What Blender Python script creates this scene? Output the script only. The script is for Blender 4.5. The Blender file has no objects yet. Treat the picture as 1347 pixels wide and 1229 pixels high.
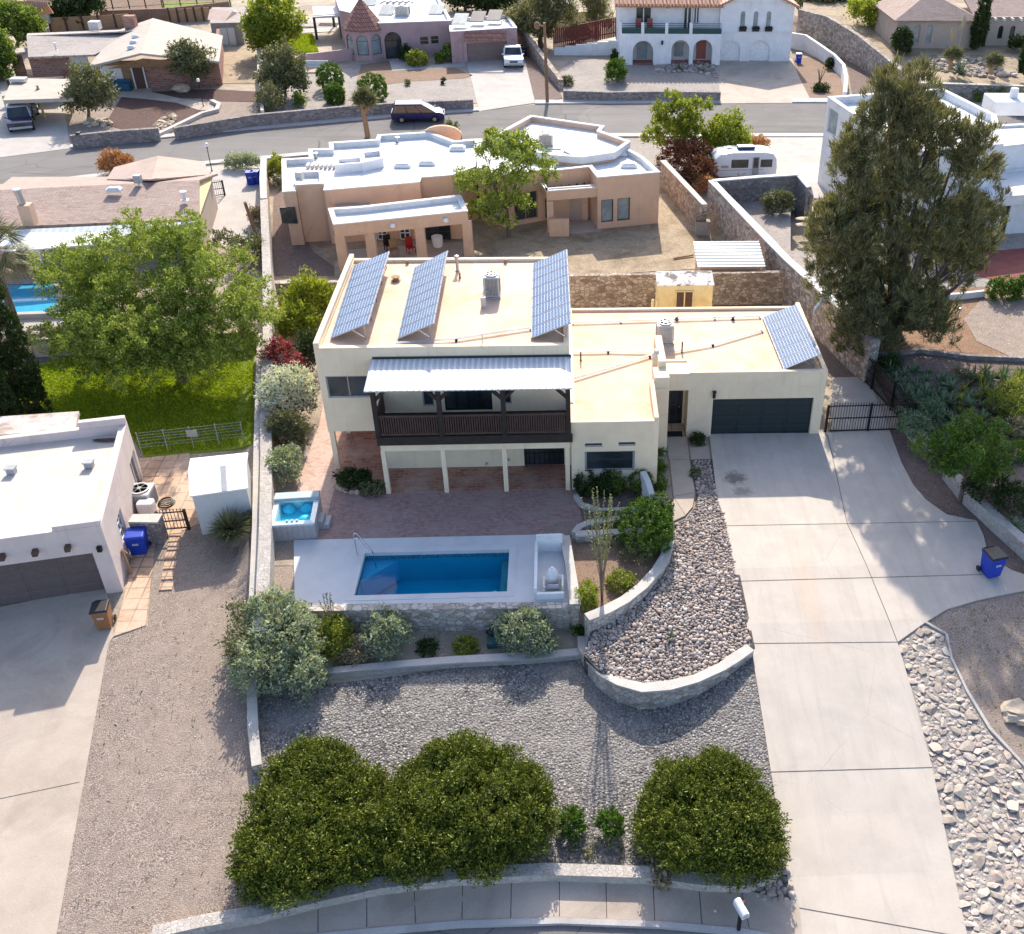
import bpy, bmesh, math, random
import numpy as np
from mathutils import Vector, noise as mnoise
random.seed(7); RNG = np.random.default_rng(11)
SC = bpy.context.scene
COL = bpy.data.collections.new('neighbourhood'); SC.collection.children.link(COL)
R = math.radians
# ------------------------------------------------------------------ camera
CF, CX, CY, CP, CR, CYAW = 1356.19, 826.675, 611.952, .6011, .0211, .0718
CO = np.array([-7.0129, -42.037, 27.3182]); IW, IH = 1347., 1229.
FW = np.array([math.sin(CYAW)*math.cos(CP), math.cos(CYAW)*math.cos(CP), -math.sin(CP)])
_rt = np.array([math.cos(CYAW), -math.sin(CYAW), 0]); _up = np.cross(_rt, FW)
RT = math.cos(CR)*_rt + math.sin(CR)*_up; UP = -math.sin(CR)*_rt + math.cos(CR)*_up
def ray(u, v): return FW + RT*(u-CX)/CF - UP*(v-CY)/CF
def P(u, v, z=0.):                      # point of a survey pixel on the level z
    d = ray(u, v); return Vector(CO + d*((z-CO[2])/d[2]))
def PY(u, v, y): d = ray(u, v); return Vector(CO + d*((y-CO[1])/d[1]))
def PW(u, v, A, B):                     # on the vertical plane through A, B -> (along, height)
    d = ray(u, v); e = np.array([B[0]-A[0], B[1]-A[1]]); L = np.linalg.norm(e); e /= L; n = np.array([e[1], -e[0]])
    t = ((A[0]-CO[0])*n[0] + (A[1]-CO[1])*n[1])/(d[0]*n[0]+d[1]*n[1]); p = CO + d*t
    return (p[0]-A[0])*e[0] + (p[1]-A[1])*e[1], p[2]
def ppm(p): return CF/float((np.array(p)-CO) @ FW)
def lerp(x, xs, ys): return float(np.interp(x, xs, ys))
def D(y): return lerp(y, [-60, -30, -25, -23, -21, -16, -13, -10, -8.5], [-2.6, -2.2, -1.9, -1.72, -1.45, -.68, -.28, -.03, 0])
def Lz(y): return lerp(y, [-60, -30, -25, -23, -12, -5, 2], [-2.6, -2.2, -1.95, -1.8, -.95, -.6, -.3])
def XB(y): return lerp(y, [-23, -13.7, -7.8, .5, 11.8, 35], [-17.4, -18.8, -19.75, -21.5, -23.9, -29.3])   # the lot line
def G(x, y):                            # the lie of the land
    d = D(y); diff = lerp(y, [-22.5, -13.5, -11, -9], [0, .85, .85, 0]); w = min(1, max(0, (-.4-x)/3.5))
    t = min(1, max(0, (XB(y)-.3-x)/.8))*lerp(y, [11, 16], [1, 0])
    return (d - diff*w)*(1-t) + Lz(y)*t
def PG(u, v, f=G):
    z = 0.
    for _ in range(40):
        p = P(u, v, z); z += .5*(f(p.x, p.y)-z)
    return P(u, v, z)
# ------------------------------------------------------------------ mesh builder
ORG = {}
class MB:
    def __init__(s): s.v = []; s.f = []; s.m = []; s.cur = 0; s.uv = {}
    def add(s, vs, fs):
        n = len(s.v); s.v += [tuple(map(float, v)) for v in vs]
        for f in fs: s.f.append(tuple(i+n for i in f)); s.m.append(s.cur)
        return n
    def box(s, c, d, rz=0, taper=1.):
        x, y, z = d[0]/2, d[1]/2, d[2]/2; ca, sa = math.cos(rz), math.sin(rz); vs = []
        for k, t in ((-1, 1.), (1, taper)):
            for a, b in ((-1, -1), (1, -1), (1, 1), (-1, 1)):
                X, Y = a*x*t, b*y*t; vs.append((c[0]+X*ca-Y*sa, c[1]+X*sa+Y*ca, c[2]+k*z))
        s.add(vs, [(3, 2, 1, 0), (4, 5, 6, 7), (0, 1, 5, 4), (1, 2, 6, 5), (2, 3, 7, 6), (3, 0, 4, 7)])
    def prism(s, poly, z0, z1, bottom=True):
        n = len(poly); vs = [(p[0], p[1], z0(p) if callable(z0) else z0) for p in poly] + [(p[0], p[1], z1(p) if callable(z1) else z1) for p in poly]
        fs = [tuple(range(n, 2*n))] + [(i, (i+1) % n, (i+1) % n+n, i+n) for i in range(n)]
        if bottom: fs.append(tuple(range(n-1, -1, -1)))
        s.add(vs, fs)
    def slab(s, pts, t):                # planar polygon given a thickness below
        n = len(pts); a = [Vector(p) for p in pts]; nr = (a[1]-a[0]).cross(a[2]-a[0]).normalized()
        if nr.z < 0: a.reverse(); nr = -nr
        vs = a + [p-nr*t for p in a]
        s.add(vs, [tuple(range(n)), tuple(range(2*n-1, n-1, -1))] + [(i+n, (i+1) % n+n, (i+1) % n, i) for i in range(n)])
    def bar(s, a, b, w, h=None):
        a, b = Vector(a), Vector(b); h = h or w; d = (b-a).normalized()
        x = d.cross(Vector((0, 0, 1))); x = x.normalized() if x.length > 1e-3 else Vector((1, 0, 0)); y = x.cross(d)
        vs = [p + x*i*w/2 + y*j*h/2 for p in (a, b) for i, j in ((-1, -1), (1, -1), (1, 1), (-1, 1))]
        s.add(vs, [(0, 1, 2, 3), (7, 6, 5, 4), (0, 4, 5, 1), (1, 5, 6, 2), (2, 6, 7, 3), (3, 7, 4, 0)])
    def cyl(s, a, b, r0, r1=None, n=10, cap=True):
        a, b = Vector(a), Vector(b); r1 = r0 if r1 is None else r1; d = (b-a).normalized()
        x = d.orthogonal().normalized(); y = d.cross(x); vs = []
        for p, r in ((a, r0), (b, r1)):
            for k in range(n): t = 2*math.pi*k/n; vs.append(p + x*r*math.cos(t) + y*r*math.sin(t))
        fs = [(k, (k+1) % n, (k+1) % n+n, k+n) for k in range(n)]
        if cap: fs += [tuple(range(n-1, -1, -1)), tuple(range(n, 2*n))]
        s.add(vs, fs)
    def tube(s, pts, rs, n=6):
        pts = [Vector(p) for p in pts]
        if not hasattr(rs, '__len__'): rs = [rs]*len(pts)
        for i in range(len(pts)-1): s.cyl(pts[i], pts[i+1], rs[i], rs[i+1], n, True)
    def lathe(s, c, prof, n=16):
        vs = []; c = Vector(c)
        for r, z in prof:
            for k in range(n): t = 2*math.pi*k/n; vs.append((c.x+r*math.cos(t), c.y+r*math.sin(t), c.z+z))
        fs = [(j*n+k, j*n+(k+1) % n, (j+1)*n+(k+1) % n, (j+1)*n+k) for j in range(len(prof)-1) for k in range(n)]
        fs += [tuple(range(n-1, -1, -1)), tuple(range((len(prof)-1)*n, len(prof)*n))]
        s.add(vs, fs)
    def rock(s, c, d, seed=0, sub=2, amp=.25):
        bm = bmesh.new(); bmesh.ops.create_icosphere(bm, subdivisions=sub, radius=1)
        for v in bm.verts:
            k = 1 + amp*mnoise.noise(v.co*1.3 + Vector((seed*3.1, seed*1.7, 0)))*1.6
            v.co = Vector((c[0]+v.co.x*d[0]*k, c[1]+v.co.y*d[1]*k, c[2]+v.co.z*d[2]*k))
        s.add([v.co for v in bm.verts], [[v.index for v in f.verts] for f in bm.faces]); bm.free()
    def build(s, name, mats, parent=None, bevel=0, smooth=None, local=False, org=None, drop=0):
        mats = mats if isinstance(mats, (list, tuple)) else [mats]
        A = np.array(s.v, dtype=float).reshape(-1, 3)
        if parent is None and not local: o0 = np.array(org) if org is not None else np.array([A[:, 0].mean(), A[:, 1].mean(), A[:, 2].min()])
        elif parent is not None: o0 = np.zeros(3) if local else np.array(ORG[parent.name])
        else: o0 = np.zeros(3)
        me = bpy.data.meshes.new(name); me.from_pydata((A-o0).tolist(), [], s.f)
        for m in mats: me.materials.append(m)
        if len(mats) > 1: me.polygons.foreach_set('material_index', s.m)
        if bevel:
            bm = bmesh.new(); bm.from_mesh(me); bmesh.ops.remove_doubles(bm, verts=bm.verts, dist=1e-5)
            es = [e for e in bm.edges if len(e.link_faces) == 2 and e.calc_face_angle(0) > .5]
            bmesh.ops.bevel(bm, geom=es, offset=bevel, segments=2, affect='EDGES', profile=.6, clamp_overlap=True); bm.to_mesh(me); bm.free()
        if smooth:
            me.shade_smooth(); me.set_sharp_from_angle(angle=smooth)
        me.update(); o = bpy.data.objects.new(name, me); COL.objects.link(o)
        if parent is not None: o.parent = parent; ORG[o.name] = ORG[parent.name]
        else: o.location = o0; ORG[o.name] = tuple(o0)
        return o
def tag(o, label, cat, group=None):
    o['label'] = label; o['category'] = cat
    if group: o['group'] = group
    return o
def T(name, label, cat, loc, rz=0, group=None):
    o = bpy.data.objects.new(name, None); COL.objects.link(o); o.location = loc; o.rotation_euler = (0, 0, rz)
    o.empty_display_size = .3; ORG[o.name] = tuple(loc); return tag(o, label, cat, group)
def solo(name, mb, m, label, cat, group=None, **k): return tag(mb.build(name, m, **k), label, cat, group)
def copy_tree(o, loc, rz, label, group=None, sc=None):
    c = o.copy(); COL.objects.link(c); c.location = loc; c.rotation_euler = (0, 0, rz); c['label'] = label
    if group: c['group'] = group
    if sc: c.scale = (sc, sc, sc)
    for ch in [q for q in bpy.data.objects if q.parent == o]:
        d = ch.copy(); COL.objects.link(d); d.parent = c
        for g in [q for q in bpy.data.objects if q.parent == ch]:
            e = g.copy(); COL.objects.link(e); e.parent = d
    return c
def ground(name, pts, m, off=.03, f=G, skirt=.2, step=1., holes=None, kind='structure', px=True):
    """a sheet draped on the land: outline in survey pixels (or metres), cut along a metre grid"""
    W = [PG(u, v, f).to_2d() for u, v in pts] if px else [Vector(p) for p in pts]
    bm = bmesh.new(); vs = [bm.verts.new((p.x, p.y, 0)) for p in W]; fc = bm.faces.new(vs); bm.normal_update()
    if fc.normal.z < 0: fc.normal_flip()
    bmesh.ops.triangulate(bm, faces=bm.faces[:])
    for ax in (0, 1):
        lo, hi = min(p[ax] for p in W), max(p[ax] for p in W)
        if hi-lo > 90: continue
        for k in range(math.ceil(lo/step), math.floor(hi/step)+1):
            co = [0, 0, 0]; no = [0, 0, 0]; co[ax] = k*step; no[ax] = 1
            bmesh.ops.bisect_plane(bm, geom=bm.verts[:]+bm.edges[:]+bm.faces[:], plane_co=co, plane_no=no, dist=1e-4)
    for v in bm.verts: v.co.z = f(v.co.x, v.co.y)+off
    if skirt:
        be = [e for e in bm.edges if len(e.link_faces) == 1]
        r = bmesh.ops.extrude_edge_only(bm, edges=be)
        for v in [g for g in r['geom'] if isinstance(g, bmesh.types.BMVert)]: v.co.z -= skirt
    bmesh.ops.recalc_face_normals(bm, faces=bm.faces)
    me = bpy.data.meshes.new(name); bm.to_mesh(me); bm.free(); me.materials.append(m)
    o = bpy.data.objects.new(name, me); COL.objects.link(o); o['kind'] = kind; return o
def flat(z): return lambda x, y: z
# ------------------------------------------------------------------ materials
class NT:
    def __init__(s, name):
        s.m = bpy.data.materials.new(name); s.m.use_nodes = True; s.t = s.m.node_tree; s.b = s.t.nodes['Principled BSDF']; s.out = s.t.nodes['Material Output']
        s.co = s.n('ShaderNodeTexCoord').outputs['Object']
    def n(s, t, **k):
        x = s.t.nodes.new(t)
        for a, b in k.items(): setattr(x, a, b)
        return x
    def l(s, a, b): s.t.links.new(a, b)
    def noise(s, sc, det=4, rough=.6, co=None, dist=0):
        x = s.n('ShaderNodeTexNoise'); x.inputs['Scale'].default_value = sc; x.inputs['Detail'].default_value = det; x.inputs['Roughness'].default_value = rough; x.inputs['Distortion'].default_value = dist
        s.l(co or s.co, x.inputs['Vector']); return x.outputs['Fac']
    def voro(s, sc, feat='F1', co=None, rnd=1.):
        x = s.n('ShaderNodeTexVoronoi', feature=feat); x.inputs['Scale'].default_value = sc; x.inputs['Randomness'].default_value = rnd; s.l(co or s.co, x.inputs['Vector']); return x
    def ramp(s, fac, stops):
        x = s.n('ShaderNodeValToRGB'); e = x.color_ramp.elements
        while len(e) < len(stops): e.new(.5)
        for k, (p, c) in enumerate(stops): e[k].position = p; e[k].color = (*c, 1) if hasattr(c, '__len__') else (c, c, c, 1)
        s.l(fac, x.inputs['Fac']); return x.outputs['Color']
    def mix(s, fac, a, b, mode='MIX'):
        x = s.n('ShaderNodeMix', data_type='RGBA', blend_type=mode)
        for k, v in ((0, fac), (6, a), (7, b)):
            if isinstance(v, (int, float)): x.inputs[k].default_value = v
            elif isinstance(v, (tuple, list)): x.inputs[k].default_value = (*v, 1)
            else: s.l(v, x.inputs[k])
        return x.outputs[2]
    def scale(s, v, co=None):
        x = s.n('ShaderNodeVectorMath', operation='MULTIPLY'); s.l(co or s.co, x.inputs[0]); x.inputs[1].default_value = v; return x.outputs[0]
    def math(s, op, a, b=0.):
        x = s.n('ShaderNodeMath', operation=op)
        for k, v in ((0, a), (1, b)):
            if isinstance(v, (int, float)): x.inputs[k].default_value = v
            else: s.l(v, x.inputs[k])
        return x.outputs[0]
    def bump(s, h, st=.3, d=.02):
        x = s.n('ShaderNodeBump'); x.inputs['Strength'].default_value = st; x.inputs['Distance'].default_value = d; s.l(h, x.inputs['Height']); s.l(x.outputs[0], s.b.inputs['Normal'])
    def fin(s, col=None, rough=.8, metal=0., spec=.3):
        if col is not None:
            if isinstance(col, (tuple, list)): s.b.inputs['Base Color'].default_value = (*col, 1)
            else: s.l(col, s.b.inputs['Base Color'])
        s.b.inputs['Roughness'].default_value = rough; s.b.inputs['Metallic'].default_value = metal; s.b.inputs['Specular IOR Level'].default_value = spec
        return s.m
def surf(name, a, b, sc=3., stain=None, ssc=.4, sw=(.5, .75), bump=.15, bsc=40., rough=.85, metal=0., spec=.3, fine=.12, bd=.01):
    """plain material: two tones, optional big stains, fine grain and grain bump"""
    t = NT(name); c = t.mix(t.ramp(t.noise(sc, 6), [(.3, 0), (.7, 1)]), a, b)
    if stain: c = t.mix(t.ramp(t.noise(ssc, 6, .65, dist=.6), [(sw[0], 0), (sw[1], 1)]), c, stain)
    g = t.noise(bsc, 3, .7)
    if fine: c = t.mix(t.ramp(g, [(.3, 0), (.7, 1)]), t.mix(1., c, (1-fine*2.2,)*3, 'MULTIPLY'), t.mix(1., c, (1.0+fine*.6,)*3, 'MULTIPLY'))
    if bump: t.bump(g, bump, bd)
    return t.fin(c, rough, metal, spec)
def gravel(name, cols, sc=12., patch=None, psc=.35, bump=.8, bd=.03, pw=(.42, .66)):
    t = NT(name); v = t.voro(sc); k = t.n('ShaderNodeSeparateColor'); t.l(v.outputs['Color'], k.inputs[0])
    c = t.ramp(k.outputs[0], [(i/(len(cols)-1), q) for i, q in enumerate(cols)])
    c = t.mix(t.ramp(v.outputs['Distance'], [(.25, 0), (.75, .75)]), c, tuple(x*.35 for x in cols[0]))
    v2 = t.voro(sc*1.75); k2 = t.n('ShaderNodeSeparateColor'); t.l(v2.outputs['Color'], k2.inputs[0]); c2 = t.ramp(k2.outputs[1], [(i/(len(cols)-1), q) for i, q in enumerate(cols)]); c2 = t.mix(t.ramp(v2.outputs['Distance'], [(.25, 0), (.75, .75)]), c2, tuple(x*.35 for x in cols[0]))
    c = t.mix(t.ramp(t.noise(1.6, 5, .7), [(.44, 0), (.56, 1)]), c, c2)
    if patch: c = t.mix(t.math('MULTIPLY', t.ramp(t.noise(psc, 6, .7, dist=.5), [(pw[0], 0), (pw[1], 1)]), .75), c, patch)
    c = t.mix(.35, c, t.mix(1., c, t.ramp(t.noise(2.2, 4), [(.3, .55), (.7, 1.15)]), 'MULTIPLY'))
    t.bump(t.math('MULTIPLY', v.outputs['Distance'], -1.), bump, bd); return t.fin(c, .92, 0, .15)
def rubble(name, cols, mortar, sc=3.2, w=.05, sq=(1, 1, 1.5), bump=.8, bd=.04, stain=None):
    """rubble masonry: stones of several tones in mortar"""
    t = NT(name); co = t.scale(sq); nz = t.n('ShaderNodeTexNoise'); nz.inputs['Scale'].default_value = 2.2; t.l(co, nz.inputs['Vector'])
    cw = t.n('ShaderNodeVectorMath', operation='ADD'); q = t.n('ShaderNodeVectorMath', operation='SCALE'); q.inputs['Scale'].default_value = .25; t.l(nz.outputs['Color'], q.inputs[0]); t.l(co, cw.inputs[0]); t.l(q.outputs[0], cw.inputs[1]); co = cw.outputs[0]
    v = t.voro(sc, co=co); e = t.voro(sc, 'DISTANCE_TO_EDGE', co=co); k = t.n('ShaderNodeSeparateColor'); t.l(v.outputs['Color'], k.inputs[0])
    c = t.ramp(k.outputs[0], [(i/(len(cols)-1), x) for i, x in enumerate(cols)])
    c = t.mix(.5, c, t.mix(1., c, t.ramp(t.noise(14., 4), [(.3, .6), (.7, 1.2)]), 'MULTIPLY'))
    d = t.ramp(e.outputs['Distance'], [(w*.4, 0), (w*1.5, 1)]); c = t.mix(d, tuple(x*.55 for x in mortar), c)
    if stain: c = t.mix(t.math('MULTIPLY', t.ramp(t.noise(.6, 5), [(.45, 0), (.7, 1)]), .6), c, stain)
    t.bump(t.math('ADD', d, t.math('MULTIPLY', t.noise(20., 3), .4)), bump, bd); return t.fin(c, .9, 0, .15)
def bricks(name, a, b, mortar, w=.24, h=.08, mw=.012, off=.5, ax='xy', rough=.85, bump=.4, var=None, rot=0):
    """courses of brick, tile, shingle or board on the object's own axes (xz = walls, xy = floors)"""
    t = NT(name); s = t.n('ShaderNodeSeparateXYZ'); t.l(t.co, s.inputs[0]); k = t.n('ShaderNodeCombineXYZ')
    if ax == 'xy': t.l(s.outputs[0], k.inputs[0]); t.l(s.outputs[1], k.inputs[1])
    else: t.l(t.math('ADD', s.outputs[0], s.outputs[1]), k.inputs[0]); t.l(s.outputs[2], k.inputs[1])
    co = k.outputs[0]
    if rot: m = t.n('ShaderNodeMapping'); m.inputs['Rotation'].default_value = (0, 0, rot); t.l(co, m.inputs['Vector']); co = m.outputs[0]
    x = t.n('ShaderNodeTexBrick'); x.offset = off; t.l(co, x.inputs['Vector'])
    for nme, val in (('Scale', 1.), ('Mortar Size', mw), ('Brick Width', w), ('Row Height', h), ('Bias', 0.), ('Mortar Smooth', .2)): x.inputs[nme].default_value = val
    x.inputs['Color1'].default_value = (*a, 1); x.inputs['Color2'].default_value = (*b, 1); x.inputs['Mortar'].default_value = (*mortar, 1)
    c = x.outputs['Color']
    c = t.mix(.6, c, t.mix(1., c, t.ramp(t.noise(5., 5, .7), [(.3, .55), (.7, 1.3)]), 'MULTIPLY'))
    if var: c = t.mix(t.ramp(t.noise(.7, 5, .6), [(.45, 0), (.72, .8)]), c, var)
    t.bump(t.math('SUBTRACT', t.math('MULTIPLY', t.noise(30., 3), .4), x.outputs['Fac']), bump, .015); return t.fin(c, rough, 0, .2)
def ribs(name, col, sc=4., axis=0, dark=.75, rough=.4, metal=.6, bump=.8):
    t = NT(name); s = t.n('ShaderNodeSeparateXYZ'); t.l(t.co, s.inputs[0])
    w = t.math('SINE', t.math('MULTIPLY', s.outputs[axis], sc*6.283)); c = t.mix(t.ramp(w, [(.0, 0), (.5, 1)]), tuple(x*dark for x in col), col)
    c = t.mix(t.ramp(t.noise(1.3, 5), [(.4, 0), (.8, .6)]), c, tuple(x*.7 for x in col))
    t.bump(w, bump, .02); return t.fin(c, rough, metal, .4)
def leaf(name, c1, c2, c3, trans=.35, nsc=1.2):
    t = NT(name); g = t.n('ShaderNodeNewGeometry'); r = t.math('ADD', t.math('MULTIPLY', g.outputs['Random Per Island'], .65), t.math('MULTIPLY', t.noise(nsc, 3), .4))
    c = t.ramp(r, [(.1, c1), (.45, c2), (.85, c3)]); t.fin(c, .6, 0, .25)
    tr = t.n('ShaderNodeBsdfTranslucent'); t.l(t.mix(1., c, (1.25, 1.2, .55), 'MULTIPLY'), tr.inputs['Color']); mx = t.n('ShaderNodeMixShader'); mx.inputs[0].default_value = trans
    t.l(t.b.outputs[0], mx.inputs[1]); t.l(tr.outputs[0], mx.inputs[2]); t.l(mx.outputs[0], t.out.inputs['Surface']); return t.m
def plain(name, col, rough=.5, metal=0., spec=.4, var=.12):
    t = NT(name); return t.fin(t.mix(t.ramp(t.noise(6., 4), [(.3, 0), (.7, 1)]), tuple(x*(1-var) for x in col), tuple(min(1, x*(1+var)) for x in col)), rough, metal, spec)
M = {}
def stucco(n, c, st=None):
    t = NT(n+'_stucco'); k = t.mix(t.ramp(t.noise(1.2, 6), [(.3, 0), (.7, 1)]), tuple(x*.92 for x in c), tuple(min(.9, x*1.05) for x in c)); k = t.mix(t.ramp(t.noise(.5, 6, .65, dist=.6), [(.5, 0), (.85, 1)]), k, tuple(x*.82 for x in c))
    k = t.mix(t.math('MULTIPLY', t.ramp(t.noise(1., 4, .7, co=t.scale((4.5, 4.5, .22))), [(.55, 0), (.75, 1)]), .35), k, tuple(x*.62 for x in c))      # runs of dust below the parapets
    e = t.voro(.45, 'DISTANCE_TO_EDGE', co=t.mix(.1, t.co, t.n('ShaderNodeTexNoise').outputs['Color'])); k = t.mix(t.math('MULTIPLY', t.ramp(e.outputs['Distance'], [(0, .5), (.008, 0)]), t.ramp(t.noise(.4, 2), [(.5, 0), (.6, 1)])), k, tuple(x*.5 for x in c))
    g = t.noise(38., 4, .75); t.bump(t.math('ADD', g, t.math('MULTIPLY', t.noise(6., 3), .8)), .4, .02); M[n] = t.fin(k, .92, 0, .12)
stucco('cream', (.90, .715, .505)); stucco('tan', (.68, .465, .325)); stucco('pink', (.68, .58, .54)); stucco('mauve', (.47, .32, .32)); stucco('white', (.80, .80, .80)); stucco('modern', (.72, .71, .70))
stucco('beige', (.45, .37, .31)); stucco('cap', (.78, .74, .66)); stucco('wallwhite', (.66, .64, .62))
M['roof_cream'] = surf('roof_coating_cream', (.68, .475, .335), (.75, .555, .42), .8, (.60, .34, .19), .55, (.48, .8), .25, 30, .8, fine=.06)
M['roof_white'] = surf('roof_coating_white', (.70, .70, .70), (.80, .80, .80), .6, (.50, .47, .44), .45, (.52, .85), .2, 25, .75, fine=.04)
M['roof_pinkwhite'] = surf('roof_coating_pale', (.56, .49, .42), (.63, .56, .49), .6, (.44, .37, .31), .45, (.5, .85), .2, 25, .8, fine=.05)
M['shingle_brown'] = bricks('shingle_brown', (.33, .24, .20), (.43, .33, .28), (.22, .16, .14), .5, .16, .012, .5, 'xy', .9, .4, (.38, .29, .25))
M['shingle_grey'] = bricks('shingle_grey', (.36, .31, .28), (.47, .42, .38), (.24, .21, .19), .5, .16, .012, .5, 'xy', .9, .4, (.40, .35, .32))
M['shingle_tan'] = surf('roof_membrane_tan', (.46, .40, .34), (.53, .47, .40), 1.5, (.38, .33, .28), .5, (.5, .8), .3, 30, .9)
M['shingle_pinktan'] = surf('hip_roof_tan', (.45, .34, .28), (.52, .40, .34), 1.5, (.36, .27, .22), .5, (.5, .8), .3, 30, .9)
M['clay_tile'] = ribs('clay_roof_tile', (.62, .33, .22), 3.2, 0, .6, .8, 0, 1.)
M['clay_tile_dark'] = bricks('clay_tile_mansard', (.36, .17, .13), (.46, .24, .18), (.16, .07, .06), .28, .38, .03, 0, 'xz', .8, .8)
M['brick'] = bricks('red_brick', (.24, .07, .05), (.44, .22, .16), (.42, .33, .28), .5, .17, .02, .5, 'xz', .9, .5, (.36, .24, .19))
M['concrete'] = surf('concrete', (.42, .385, .35), (.49, .45, .41), .9, (.34, .30, .26), .35, (.5, .85), .25, 45, .9, fine=.07)
# the driveway: concrete with hairline cracks, an oil spot, a rust run and tyre streaks
t = NT('driveway_concrete'); c = t.mix(t.ramp(t.noise(.9, 6), [(.3, 0), (.7, 1)]), (.52, .455, .385), (.59, .52, .445)); c = t.mix(t.math('MULTIPLY', t.ramp(t.noise(.33, 6, .7, dist=.6), [(.48, 0), (.8, 1)]), .7), c, (.43, .38, .33))
st = t.noise(1., 5, .7, co=t.scale((2.6, .2, 1)), dist=.4);c = t.mix(t.math('MULTIPLY', t.ramp(st, [(.48, 0), (.7, 1)]), .32), c, (.36, .32, .285))
def spot(u, v, r, sq, col, k, nz):
    global c
    p = P(u, v, -.05); m = t.n('ShaderNodeVectorMath', operation='SUBTRACT'); t.l(t.co, m.inputs[0]); m.inputs[1].default_value = p; q = t.n('ShaderNodeVectorMath', operation='LENGTH'); t.l(t.scale((1/sq, 1*sq, 0), m.outputs[0]), q.inputs[0]); d = t.math('SUBTRACT', 1., t.math('DIVIDE', q.outputs['Value'], r)); f = t.math('MULTIPLY', t.ramp(t.math('ADD', d, t.math('MULTIPLY', t.math('SUBTRACT', t.noise(nz, 5, .75), .5), 1.6)), [(.35, 0), (.7, 1)]), t.ramp(d, [(0, 0), (.25, 1)])); c = t.mix(t.math('MULTIPLY', f, k), c, col)
spot(966, 632, .95, 1., (.09, .085, .08), .7, 3.5); spot(976, 650, .7, 1.2, (.10, .095, .09), .5, 5.); spot(1064, 780, 2.2, .42, (.58, .42, .29), .3, 2.); spot(1000, 1150, 1.2, .6, (.46, .34, .25), .4, 3.)
e = t.voro(.22, 'DISTANCE_TO_EDGE', co=t.mix(.12, t.co, t.n('ShaderNodeTexNoise').outputs['Color'])); c = t.mix(t.math('MULTIPLY', t.ramp(e.outputs['Distance'], [(.0, .3), (.004, 0)]), t.ramp(t.noise(.3, 2), [(.45, 0), (.6, 1)])), c, (.2, .17, .15))
g = t.noise(45., 3, .7); c = t.mix(t.ramp(g, [(.3, 0), (.7, 1)]), t.mix(1., c, (.88,)*3, 'MULTIPLY'), t.mix(1., c, (1.04,)*3, 'MULTIPLY')); t.bump(g, .25, .01); M['drive'] = t.fin(c, .9, 0, .2)
M['concrete_old'] = surf('concrete_weathered', (.46, .375, .305), (.54, .455, .375), .8, (.33, .265, .21), .4, (.48, .8), .3, 35, .9, fine=.1)
M['deck'] = surf('pool_deck_coating', (.60, .60, .60), (.68, .68, .68), 1.1, (.50, .50, .51), .6, (.55, .9), .15, 50, .75, fine=.05)
t = NT('asphalt'); c = t.mix(t.ramp(t.noise(.35, 6), [(.3, 0), (.7, 1)]), (.15, .14, .135), (.20, .19, .18)); c = t.mix(t.math('MULTIPLY', t.ramp(t.noise(1., 4, .6, co=t.scale((.05, .9, 1))), [(.5, 0), (.65, 1)]), .5), c, (.125, .12, .115)); v = t.voro(.07, rnd=.9); c = t.mix(t.math('MULTIPLY', t.ramp(v.outputs['Color'], [(.55, 0), (.6, 1)]), .35), c, (.24, .225, .21))
for sc_, w_ in ((.12, .006), (.3, .008)): e = t.voro(sc_, 'DISTANCE_TO_EDGE', co=t.mix(.15, t.co, t.n('ShaderNodeTexNoise').outputs['Color'])); c = t.mix(t.math('MULTIPLY', t.ramp(e.outputs['Distance'], [(0, .8), (w_, 0)]), t.ramp(t.noise(.12, 2), [(.4, 0), (.55, 1)])), c, (.05, .048, .045))
g = t.noise(30., 3, .75); c = t.mix(t.ramp(g, [(.3, 0), (.7, 1)]), t.mix(1., c, (.78,)*3, 'MULTIPLY'), t.mix(1., c, (1.1,)*3, 'MULTIPLY')); t.bump(g, .4, .01); M['asphalt'] = t.fin(c, .9, 0, .2)
M['joint'] = plain('joint_filler', (.10, .09, .08), .9)
M['kerb'] = surf('kerb_concrete', (.48, .45, .43), (.55, .52, .50), 1., (.36, .33, .32), .6, (.5, .8), .2, 30)
M['brickpave'] = bricks('brick_pavers', (.36, .215, .19), (.45, .29, .26), (.28, .2, .18), .22, .11, .012, .5, 'xy', .9, .4, (.40, .30, .27))
M['brickred'] = bricks('brick_pavers_red', (.33, .13, .08), (.45, .24, .17), (.36, .27, .22), .42, .22, .02, .5, 'xy', .7, .3, (.50, .36, .30))
M['tile'] = bricks('terracotta_paving', (.53, .34, .22), (.62, .43, .30), (.28, .20, .16), .62, .62, .03, 0, 'xy', .9, .4, (.66, .48, .36))
M['sand'] = gravel('desert_soil', [(.36, .29, .22), (.44, .36, .28), (.52, .44, .35)], 22, (.58, .48, .36), .18, .4, .02)
M['yardsand'] = gravel('sandy_yard', [(.44, .33, .22), (.58, .46, .32), (.68, .55, .40)], 18, (.20, .15, .09), .45, .5, .03, (.46, .66))
M['gravel_brown'] = gravel('brown_gravel', [(.28, .21, .17), (.42, .34, .28), (.565, .48, .405)], 20, (.345, .27, .22), .4, .7, .02)
M['gravel_grey'] = gravel('grey_gravel', [(.10, .094, .094), (.23, .215, .205), (.36, .335, .31), (.62, .575, .525)], 11.5, (.29, .265, .24), .3, 1., .05)
M['gravel_pale'] = gravel('pale_gravel', [(.33, .29, .26), (.45, .40, .36), (.55, .50, .45)], 16, (.40, .35, .31), .3, .5, .02)
M['mulch'] = gravel('dark_red_cinder', [(.10, .055, .045), (.17, .10, .085), (.24, .16, .14)], 14, (.13, .08, .065), .4, .8, .03)
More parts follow.
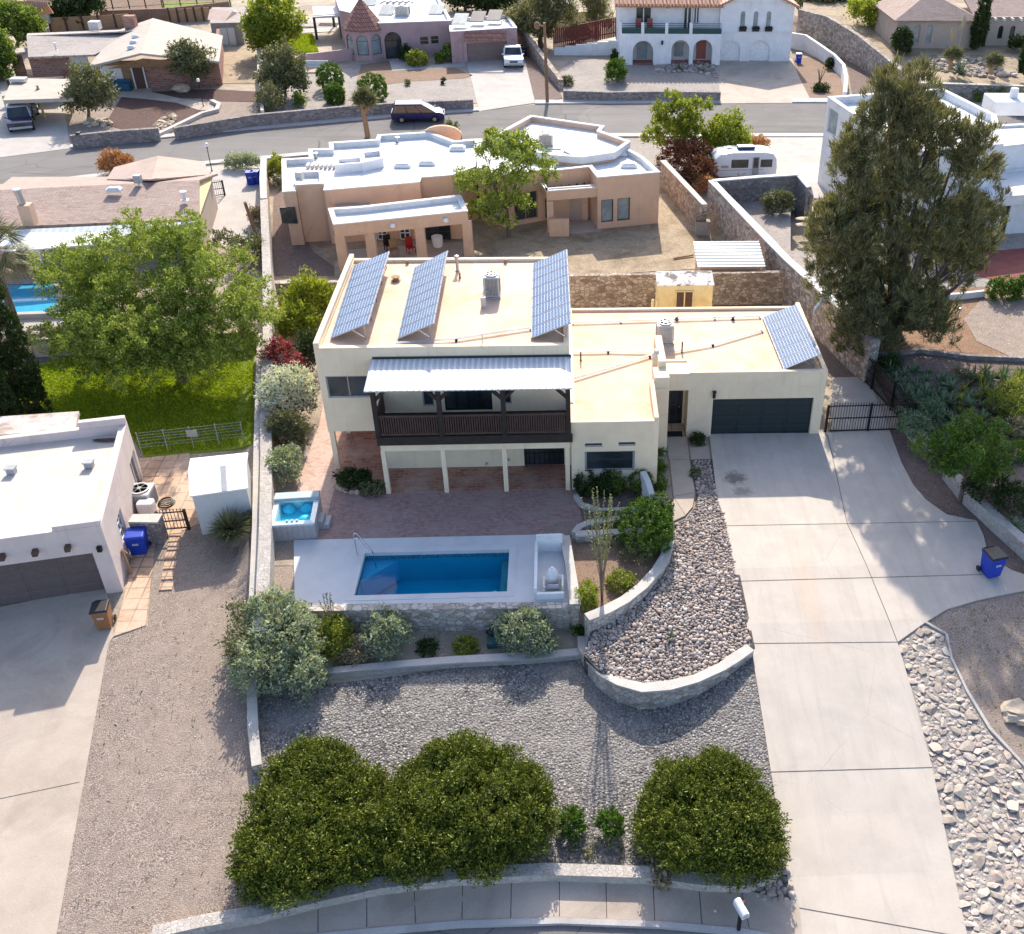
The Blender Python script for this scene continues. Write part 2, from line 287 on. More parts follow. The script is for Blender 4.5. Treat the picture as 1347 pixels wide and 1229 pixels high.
M['mulch_brown'] = gravel('brown_mulch', [(.18, .13, .11), (.27, .20, .17), (.36, .28, .25)], 16, (.20, .14, .12), .5, .7, .03)
M['dead_lawn'] = gravel('dry_brown_planting', [(.26, .17, .12), (.34, .23, .16), (.42, .30, .22)], 20, (.30, .2, .14), .5, .4, .02)
M['cobbles'] = gravel('cobble_bed', [(.10, .085, .08), (.15, .13, .12), (.2, .17, .16)], 9, None, .3, .6, .03)
def stone_mat(name, cols):
    t = NT(name); g = t.n('ShaderNodeNewGeometry'); c = t.ramp(g.outputs['Random Per Island'], [(i/(len(cols)-1), q) for i, q in enumerate(cols)])
    c = t.mix(.6, c, t.mix(1., c, t.ramp(t.noise(9., 5, .7), [(.3, .6), (.7, 1.25)]), 'MULTIPLY')); t.bump(t.noise(25., 4), .3, .02); return t.fin(c, .85, 0, .25)
M['cobble'] = stone_mat('river_cobble', [(.20, .165, .145), (.34, .285, .25), (.47, .40, .35), (.38, .285, .235), (.58, .51, .45)])
M['riprap'] = stone_mat('limestone_riprap', [(.33, .275, .23), (.43, .37, .31), (.50, .435, .37), (.46, .36, .295), (.58, .515, .445)])
M['boulder'] = stone_mat('tan_boulder', [(.44, .33, .22), (.52, .41, .29), (.58, .47, .35)])
M['rubble'] = rubble('rubble_wall', [(.24, .19, .16), (.40, .33, .28), (.58, .51, .45), (.33, .26, .23)], (.46, .42, .38), 3., .05)
M['rubble_dark'] = rubble('rubble_wall_dark', [(.20, .17, .15), (.30, .26, .24), (.40, .36, .33), (.26, .22, .21)], (.42, .40, .39), 3.6, .06)
M['rubble_tan'] = rubble('rubble_wall_tan', [(.26, .19, .15), (.42, .33, .26), (.60, .51, .43), (.36, .27, .22)], (.46, .39, .33), 3.2, .05)
M['rubble_pale'] = rubble('rubble_wall_pale', [(.32, .27, .23), (.50, .45, .40), (.66, .61, .55), (.42, .34, .28)], (.62, .57, .51), 3.6, .04, stain=(.46, .40, .34))
M['rubble_smooth'] = rubble('rubble_wall_worn', [(.42, .38, .34), (.50, .46, .41), (.58, .53, .48), (.46, .40, .35)], (.84, .78, .71), 6.5, .03, (1, 1, 1.2), .7, .03, (.38, .34, .30))
M['capstone'] = surf('wall_cap', (.50, .46, .41), (.60, .56, .51), 2., (.40, .36, .32), .8, (.5, .8), .4, 25)
M['cap_white'] = surf('wall_cap_white', (.72, .72, .72), (.80, .80, .80), 2., (.60, .58, .56), .8, (.5, .8), .3, 25)
t = NT('window_glass'); c = t.mix(t.ramp(t.noise(.8, 3), [(.35, 0), (.65, 1)]), (.018, .024, .028), (.055, .065, .07)); M['glass'] = t.fin(c, .06, 0, .6)
t = NT('curtained_glass'); c = t.mix(t.ramp(t.noise(1.5, 3), [(.35, 0), (.65, 1)]), (.20, .25, .26), (.32, .37, .37)); M['glass_pale'] = t.fin(c, .12, 0, .6)
M['frame_white'] = plain('frame_white', (.72, .72, .70)); M['frame_dark'] = plain('frame_dark', (.035, .033, .032)); M['frame_tan'] = plain('frame_tan', (.42, .34, .28))
M['frame_grey'] = plain('frame_grey', (.36, .36, .36)); M['iron'] = plain('black_iron', (.018, .018, .02), .45, .3); M['darkwood'] = surf('dark_brown_timber', (.028, .022, .019), (.05, .038, .032), 3., None, bump=.2, rough=.6)
M['garage_dark'] = plain('garage_door_charcoal', (.022, .032, .034), .45); M['garage_brown'] = plain('garage_door_brown', (.13, .10, .095), .6); M['garage_tan'] = plain('garage_door_tan', (.25, .19, .17), .6); M['garage_white'] = plain('garage_door_white', (.78, .78, .78), .5)
M['wood'] = surf('timber', (.36, .22, .12), (.46, .30, .17), 6., (.28, .17, .1), 2., bump=.2); M['wood_pale'] = surf('painted_ply', (.68, .55, .28), (.74, .61, .34), 3., (.55, .42, .2), 1., bump=.15)
M['wood_grey'] = surf('grey_timber', (.30, .28, .27), (.38, .36, .34), 4., (.24, .22, .2), 1.5); M['wood_dark'] = surf('brown_board', (.075, .045, .036), (.12, .072, .058), 5.)
M['door_red'] = plain('red_door', (.28, .09, .07)); M['door_brown'] = plain('brown_door', (.09, .05, .04)); M['picket'] = plain('red_fence_paint', (.16, .03, .025), .7)
M['metal_roof'] = ribs('corrugated_steel', (.74, .75, .77), 4., 0, .72, .5, .05, .7); M['metal_shed'] = ribs('ribbed_shed_roof', (.42, .46, .46), 3., 1, .72, .55, .05, .7); M['patio_roof'] = ribs('white_patio_roof', (.72, .76, .78), 2.5, 0, .9, .5, .1, .4)
M['steel'] = plain('galvanised_steel', (.45, .46, .47), .35, .8); M['chrome'] = plain('chrome', (.7, .7, .7), .12, 1.); M['white_plastic'] = plain('white_plastic', (.78, .78, .78), .4, var=.04); M['grey_plastic'] = plain('grey_plastic', (.36, .37, .38), .5)
M['black_plastic'] = plain('black_plastic', (.016, .017, .02), .45); M['blue_plastic'] = plain('blue_plastic', (.012, .05, .42), .4); M['brown_plastic'] = plain('brown_plastic', (.30, .14, .06), .5)
M['ac_metal'] = plain('condenser_grille', (.20, .20, .19), .5, .3); M['ac_white'] = plain('condenser_cabinet', (.55, .53, .49), .5)
M['pole_wood'] = surf('pole_timber', (.22, .13, .08), (.30, .19, .12), 5., None, bump=.3); M['bark'] = surf('bark', (.12, .09, .07), (.20, .16, .13), 8., None, bump=.6, bsc=20, bd=.04); M['bark_grey'] = surf('bark_grey', (.22, .19, .17), (.32, .28, .26), 8., None, bump=.6, bsc=20, bd=.04)
M['tyre'] = plain('tyre_rubber', (.015, .015, .016), .85); M['rim'] = plain('alloy_rim', (.5, .5, .52), .3, .8); M['paint_white'] = plain('white_paint', (.75, .76, .78), .22, 0, .6, .03); M['paint_navy'] = plain('navy_paint', (.012, .02, .06), .18, .2, .7, .05)
M['paint_purple'] = plain('indigo_paint', (.02, .018, .10), .15, .2, .7, .05); M['paint_silver'] = plain('silver_paint', (.5, .52, .54), .25, .4, .6, .04); M['lamp_red'] = plain('tail_lamp_red', (.4, .02, .02), .2); M['lamp_clear'] = plain('head_lamp', (.75, .78, .8), .1)
M['grass'] = surf('lawn_soil', (.15, .22, .012), (.22, .30, .02), 2., (.28, .33, .03), .35, (.45, .75), .6, 40, .9, fine=.2, bd=.03); M['spa_acrylic'] = plain('spa_acrylic', (.62, .70, .72), .2); M['spa_side'] = plain('spa_cabinet', (.42, .40, .40), .6)
M['pool_plaster'] = surf('pool_plaster', (.05, .52, .70), (.07, .58, .76), 1., None, bump=0, fine=0); M['pool_pale'] = surf('pool_plaster_pale', (.2, .55, .8), (.25, .6, .85), 1., None, bump=0, fine=0)
M['pool_tile'] = bricks('pool_tile', (.05, .2, .33), (.25, .42, .5), (.4, .45, .48), .1, .1, .012, 0, 'xz', .2, .1)
def water(name, tint, rough=.03, wsc=3., k=1.):
    t = NT(name); t.t.nodes.remove(t.b); fr = t.n('ShaderNodeFresnel'); fr.inputs[0].default_value = 1.33; tr = t.n('ShaderNodeBsdfTransparent'); tr.inputs[0].default_value = (*tint, 1); gl = t.n('ShaderNodeBsdfGlossy'); gl.inputs['Roughness'].default_value = rough
    b = t.n('ShaderNodeBump'); b.inputs['Strength'].default_value = .12; b.inputs['Distance'].default_value = .05; t.l(t.noise(wsc, 3), b.inputs['Height']); t.l(b.outputs[0], gl.inputs['Normal']); t.l(b.outputs[0], fr.inputs['Normal'])
    m = t.n('ShaderNodeMixShader'); t.l(t.math('MULTIPLY', fr.outputs[0], k), m.inputs[0]); t.l(tr.outputs[0], m.inputs[1]); t.l(gl.outputs[0], m.inputs[2]); t.l(m.outputs[0], t.out.inputs['Surface']); return t.m
M['water'] = water('pool_water', (.31, .77, .86), .03, 2.2, .4); M['spa_water'] = water('spa_water', (.6, .95, .97), .08, 5., .06); M['water_pale'] = water('pale_pool_water', (.55, .85, .95))
# photovoltaic cells on the panel's own grid
t = NT('solar_cells'); uvn = t.n('ShaderNodeUVMap'); s = t.n('ShaderNodeSeparateXYZ'); t.l(uvn.outputs[0], s.inputs[0])
def gl_(o, k, w): return t.math('LESS_THAN', t.math('ABSOLUTE', t.math('SUBTRACT', t.math('FRACT', t.math('MULTIPLY', o, k)), .5)), .5-w)
g = t.math('MULTIPLY', gl_(s.outputs[0], 12., .07), gl_(s.outputs[1], 6., .07)); c = t.mix(g, (.55, .62, .70), t.mix(t.ramp(t.noise(2.5, 3), [(.3, 0), (.7, 1)]), (.055, .10, .20), (.09, .15, .265))); M['solar'] = t.fin(c, .5, 0, .04)
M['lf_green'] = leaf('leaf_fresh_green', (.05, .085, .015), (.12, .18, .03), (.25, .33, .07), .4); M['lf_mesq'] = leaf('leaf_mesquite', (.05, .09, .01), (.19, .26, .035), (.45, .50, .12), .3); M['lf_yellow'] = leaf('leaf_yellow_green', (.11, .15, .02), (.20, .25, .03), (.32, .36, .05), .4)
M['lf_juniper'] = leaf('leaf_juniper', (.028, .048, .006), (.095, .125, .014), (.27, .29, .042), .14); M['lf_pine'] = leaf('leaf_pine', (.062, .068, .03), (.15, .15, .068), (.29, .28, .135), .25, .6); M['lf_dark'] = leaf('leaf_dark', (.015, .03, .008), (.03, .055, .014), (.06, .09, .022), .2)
M['lf_sage'] = leaf('leaf_sage_grey', (.14, .18, .11), (.28, .33, .22), (.46, .50, .37), .3); M['lf_olive'] = leaf('leaf_olive', (.08, .09, .04), (.14, .15, .07), (.24, .24, .12), .2); M['lf_agave'] = leaf('leaf_agave', (.06, .11, .055), (.14, .20, .105), (.27, .32, .19), .15)
M['lf_hedge'] = leaf('leaf_hedge', (.03, .07, .008), (.07, .14, .016), (.15, .24, .035), .25); M['lf_red'] = leaf('leaf_photinia', (.045, .04, .012), (.12, .06, .025), (.34, .10, .075), .2); M['lf_orange'] = leaf('leaf_orange', (.30, .12, .05), (.42, .20, .09), (.52, .30, .16), .25)
M['lf_dry'] = leaf('leaf_dry', (.22, .16, .09), (.34, .27, .16), (.46, .38, .25), .1); M['petal_white'] = leaf('petal_white', (.55, .56, .45), (.70, .72, .60), (.80, .82, .72), .2); M['petal_red'] = leaf('petal_crimson', (.25, .02, .05), (.42, .05, .09), (.55, .14, .18), .25)
M['lf_grass'] = leaf('grass_blade', (.14, .22, .008), (.26, .36, .014), (.42, .48, .04), .35, .7); M['lf_ochre'] = leaf('ocotillo_cane', (.13, .19, .05), (.23, .29, .09), (.36, .40, .17), .15); M['cane'] = surf('ocotillo_stem', (.20, .14, .11), (.30, .23, .18), 8., None)
M['lf_weed'] = leaf('leaf_weed', (.10, .13, .02), (.2, .24, .035), (.34, .36, .07), .3)
# ------------------------------------------------------------------ walls with real openings
def wall(mb, A, B, z0, z1, ops, dep=.14, z0f=None):
    """one wall face A->B (outside on the right hand), ops = (s0,s1,h0,h1,arch)"""
    A = Vector((A[0], A[1])); B = Vector((B[0], B[1])); e = B-A; L = e.length; e /= L; n = Vector((e.y, -e.x))
    pt = lambda s, h, d=0: (A.x+e.x*s-n.x*d, A.y+e.y*s-n.y*d, h)
    S = sorted({0., L} | {min(L, max(0, v)) for o in ops for v in o[:2]}); H = sorted({z0, z1} | {min(z1, max(z0, v)) for o in ops for v in o[2:4]})
    for i in range(len(S)-1):
        for j in range(len(H)-1):
            sm, hm = (S[i]+S[i+1])/2, (H[j]+H[j+1])/2
            if S[i+1]-S[i] < 1e-4 or H[j+1]-H[j] < 1e-4 or any(o[0] < sm < o[1] and o[2] < hm < o[3] for o in ops): continue
            mb.add([pt(S[i], H[j]), pt(S[i+1], H[j]), pt(S[i+1], H[j+1]), pt(S[i], H[j+1])], [(0, 1, 2, 3)])
    for o in ops:
        s0, s1, h0, h1 = o[:4]; d = o[5] if len(o) > 5 else dep; top = h1
        if o[4]:                        # arched head
            r = (s1-s0)/2; ry = min(r, (h1-h0)*.6); sp = h1-ry; K = 12
            arc = [((s0+s1)/2 - r*math.cos(math.pi*k/K), sp+ry*math.sin(math.pi*k/K)) for k in range(K+1)]
            mb.add([pt(s0, h1)]+[pt(*q) for q in reversed(arc[:K//2+1])], [tuple(range(K//2+2))]); mb.add([pt(s1, h1)]+[pt(*q) for q in reversed(arc[K//2:])], [tuple(range(K//2+2))])
            for k in range(K): mb.add([pt(*arc[k]), pt(*arc[k+1]), pt(*arc[k+1], d), pt(*arc[k], d)], [(0, 1, 2, 3)])
            top = sp
        else: mb.add([pt(s0, h1), pt(s1, h1), pt(s1, h1, d), pt(s0, h1, d)], [(0, 1, 2, 3)])
        mb.add([pt(s0, h0), pt(s0, top), pt(s0, top, d), pt(s0, h0, d)], [(0, 1, 2, 3)]); mb.add([pt(s1, h0), pt(s1, h0, d), pt(s1, top, d), pt(s1, top)], [(0, 1, 2, 3)])
        mb.add([pt(s0, h0), pt(s0, h0, d), pt(s1, h0, d), pt(s1, h0)], [(0, 1, 2, 3)])
def fill(root, A, B, o, kind, fm, pm, nx=1, ny=1, dep=.14, fw=.06, label=None):
    """what stands in an opening: window, door or garage door with its sub-parts"""
    A = Vector((A[0], A[1])); B = Vector((B[0], B[1])); e = (B-A).normalized(); n = Vector((e.y, -e.x)); s0, s1, h0, h1 = o[:4]; arch = o[4]; d = o[5] if len(o) > 5 else dep
    p = lambda s, h, q: Vector((A.x+e.x*s-n.x*q, A.y+e.y*s-n.y*q, h))
    f = MB(); g = MB()
    def outline(ins):
        if not arch: return [(s0+ins, h0+ins), (s1-ins, h0+ins), (s1-ins, h1-ins), (s0+ins, h1-ins)]
        r = (s1-s0)/2; ry = min(r, (h1-h0)*.6); K = 12
        return [(s0+ins, h0+ins), (s1-ins, h0+ins)] + [((s0+s1)/2+(r-ins)*math.cos(math.pi*k/K), h1-ry+(ry-ins)*math.sin(math.pi*k/K)) for k in range(K+1)]
    if kind == 'garage':
        rows, cols = ny, nx; w, h = (s1-s0)/cols, (h1-h0)/rows
        g.add([p(s0, h0, d), p(s1, h0, d), p(s1, h1, d), p(s0, h1, d)], [(0, 1, 2, 3)]) if not arch else g.add([p(*q, d) for q in outline(0)], [tuple(range(len(outline(0))))])
        for i in range(cols):
            for j in range(rows):
                a, b, c, k = s0+i*w+.05, s0+(i+1)*w-.05, h0+j*h+.03, h0+(j+1)*h-.03
                if arch and j == rows-1: continue
                q = d-.025; vs = [p(a, c, d), p(b, c, d), p(b, k, d), p(a, k, d), p(a+.04, c+.03, q), p(b-.04, c+.03, q), p(b-.04, k-.03, q), p(a+.04, k-.03, q)]
                g.add(vs, [(4, 5, 6, 7), (0, 1, 5, 4), (1, 2, 6, 5), (2, 3, 7, 6), (3, 0, 4, 7)])
        return g.build('garage_door', fm, root)
    a, b = outline(.0), outline(fw); N = len(a); q0, q1 = d-.05, d-.002
    vs = [p(*x, q0) for x in a]+[p(*x, q0) for x in b]+[p(*x, q1) for x in b]
    f.add(vs, [(i, (i+1) % N, (i+1) % N+N, i+N) for i in range(N)]+[(i+N, (i+1) % N+N, (i+1) % N+2*N, i+2*N) for i in range(N)])
    hs = h1-((min((s1-s0)/2, (h1-h0)*.6)) if arch else 0)
    for i in range(1, nx): s = s0+(s1-s0)*i/nx; f.bar(p(s, h0+fw, d-.025), p(s, h1-fw, d-.025), fw*.8, .04)
    for j in range(1, ny): h = h0+(hs-h0)*j/ny if arch else h0+(h1-h0)*j/ny; f.bar(p(s0+fw, h, d-.025), p(s1-fw, h, d-.025), fw*.8, .04)
    if arch: f.bar(p(s0+fw, hs, d-.025), p(s1-fw, hs, d-.025), fw*.7, .04)
    fr = f.build('window_frame' if kind == 'win' else 'door_frame', fm)
    fr_loc = fr.location.copy()
    w = g
    w.add([p(*x, d-.012) for x in b], [tuple(range(N))])
    wo = w.build('window' if kind == 'win' else 'door', pm, root)
    if label: wo['label'] = label
    fr.parent = wo; fr.location = fr_loc - Vector(ORG[root.name]); 
    if kind == 'door':
        k = MB(); k.rock(p(s1-fw-.1, h0+1.0, d-.06), (.035, .035, .035), 0, 1, 0); k.build('door_handle', M['chrome'], wo)
    return wo
def inset(poly, t):
    n = len(poly); out = []
    for i in range(n):
        a, b, c = Vector(poly[i-1]), Vector(poly[i]), Vector(poly[(i+1) % n]); d1 = (b-a).normalized(); d2 = (c-b).normalized(); n1 = Vector((-d1.y, d1.x)); n2 = Vector((-d2.y, d2.x))
        m = n1+n2; k = max(.35, m.length_squared/2); out.append(b+m*t/k)
    return out
def ccw(poly):
    poly = [Vector((p[0], p[1])) for p in poly]; a = sum(poly[i-1].x*poly[i].y-poly[i].x*poly[i-1].y for i in range(len(poly)))
    return poly if a > 0 else poly[::-1]
def block(root, poly, z0, z1, wm, rm, par=.25, th=.22, ops=None, cm=None, name='walls', dep=.14, bottom=False):
    """flat roofed block with parapet; poly counter-clockwise from front left; ops {edge: [(rect or px, kind, frame, pane, nx, ny, arch)]}"""
    poly = [Vector((p[0], p[1])) for p in poly]; n = len(poly); mb = MB(); ops = ops or {}; todo = []
    for i in range(n):
        A, B = poly[i], poly[(i+1) % n]; L = []
        for spec in ops.get(i, []):
            r = spec['r'] if 'r' in spec else None
            if r is None:
                u0, v0, u1, v1 = spec['px']; s0, h0 = PW(u0, v1, A, B); s1, h1 = PW(u1, v0, A, B); r = (s0, s1, max(z0, h0), h1)
            if spec.get('k') in ('door', 'garage', 'open') and r[2] < z0+.5: r = (r[0], r[1], z0, r[3])
            r = (max(.05, min(r[0], r[1])), min((B-A).length-.05, max(r[0], r[1])), r[2], min(r[3], z1-.05), spec.get('arch', False), spec.get('d', dep)); L.append(r); todo.append((A, B, r, spec))
        wall(mb, A, B, z0, z1, L, dep)
    ins = inset(poly, th); zr = z1-par
    for i in range(n):
        j = (i+1) % n
        mb.cur = 0; mb.add([(*poly[i], z1), (*poly[j], z1), (*ins[j], z1), (*ins[i], z1)], [(0, 1, 2, 3)])
        mb.cur = 1 if cm is not None else 0; mb.add([(*ins[i], zr-.05), (*ins[i], z1), (*ins[j], z1), (*ins[j], zr-.05)], [(0, 1, 2, 3)])
    if cm is not None:
        mb.cur = 1; out = inset(poly, -.03); i2 = inset(poly, th+.03)
        for i in range(n):
            j = (i+1) % n
            for a, b, c, d in (((*out[i], z1+.05), (*out[j], z1+.05), (*i2[j], z1+.05), (*i2[i], z1+.05)), ((*out[i], z1-.02), (*out[j], z1-.02), (*out[j], z1+.05), (*out[i], z1+.05)), ((*i2[i], z1-.02), (*i2[i], z1+.05), (*i2[j], z1+.05), (*i2[j], z1-.02))): mb.add([a, b, c, d], [(0, 1, 2, 3)])
    if bottom: mb.cur = 0; mb.add([(*p, z0) for p in reversed(poly)], [tuple(range(n))])
    mb.build(name, [wm, cm] if cm is not None else wm, root)
    r = MB(); r.add([(*p, zr) for p in ins], [tuple(range(n))]); r.build('roof', rm, root)
    for A, B, rr, s in todo:
        if s.get('k', 'win') == 'open': continue
        fill(root, A, B, rr, s.get('k', 'win'), s.get('f', M['frame_white']), s.get('p', M['glass']), s.get('nx', 1), s.get('ny', 1), rr[5], s.get('fw', .06))
def W(u0, v0, u1, v1, **k): k['px'] = (u0, v0, u1, v1); return k
def PP(px, z): return [P(u, v, z).to_2d() for u, v in px]
# ------------------------------------------------------------------ free standing walls
def rubble_wall(name, label, pts, z1, th, m, cm=None, z0=None, cat='wall', px=True, caph=.06, step=2.5, zref=None):
    """pts = survey pixels of the wall's top line at height z1 (number or list)"""
    if isinstance(z1, tuple): z1 = [PG(u, v, lambda x, y: G(x, y)+z1[1]).z for u, v in pts]
    zs = z1 if isinstance(z1, list) else [z1]*len(pts); W_ = [P(u, v, z) if px else Vector((u, v, z)) for (u, v), z in zip(pts, zs)]
    Q = [W_[0]]
    for a, b in zip(W_, W_[1:]):
        k = max(1, int((b-a).length/step)); Q += [a.lerp(b, (i+1)/k) for i in range(k)]
    n = len(Q); nr = []
    for i in range(n):
        d = (Q[min(n-1, i+1)]-Q[max(0, i-1)]).to_2d().normalized(); nr.append(Vector((-d.y, d.x)))
    base = [(z0 if z0 is not None else G(q.x, q.y)-.35) for q in Q]; mb = MB(); vs = []
    for q, k, b in zip(Q, nr, base):
        for sgn, z in ((-1, b), (-1, q.z), (1, q.z), (1, b)): vs.append((q.x+k.x*sgn*th/2, q.y+k.y*sgn*th/2, z))
    fs = [(4*i+a, 4*i+4+a, 4*i+4+b, 4*i+b) for i in range(n-1) for a, b in ((0, 1), (1, 2), (2, 3))]+[(0, 1, 2, 3), (4*n-1, 4*n-2, 4*n-3, 4*n-4)]
    mb.add(vs, fs)
    if cm is not None:
        mb.cur = 1; vs = []
        for q, k in zip(Q, nr):
            j = random.uniform(-.02, .02); t = th/2+.03+j
            for sgn, z in ((-1, q.z-.02), (-1, q.z+caph), (1, q.z+caph+j*.6), (1, q.z-.02)): vs.append((q.x+k.x*sgn*t, q.y+k.y*sgn*t, z))
        mb.add(vs, fs)
    return solo(name, mb, [m, cm] if cm is not None else m, label, cat)
# ------------------------------------------------------------------ foliage
def sph(n): v = RNG.normal(size=(n, 3)); return v/np.linalg.norm(v, axis=1, keepdims=True)
def clumps(ells, n, shell=.72, lump=.3, low=-.55):
    """clump centres through the crown's volume, mostly near its skin, with an uneven outline"""
    vol = np.array([e[1][0]*e[1][1]+e[1][0]*e[1][2]+e[1][1]*e[1][2] for e in ells]); out = []; nd = []
    for e, k in zip(ells, np.maximum(4, (n*vol/vol.sum()).astype(int))):
        d = sph(k*3); d = d[d[:, 2] > low][:k]; c = np.array(e[0]); r = np.array(e[1])
        bump = np.array([1+lump*(mnoise.noise(Vector(q*2.1)+Vector(tuple(c*.7)))+.5*mnoise.noise(Vector(q*5.)+Vector(tuple(c)))) for q in d])
        rad = (shell+(1-shell)*RNG.random(len(d)))*np.where(RNG.random(len(d)) < .22, .6, 1.)
        out.append(c + d*r*(bump*rad)[:, None]); nd.append(d)
    return np.vstack(out), np.vstack(nd)
def puffs(ells, n, r0, r1, flat=.8, shell=.8, low=-.7):
    """break big crown lobes into many small foliage masses"""
    C, N = clumps(ells, n, shell, .25, low); return [(tuple(c), (r*RNG.uniform(.85, 1.2), r*RNG.uniform(.85, 1.2), r*flat)) for c, r in zip(C, RNG.uniform(r0, r1, len(C)))]
def leaf_verts(C, N, per, rad, size, asp, spike, up=.25, var=.45):
    k = len(C)*per; c = np.repeat(C, per, 0); nn = np.repeat(N, per, 0)
    pos = c + RNG.normal(size=(k, 3))*rad*.55
    d = nn*spike + RNG.normal(size=(k, 3))*(.75) ; d[:, 2] += up; d /= np.linalg.norm(d, axis=1, keepdims=True)
    s = np.cross(d, RNG.normal(size=(k, 3))); s /= np.linalg.norm(s, axis=1, keepdims=True)+1e-9
    L = size*(1+var*RNG.normal(size=(k, 1))).clip(.4, 1.8); Wd = L*asp
    return np.stack([pos-d*L*.5, pos+s*Wd*.5, pos+d*L*.5, pos-s*Wd*.5], 1)
def leaf_mesh(name, V, mats, midx=None, parent=None, org=None):
    k = len(V); me = bpy.data.meshes.new(name); A = (V.reshape(-1, 3)-np.array(org)).astype(np.float32)
    me.vertices.add(k*4); me.vertices.foreach_set('co', A.ravel()); me.loops.add(k*4); me.loops.foreach_set('vertex_index', np.arange(k*4, dtype=np.int32))
    me.polygons.add(k); me.polygons.foreach_set('loop_start', np.arange(0, k*4, 4, dtype=np.int32)); me.polygons.foreach_set('loop_total', np.full(k, 4, dtype=np.int32))
    for m in mats: me.materials.append(m)
    if midx is not None: me.polygons.foreach_set('material_index', midx.astype(np.int32))
    me.update(calc_edges=True); o = bpy.data.objects.new(name, me); COL.objects.link(o)
    if parent is None: o.location = org; ORG[o.name] = tuple(org)
    else: o.parent = parent; ORG[o.name] = ORG[parent.name]
    return o
def crown(base, px, dy=0., rz=1., rd=1.):
    """crown lobes given as (u, v, ru, rv[, dy]) seen in the photo, standing on the base's plane"""
    out = []
    for q in px:
        y = base[1]+dy+(q[4] if len(q) > 4 else 0); c = PY(q[0], q[1], y); k = ppm(c); out.append(((c.x, c.y, c.z), (q[2]/k, q[2]/k*rd, q[3]/k*rz)))
    return out
def plant(name, label, cat, base, ells, mat, ncl, per, rad, size, asp=.5, spike=.4, up=.25, trunk=0, bark='bark', limbs=7, flower=None, fr=.2, group=None, shell=.72, lump=.3, low=-.55, lean=(0, 0), core=False, forks=None, puff=None):
    big = ells
    if puff: ells = puffs(ells, *puff)
    base = Vector(base); C, N = clumps(ells, ncl, shell, lump, low); zc = C[:, 2] > base.z+.03; C, N = C[zc], N[zc]
    V = leaf_verts(C, N, per, rad, size, asp, spike, up); V[:, :, 2] = np.maximum(V[:, :, 2], base.z+.01); mats = [M[mat]]; mi = None
    if flower:
        top = (V.mean(1)-np.array([e[0] for e in ells]).mean(0)); pick = RNG.random(len(V)) < fr*np.where(top[:, 2] > -.2, 1.3, .5); mats.append(M[flower]); mi = pick.astype(int)
    if trunk or forks:
        t = T(name, label, cat, base, 0, group); mb = MB(); cs = np.array([e[0] for e in ells]); ctr = Vector(cs.mean(0)); zt = min(e[0][2]-e[1][2]*.55 for e in big); ells = big
        fork = Vector((base.x*.6+ctr.x*.4+lean[0], base.y*.6+ctr.y*.4+lean[1], max(base.z+.3, min(zt, ctr.z)))); mb.tube([base-Vector((0, 0, .15)), base.lerp(fork, .5)+Vector((random.uniform(-1, 1)*trunk*.4, 0, 0)), fork], [trunk*1.25, trunk, trunk*.8], 8)
        pick = RNG.choice(len(C), min(limbs*3, len(C)), replace=False); mains = []
        for q in range(limbs):
            e = ells[q % len(ells)]; a = 2*math.pi*q/limbs; end = Vector(e[0])+Vector((math.cos(a)*e[1][0]*.5, math.sin(a)*e[1][1]*.5, random.uniform(-.1, .5)*e[1][2])); mid = fork.lerp(end, .5)+Vector((0, 0, -.06*(end-fork).length)); mb.tube([fork, mid, end], [trunk*.6, trunk*.36, trunk*.12], 5); mains.append((mid, end))
        for k in pick: end = Vector(C[k]); m_ = min(mains, key=lambda s: (s[1]-end).length); mb.tube([m_[0].lerp(m_[1], random.uniform(.2, .8)), end], [trunk*.22, trunk*.05], 4)
        mb.build('trunk', M[bark], t, smooth=.9); leaf_mesh('crown', V, mats, mi, t, base); return t
    return tag(leaf_mesh(name, V, mats, mi, None, base), label, cat, group)
def blades(name, label, cat, base, n, L, w, mat, spread=1., droop=.25, group=None, seed=0, stem=None, curve=3):
    """rosette of sword leaves (agave, yucca, grass, sotol), each leaf keeled and tapering"""
    rs = random.Random(seed+int(base[0]*97)); mb = MB(); b = Vector(base)
    for i in range(n):
        a = rs.random()*6.283; el = math.acos(1-rs.random()*spread*.98) if spread <= 1 else math.acos(1-rs.random()*min(1.7, spread)); l = L*rs.uniform(.7, 1.1); d = Vector((math.cos(a)*math.sin(el), math.sin(a)*math.sin(el), max(.05, math.cos(el)))); s = Vector((-math.sin(a), math.cos(a), 0)); pts = []
        for k in range(curve+1):
            t = k/curve; q = b+d*l*t+Vector((0, 0, -droop*l*t*t)); q.z = max(q.z, b.z+.02); wd = w*(1-t)**.7*(.55+.9*min(t*3, .5)); pts.append((q-s*wd/2+Vector((0, 0, wd*.25)), q, q+s*wd/2+Vector((0, 0, wd*.25))))
        for k in range(curve): mb.add([*pts[k], *pts[k+1]], [(0, 1, 4, 3), (1, 2, 5, 4)])
    if stem: mb.cyl(b-Vector((0, 0, .1)), b+Vector((0, 0, stem)), stem*.3, stem*.2, 7)
    return solo(name, mb, M[mat], label, cat, group, org=base)
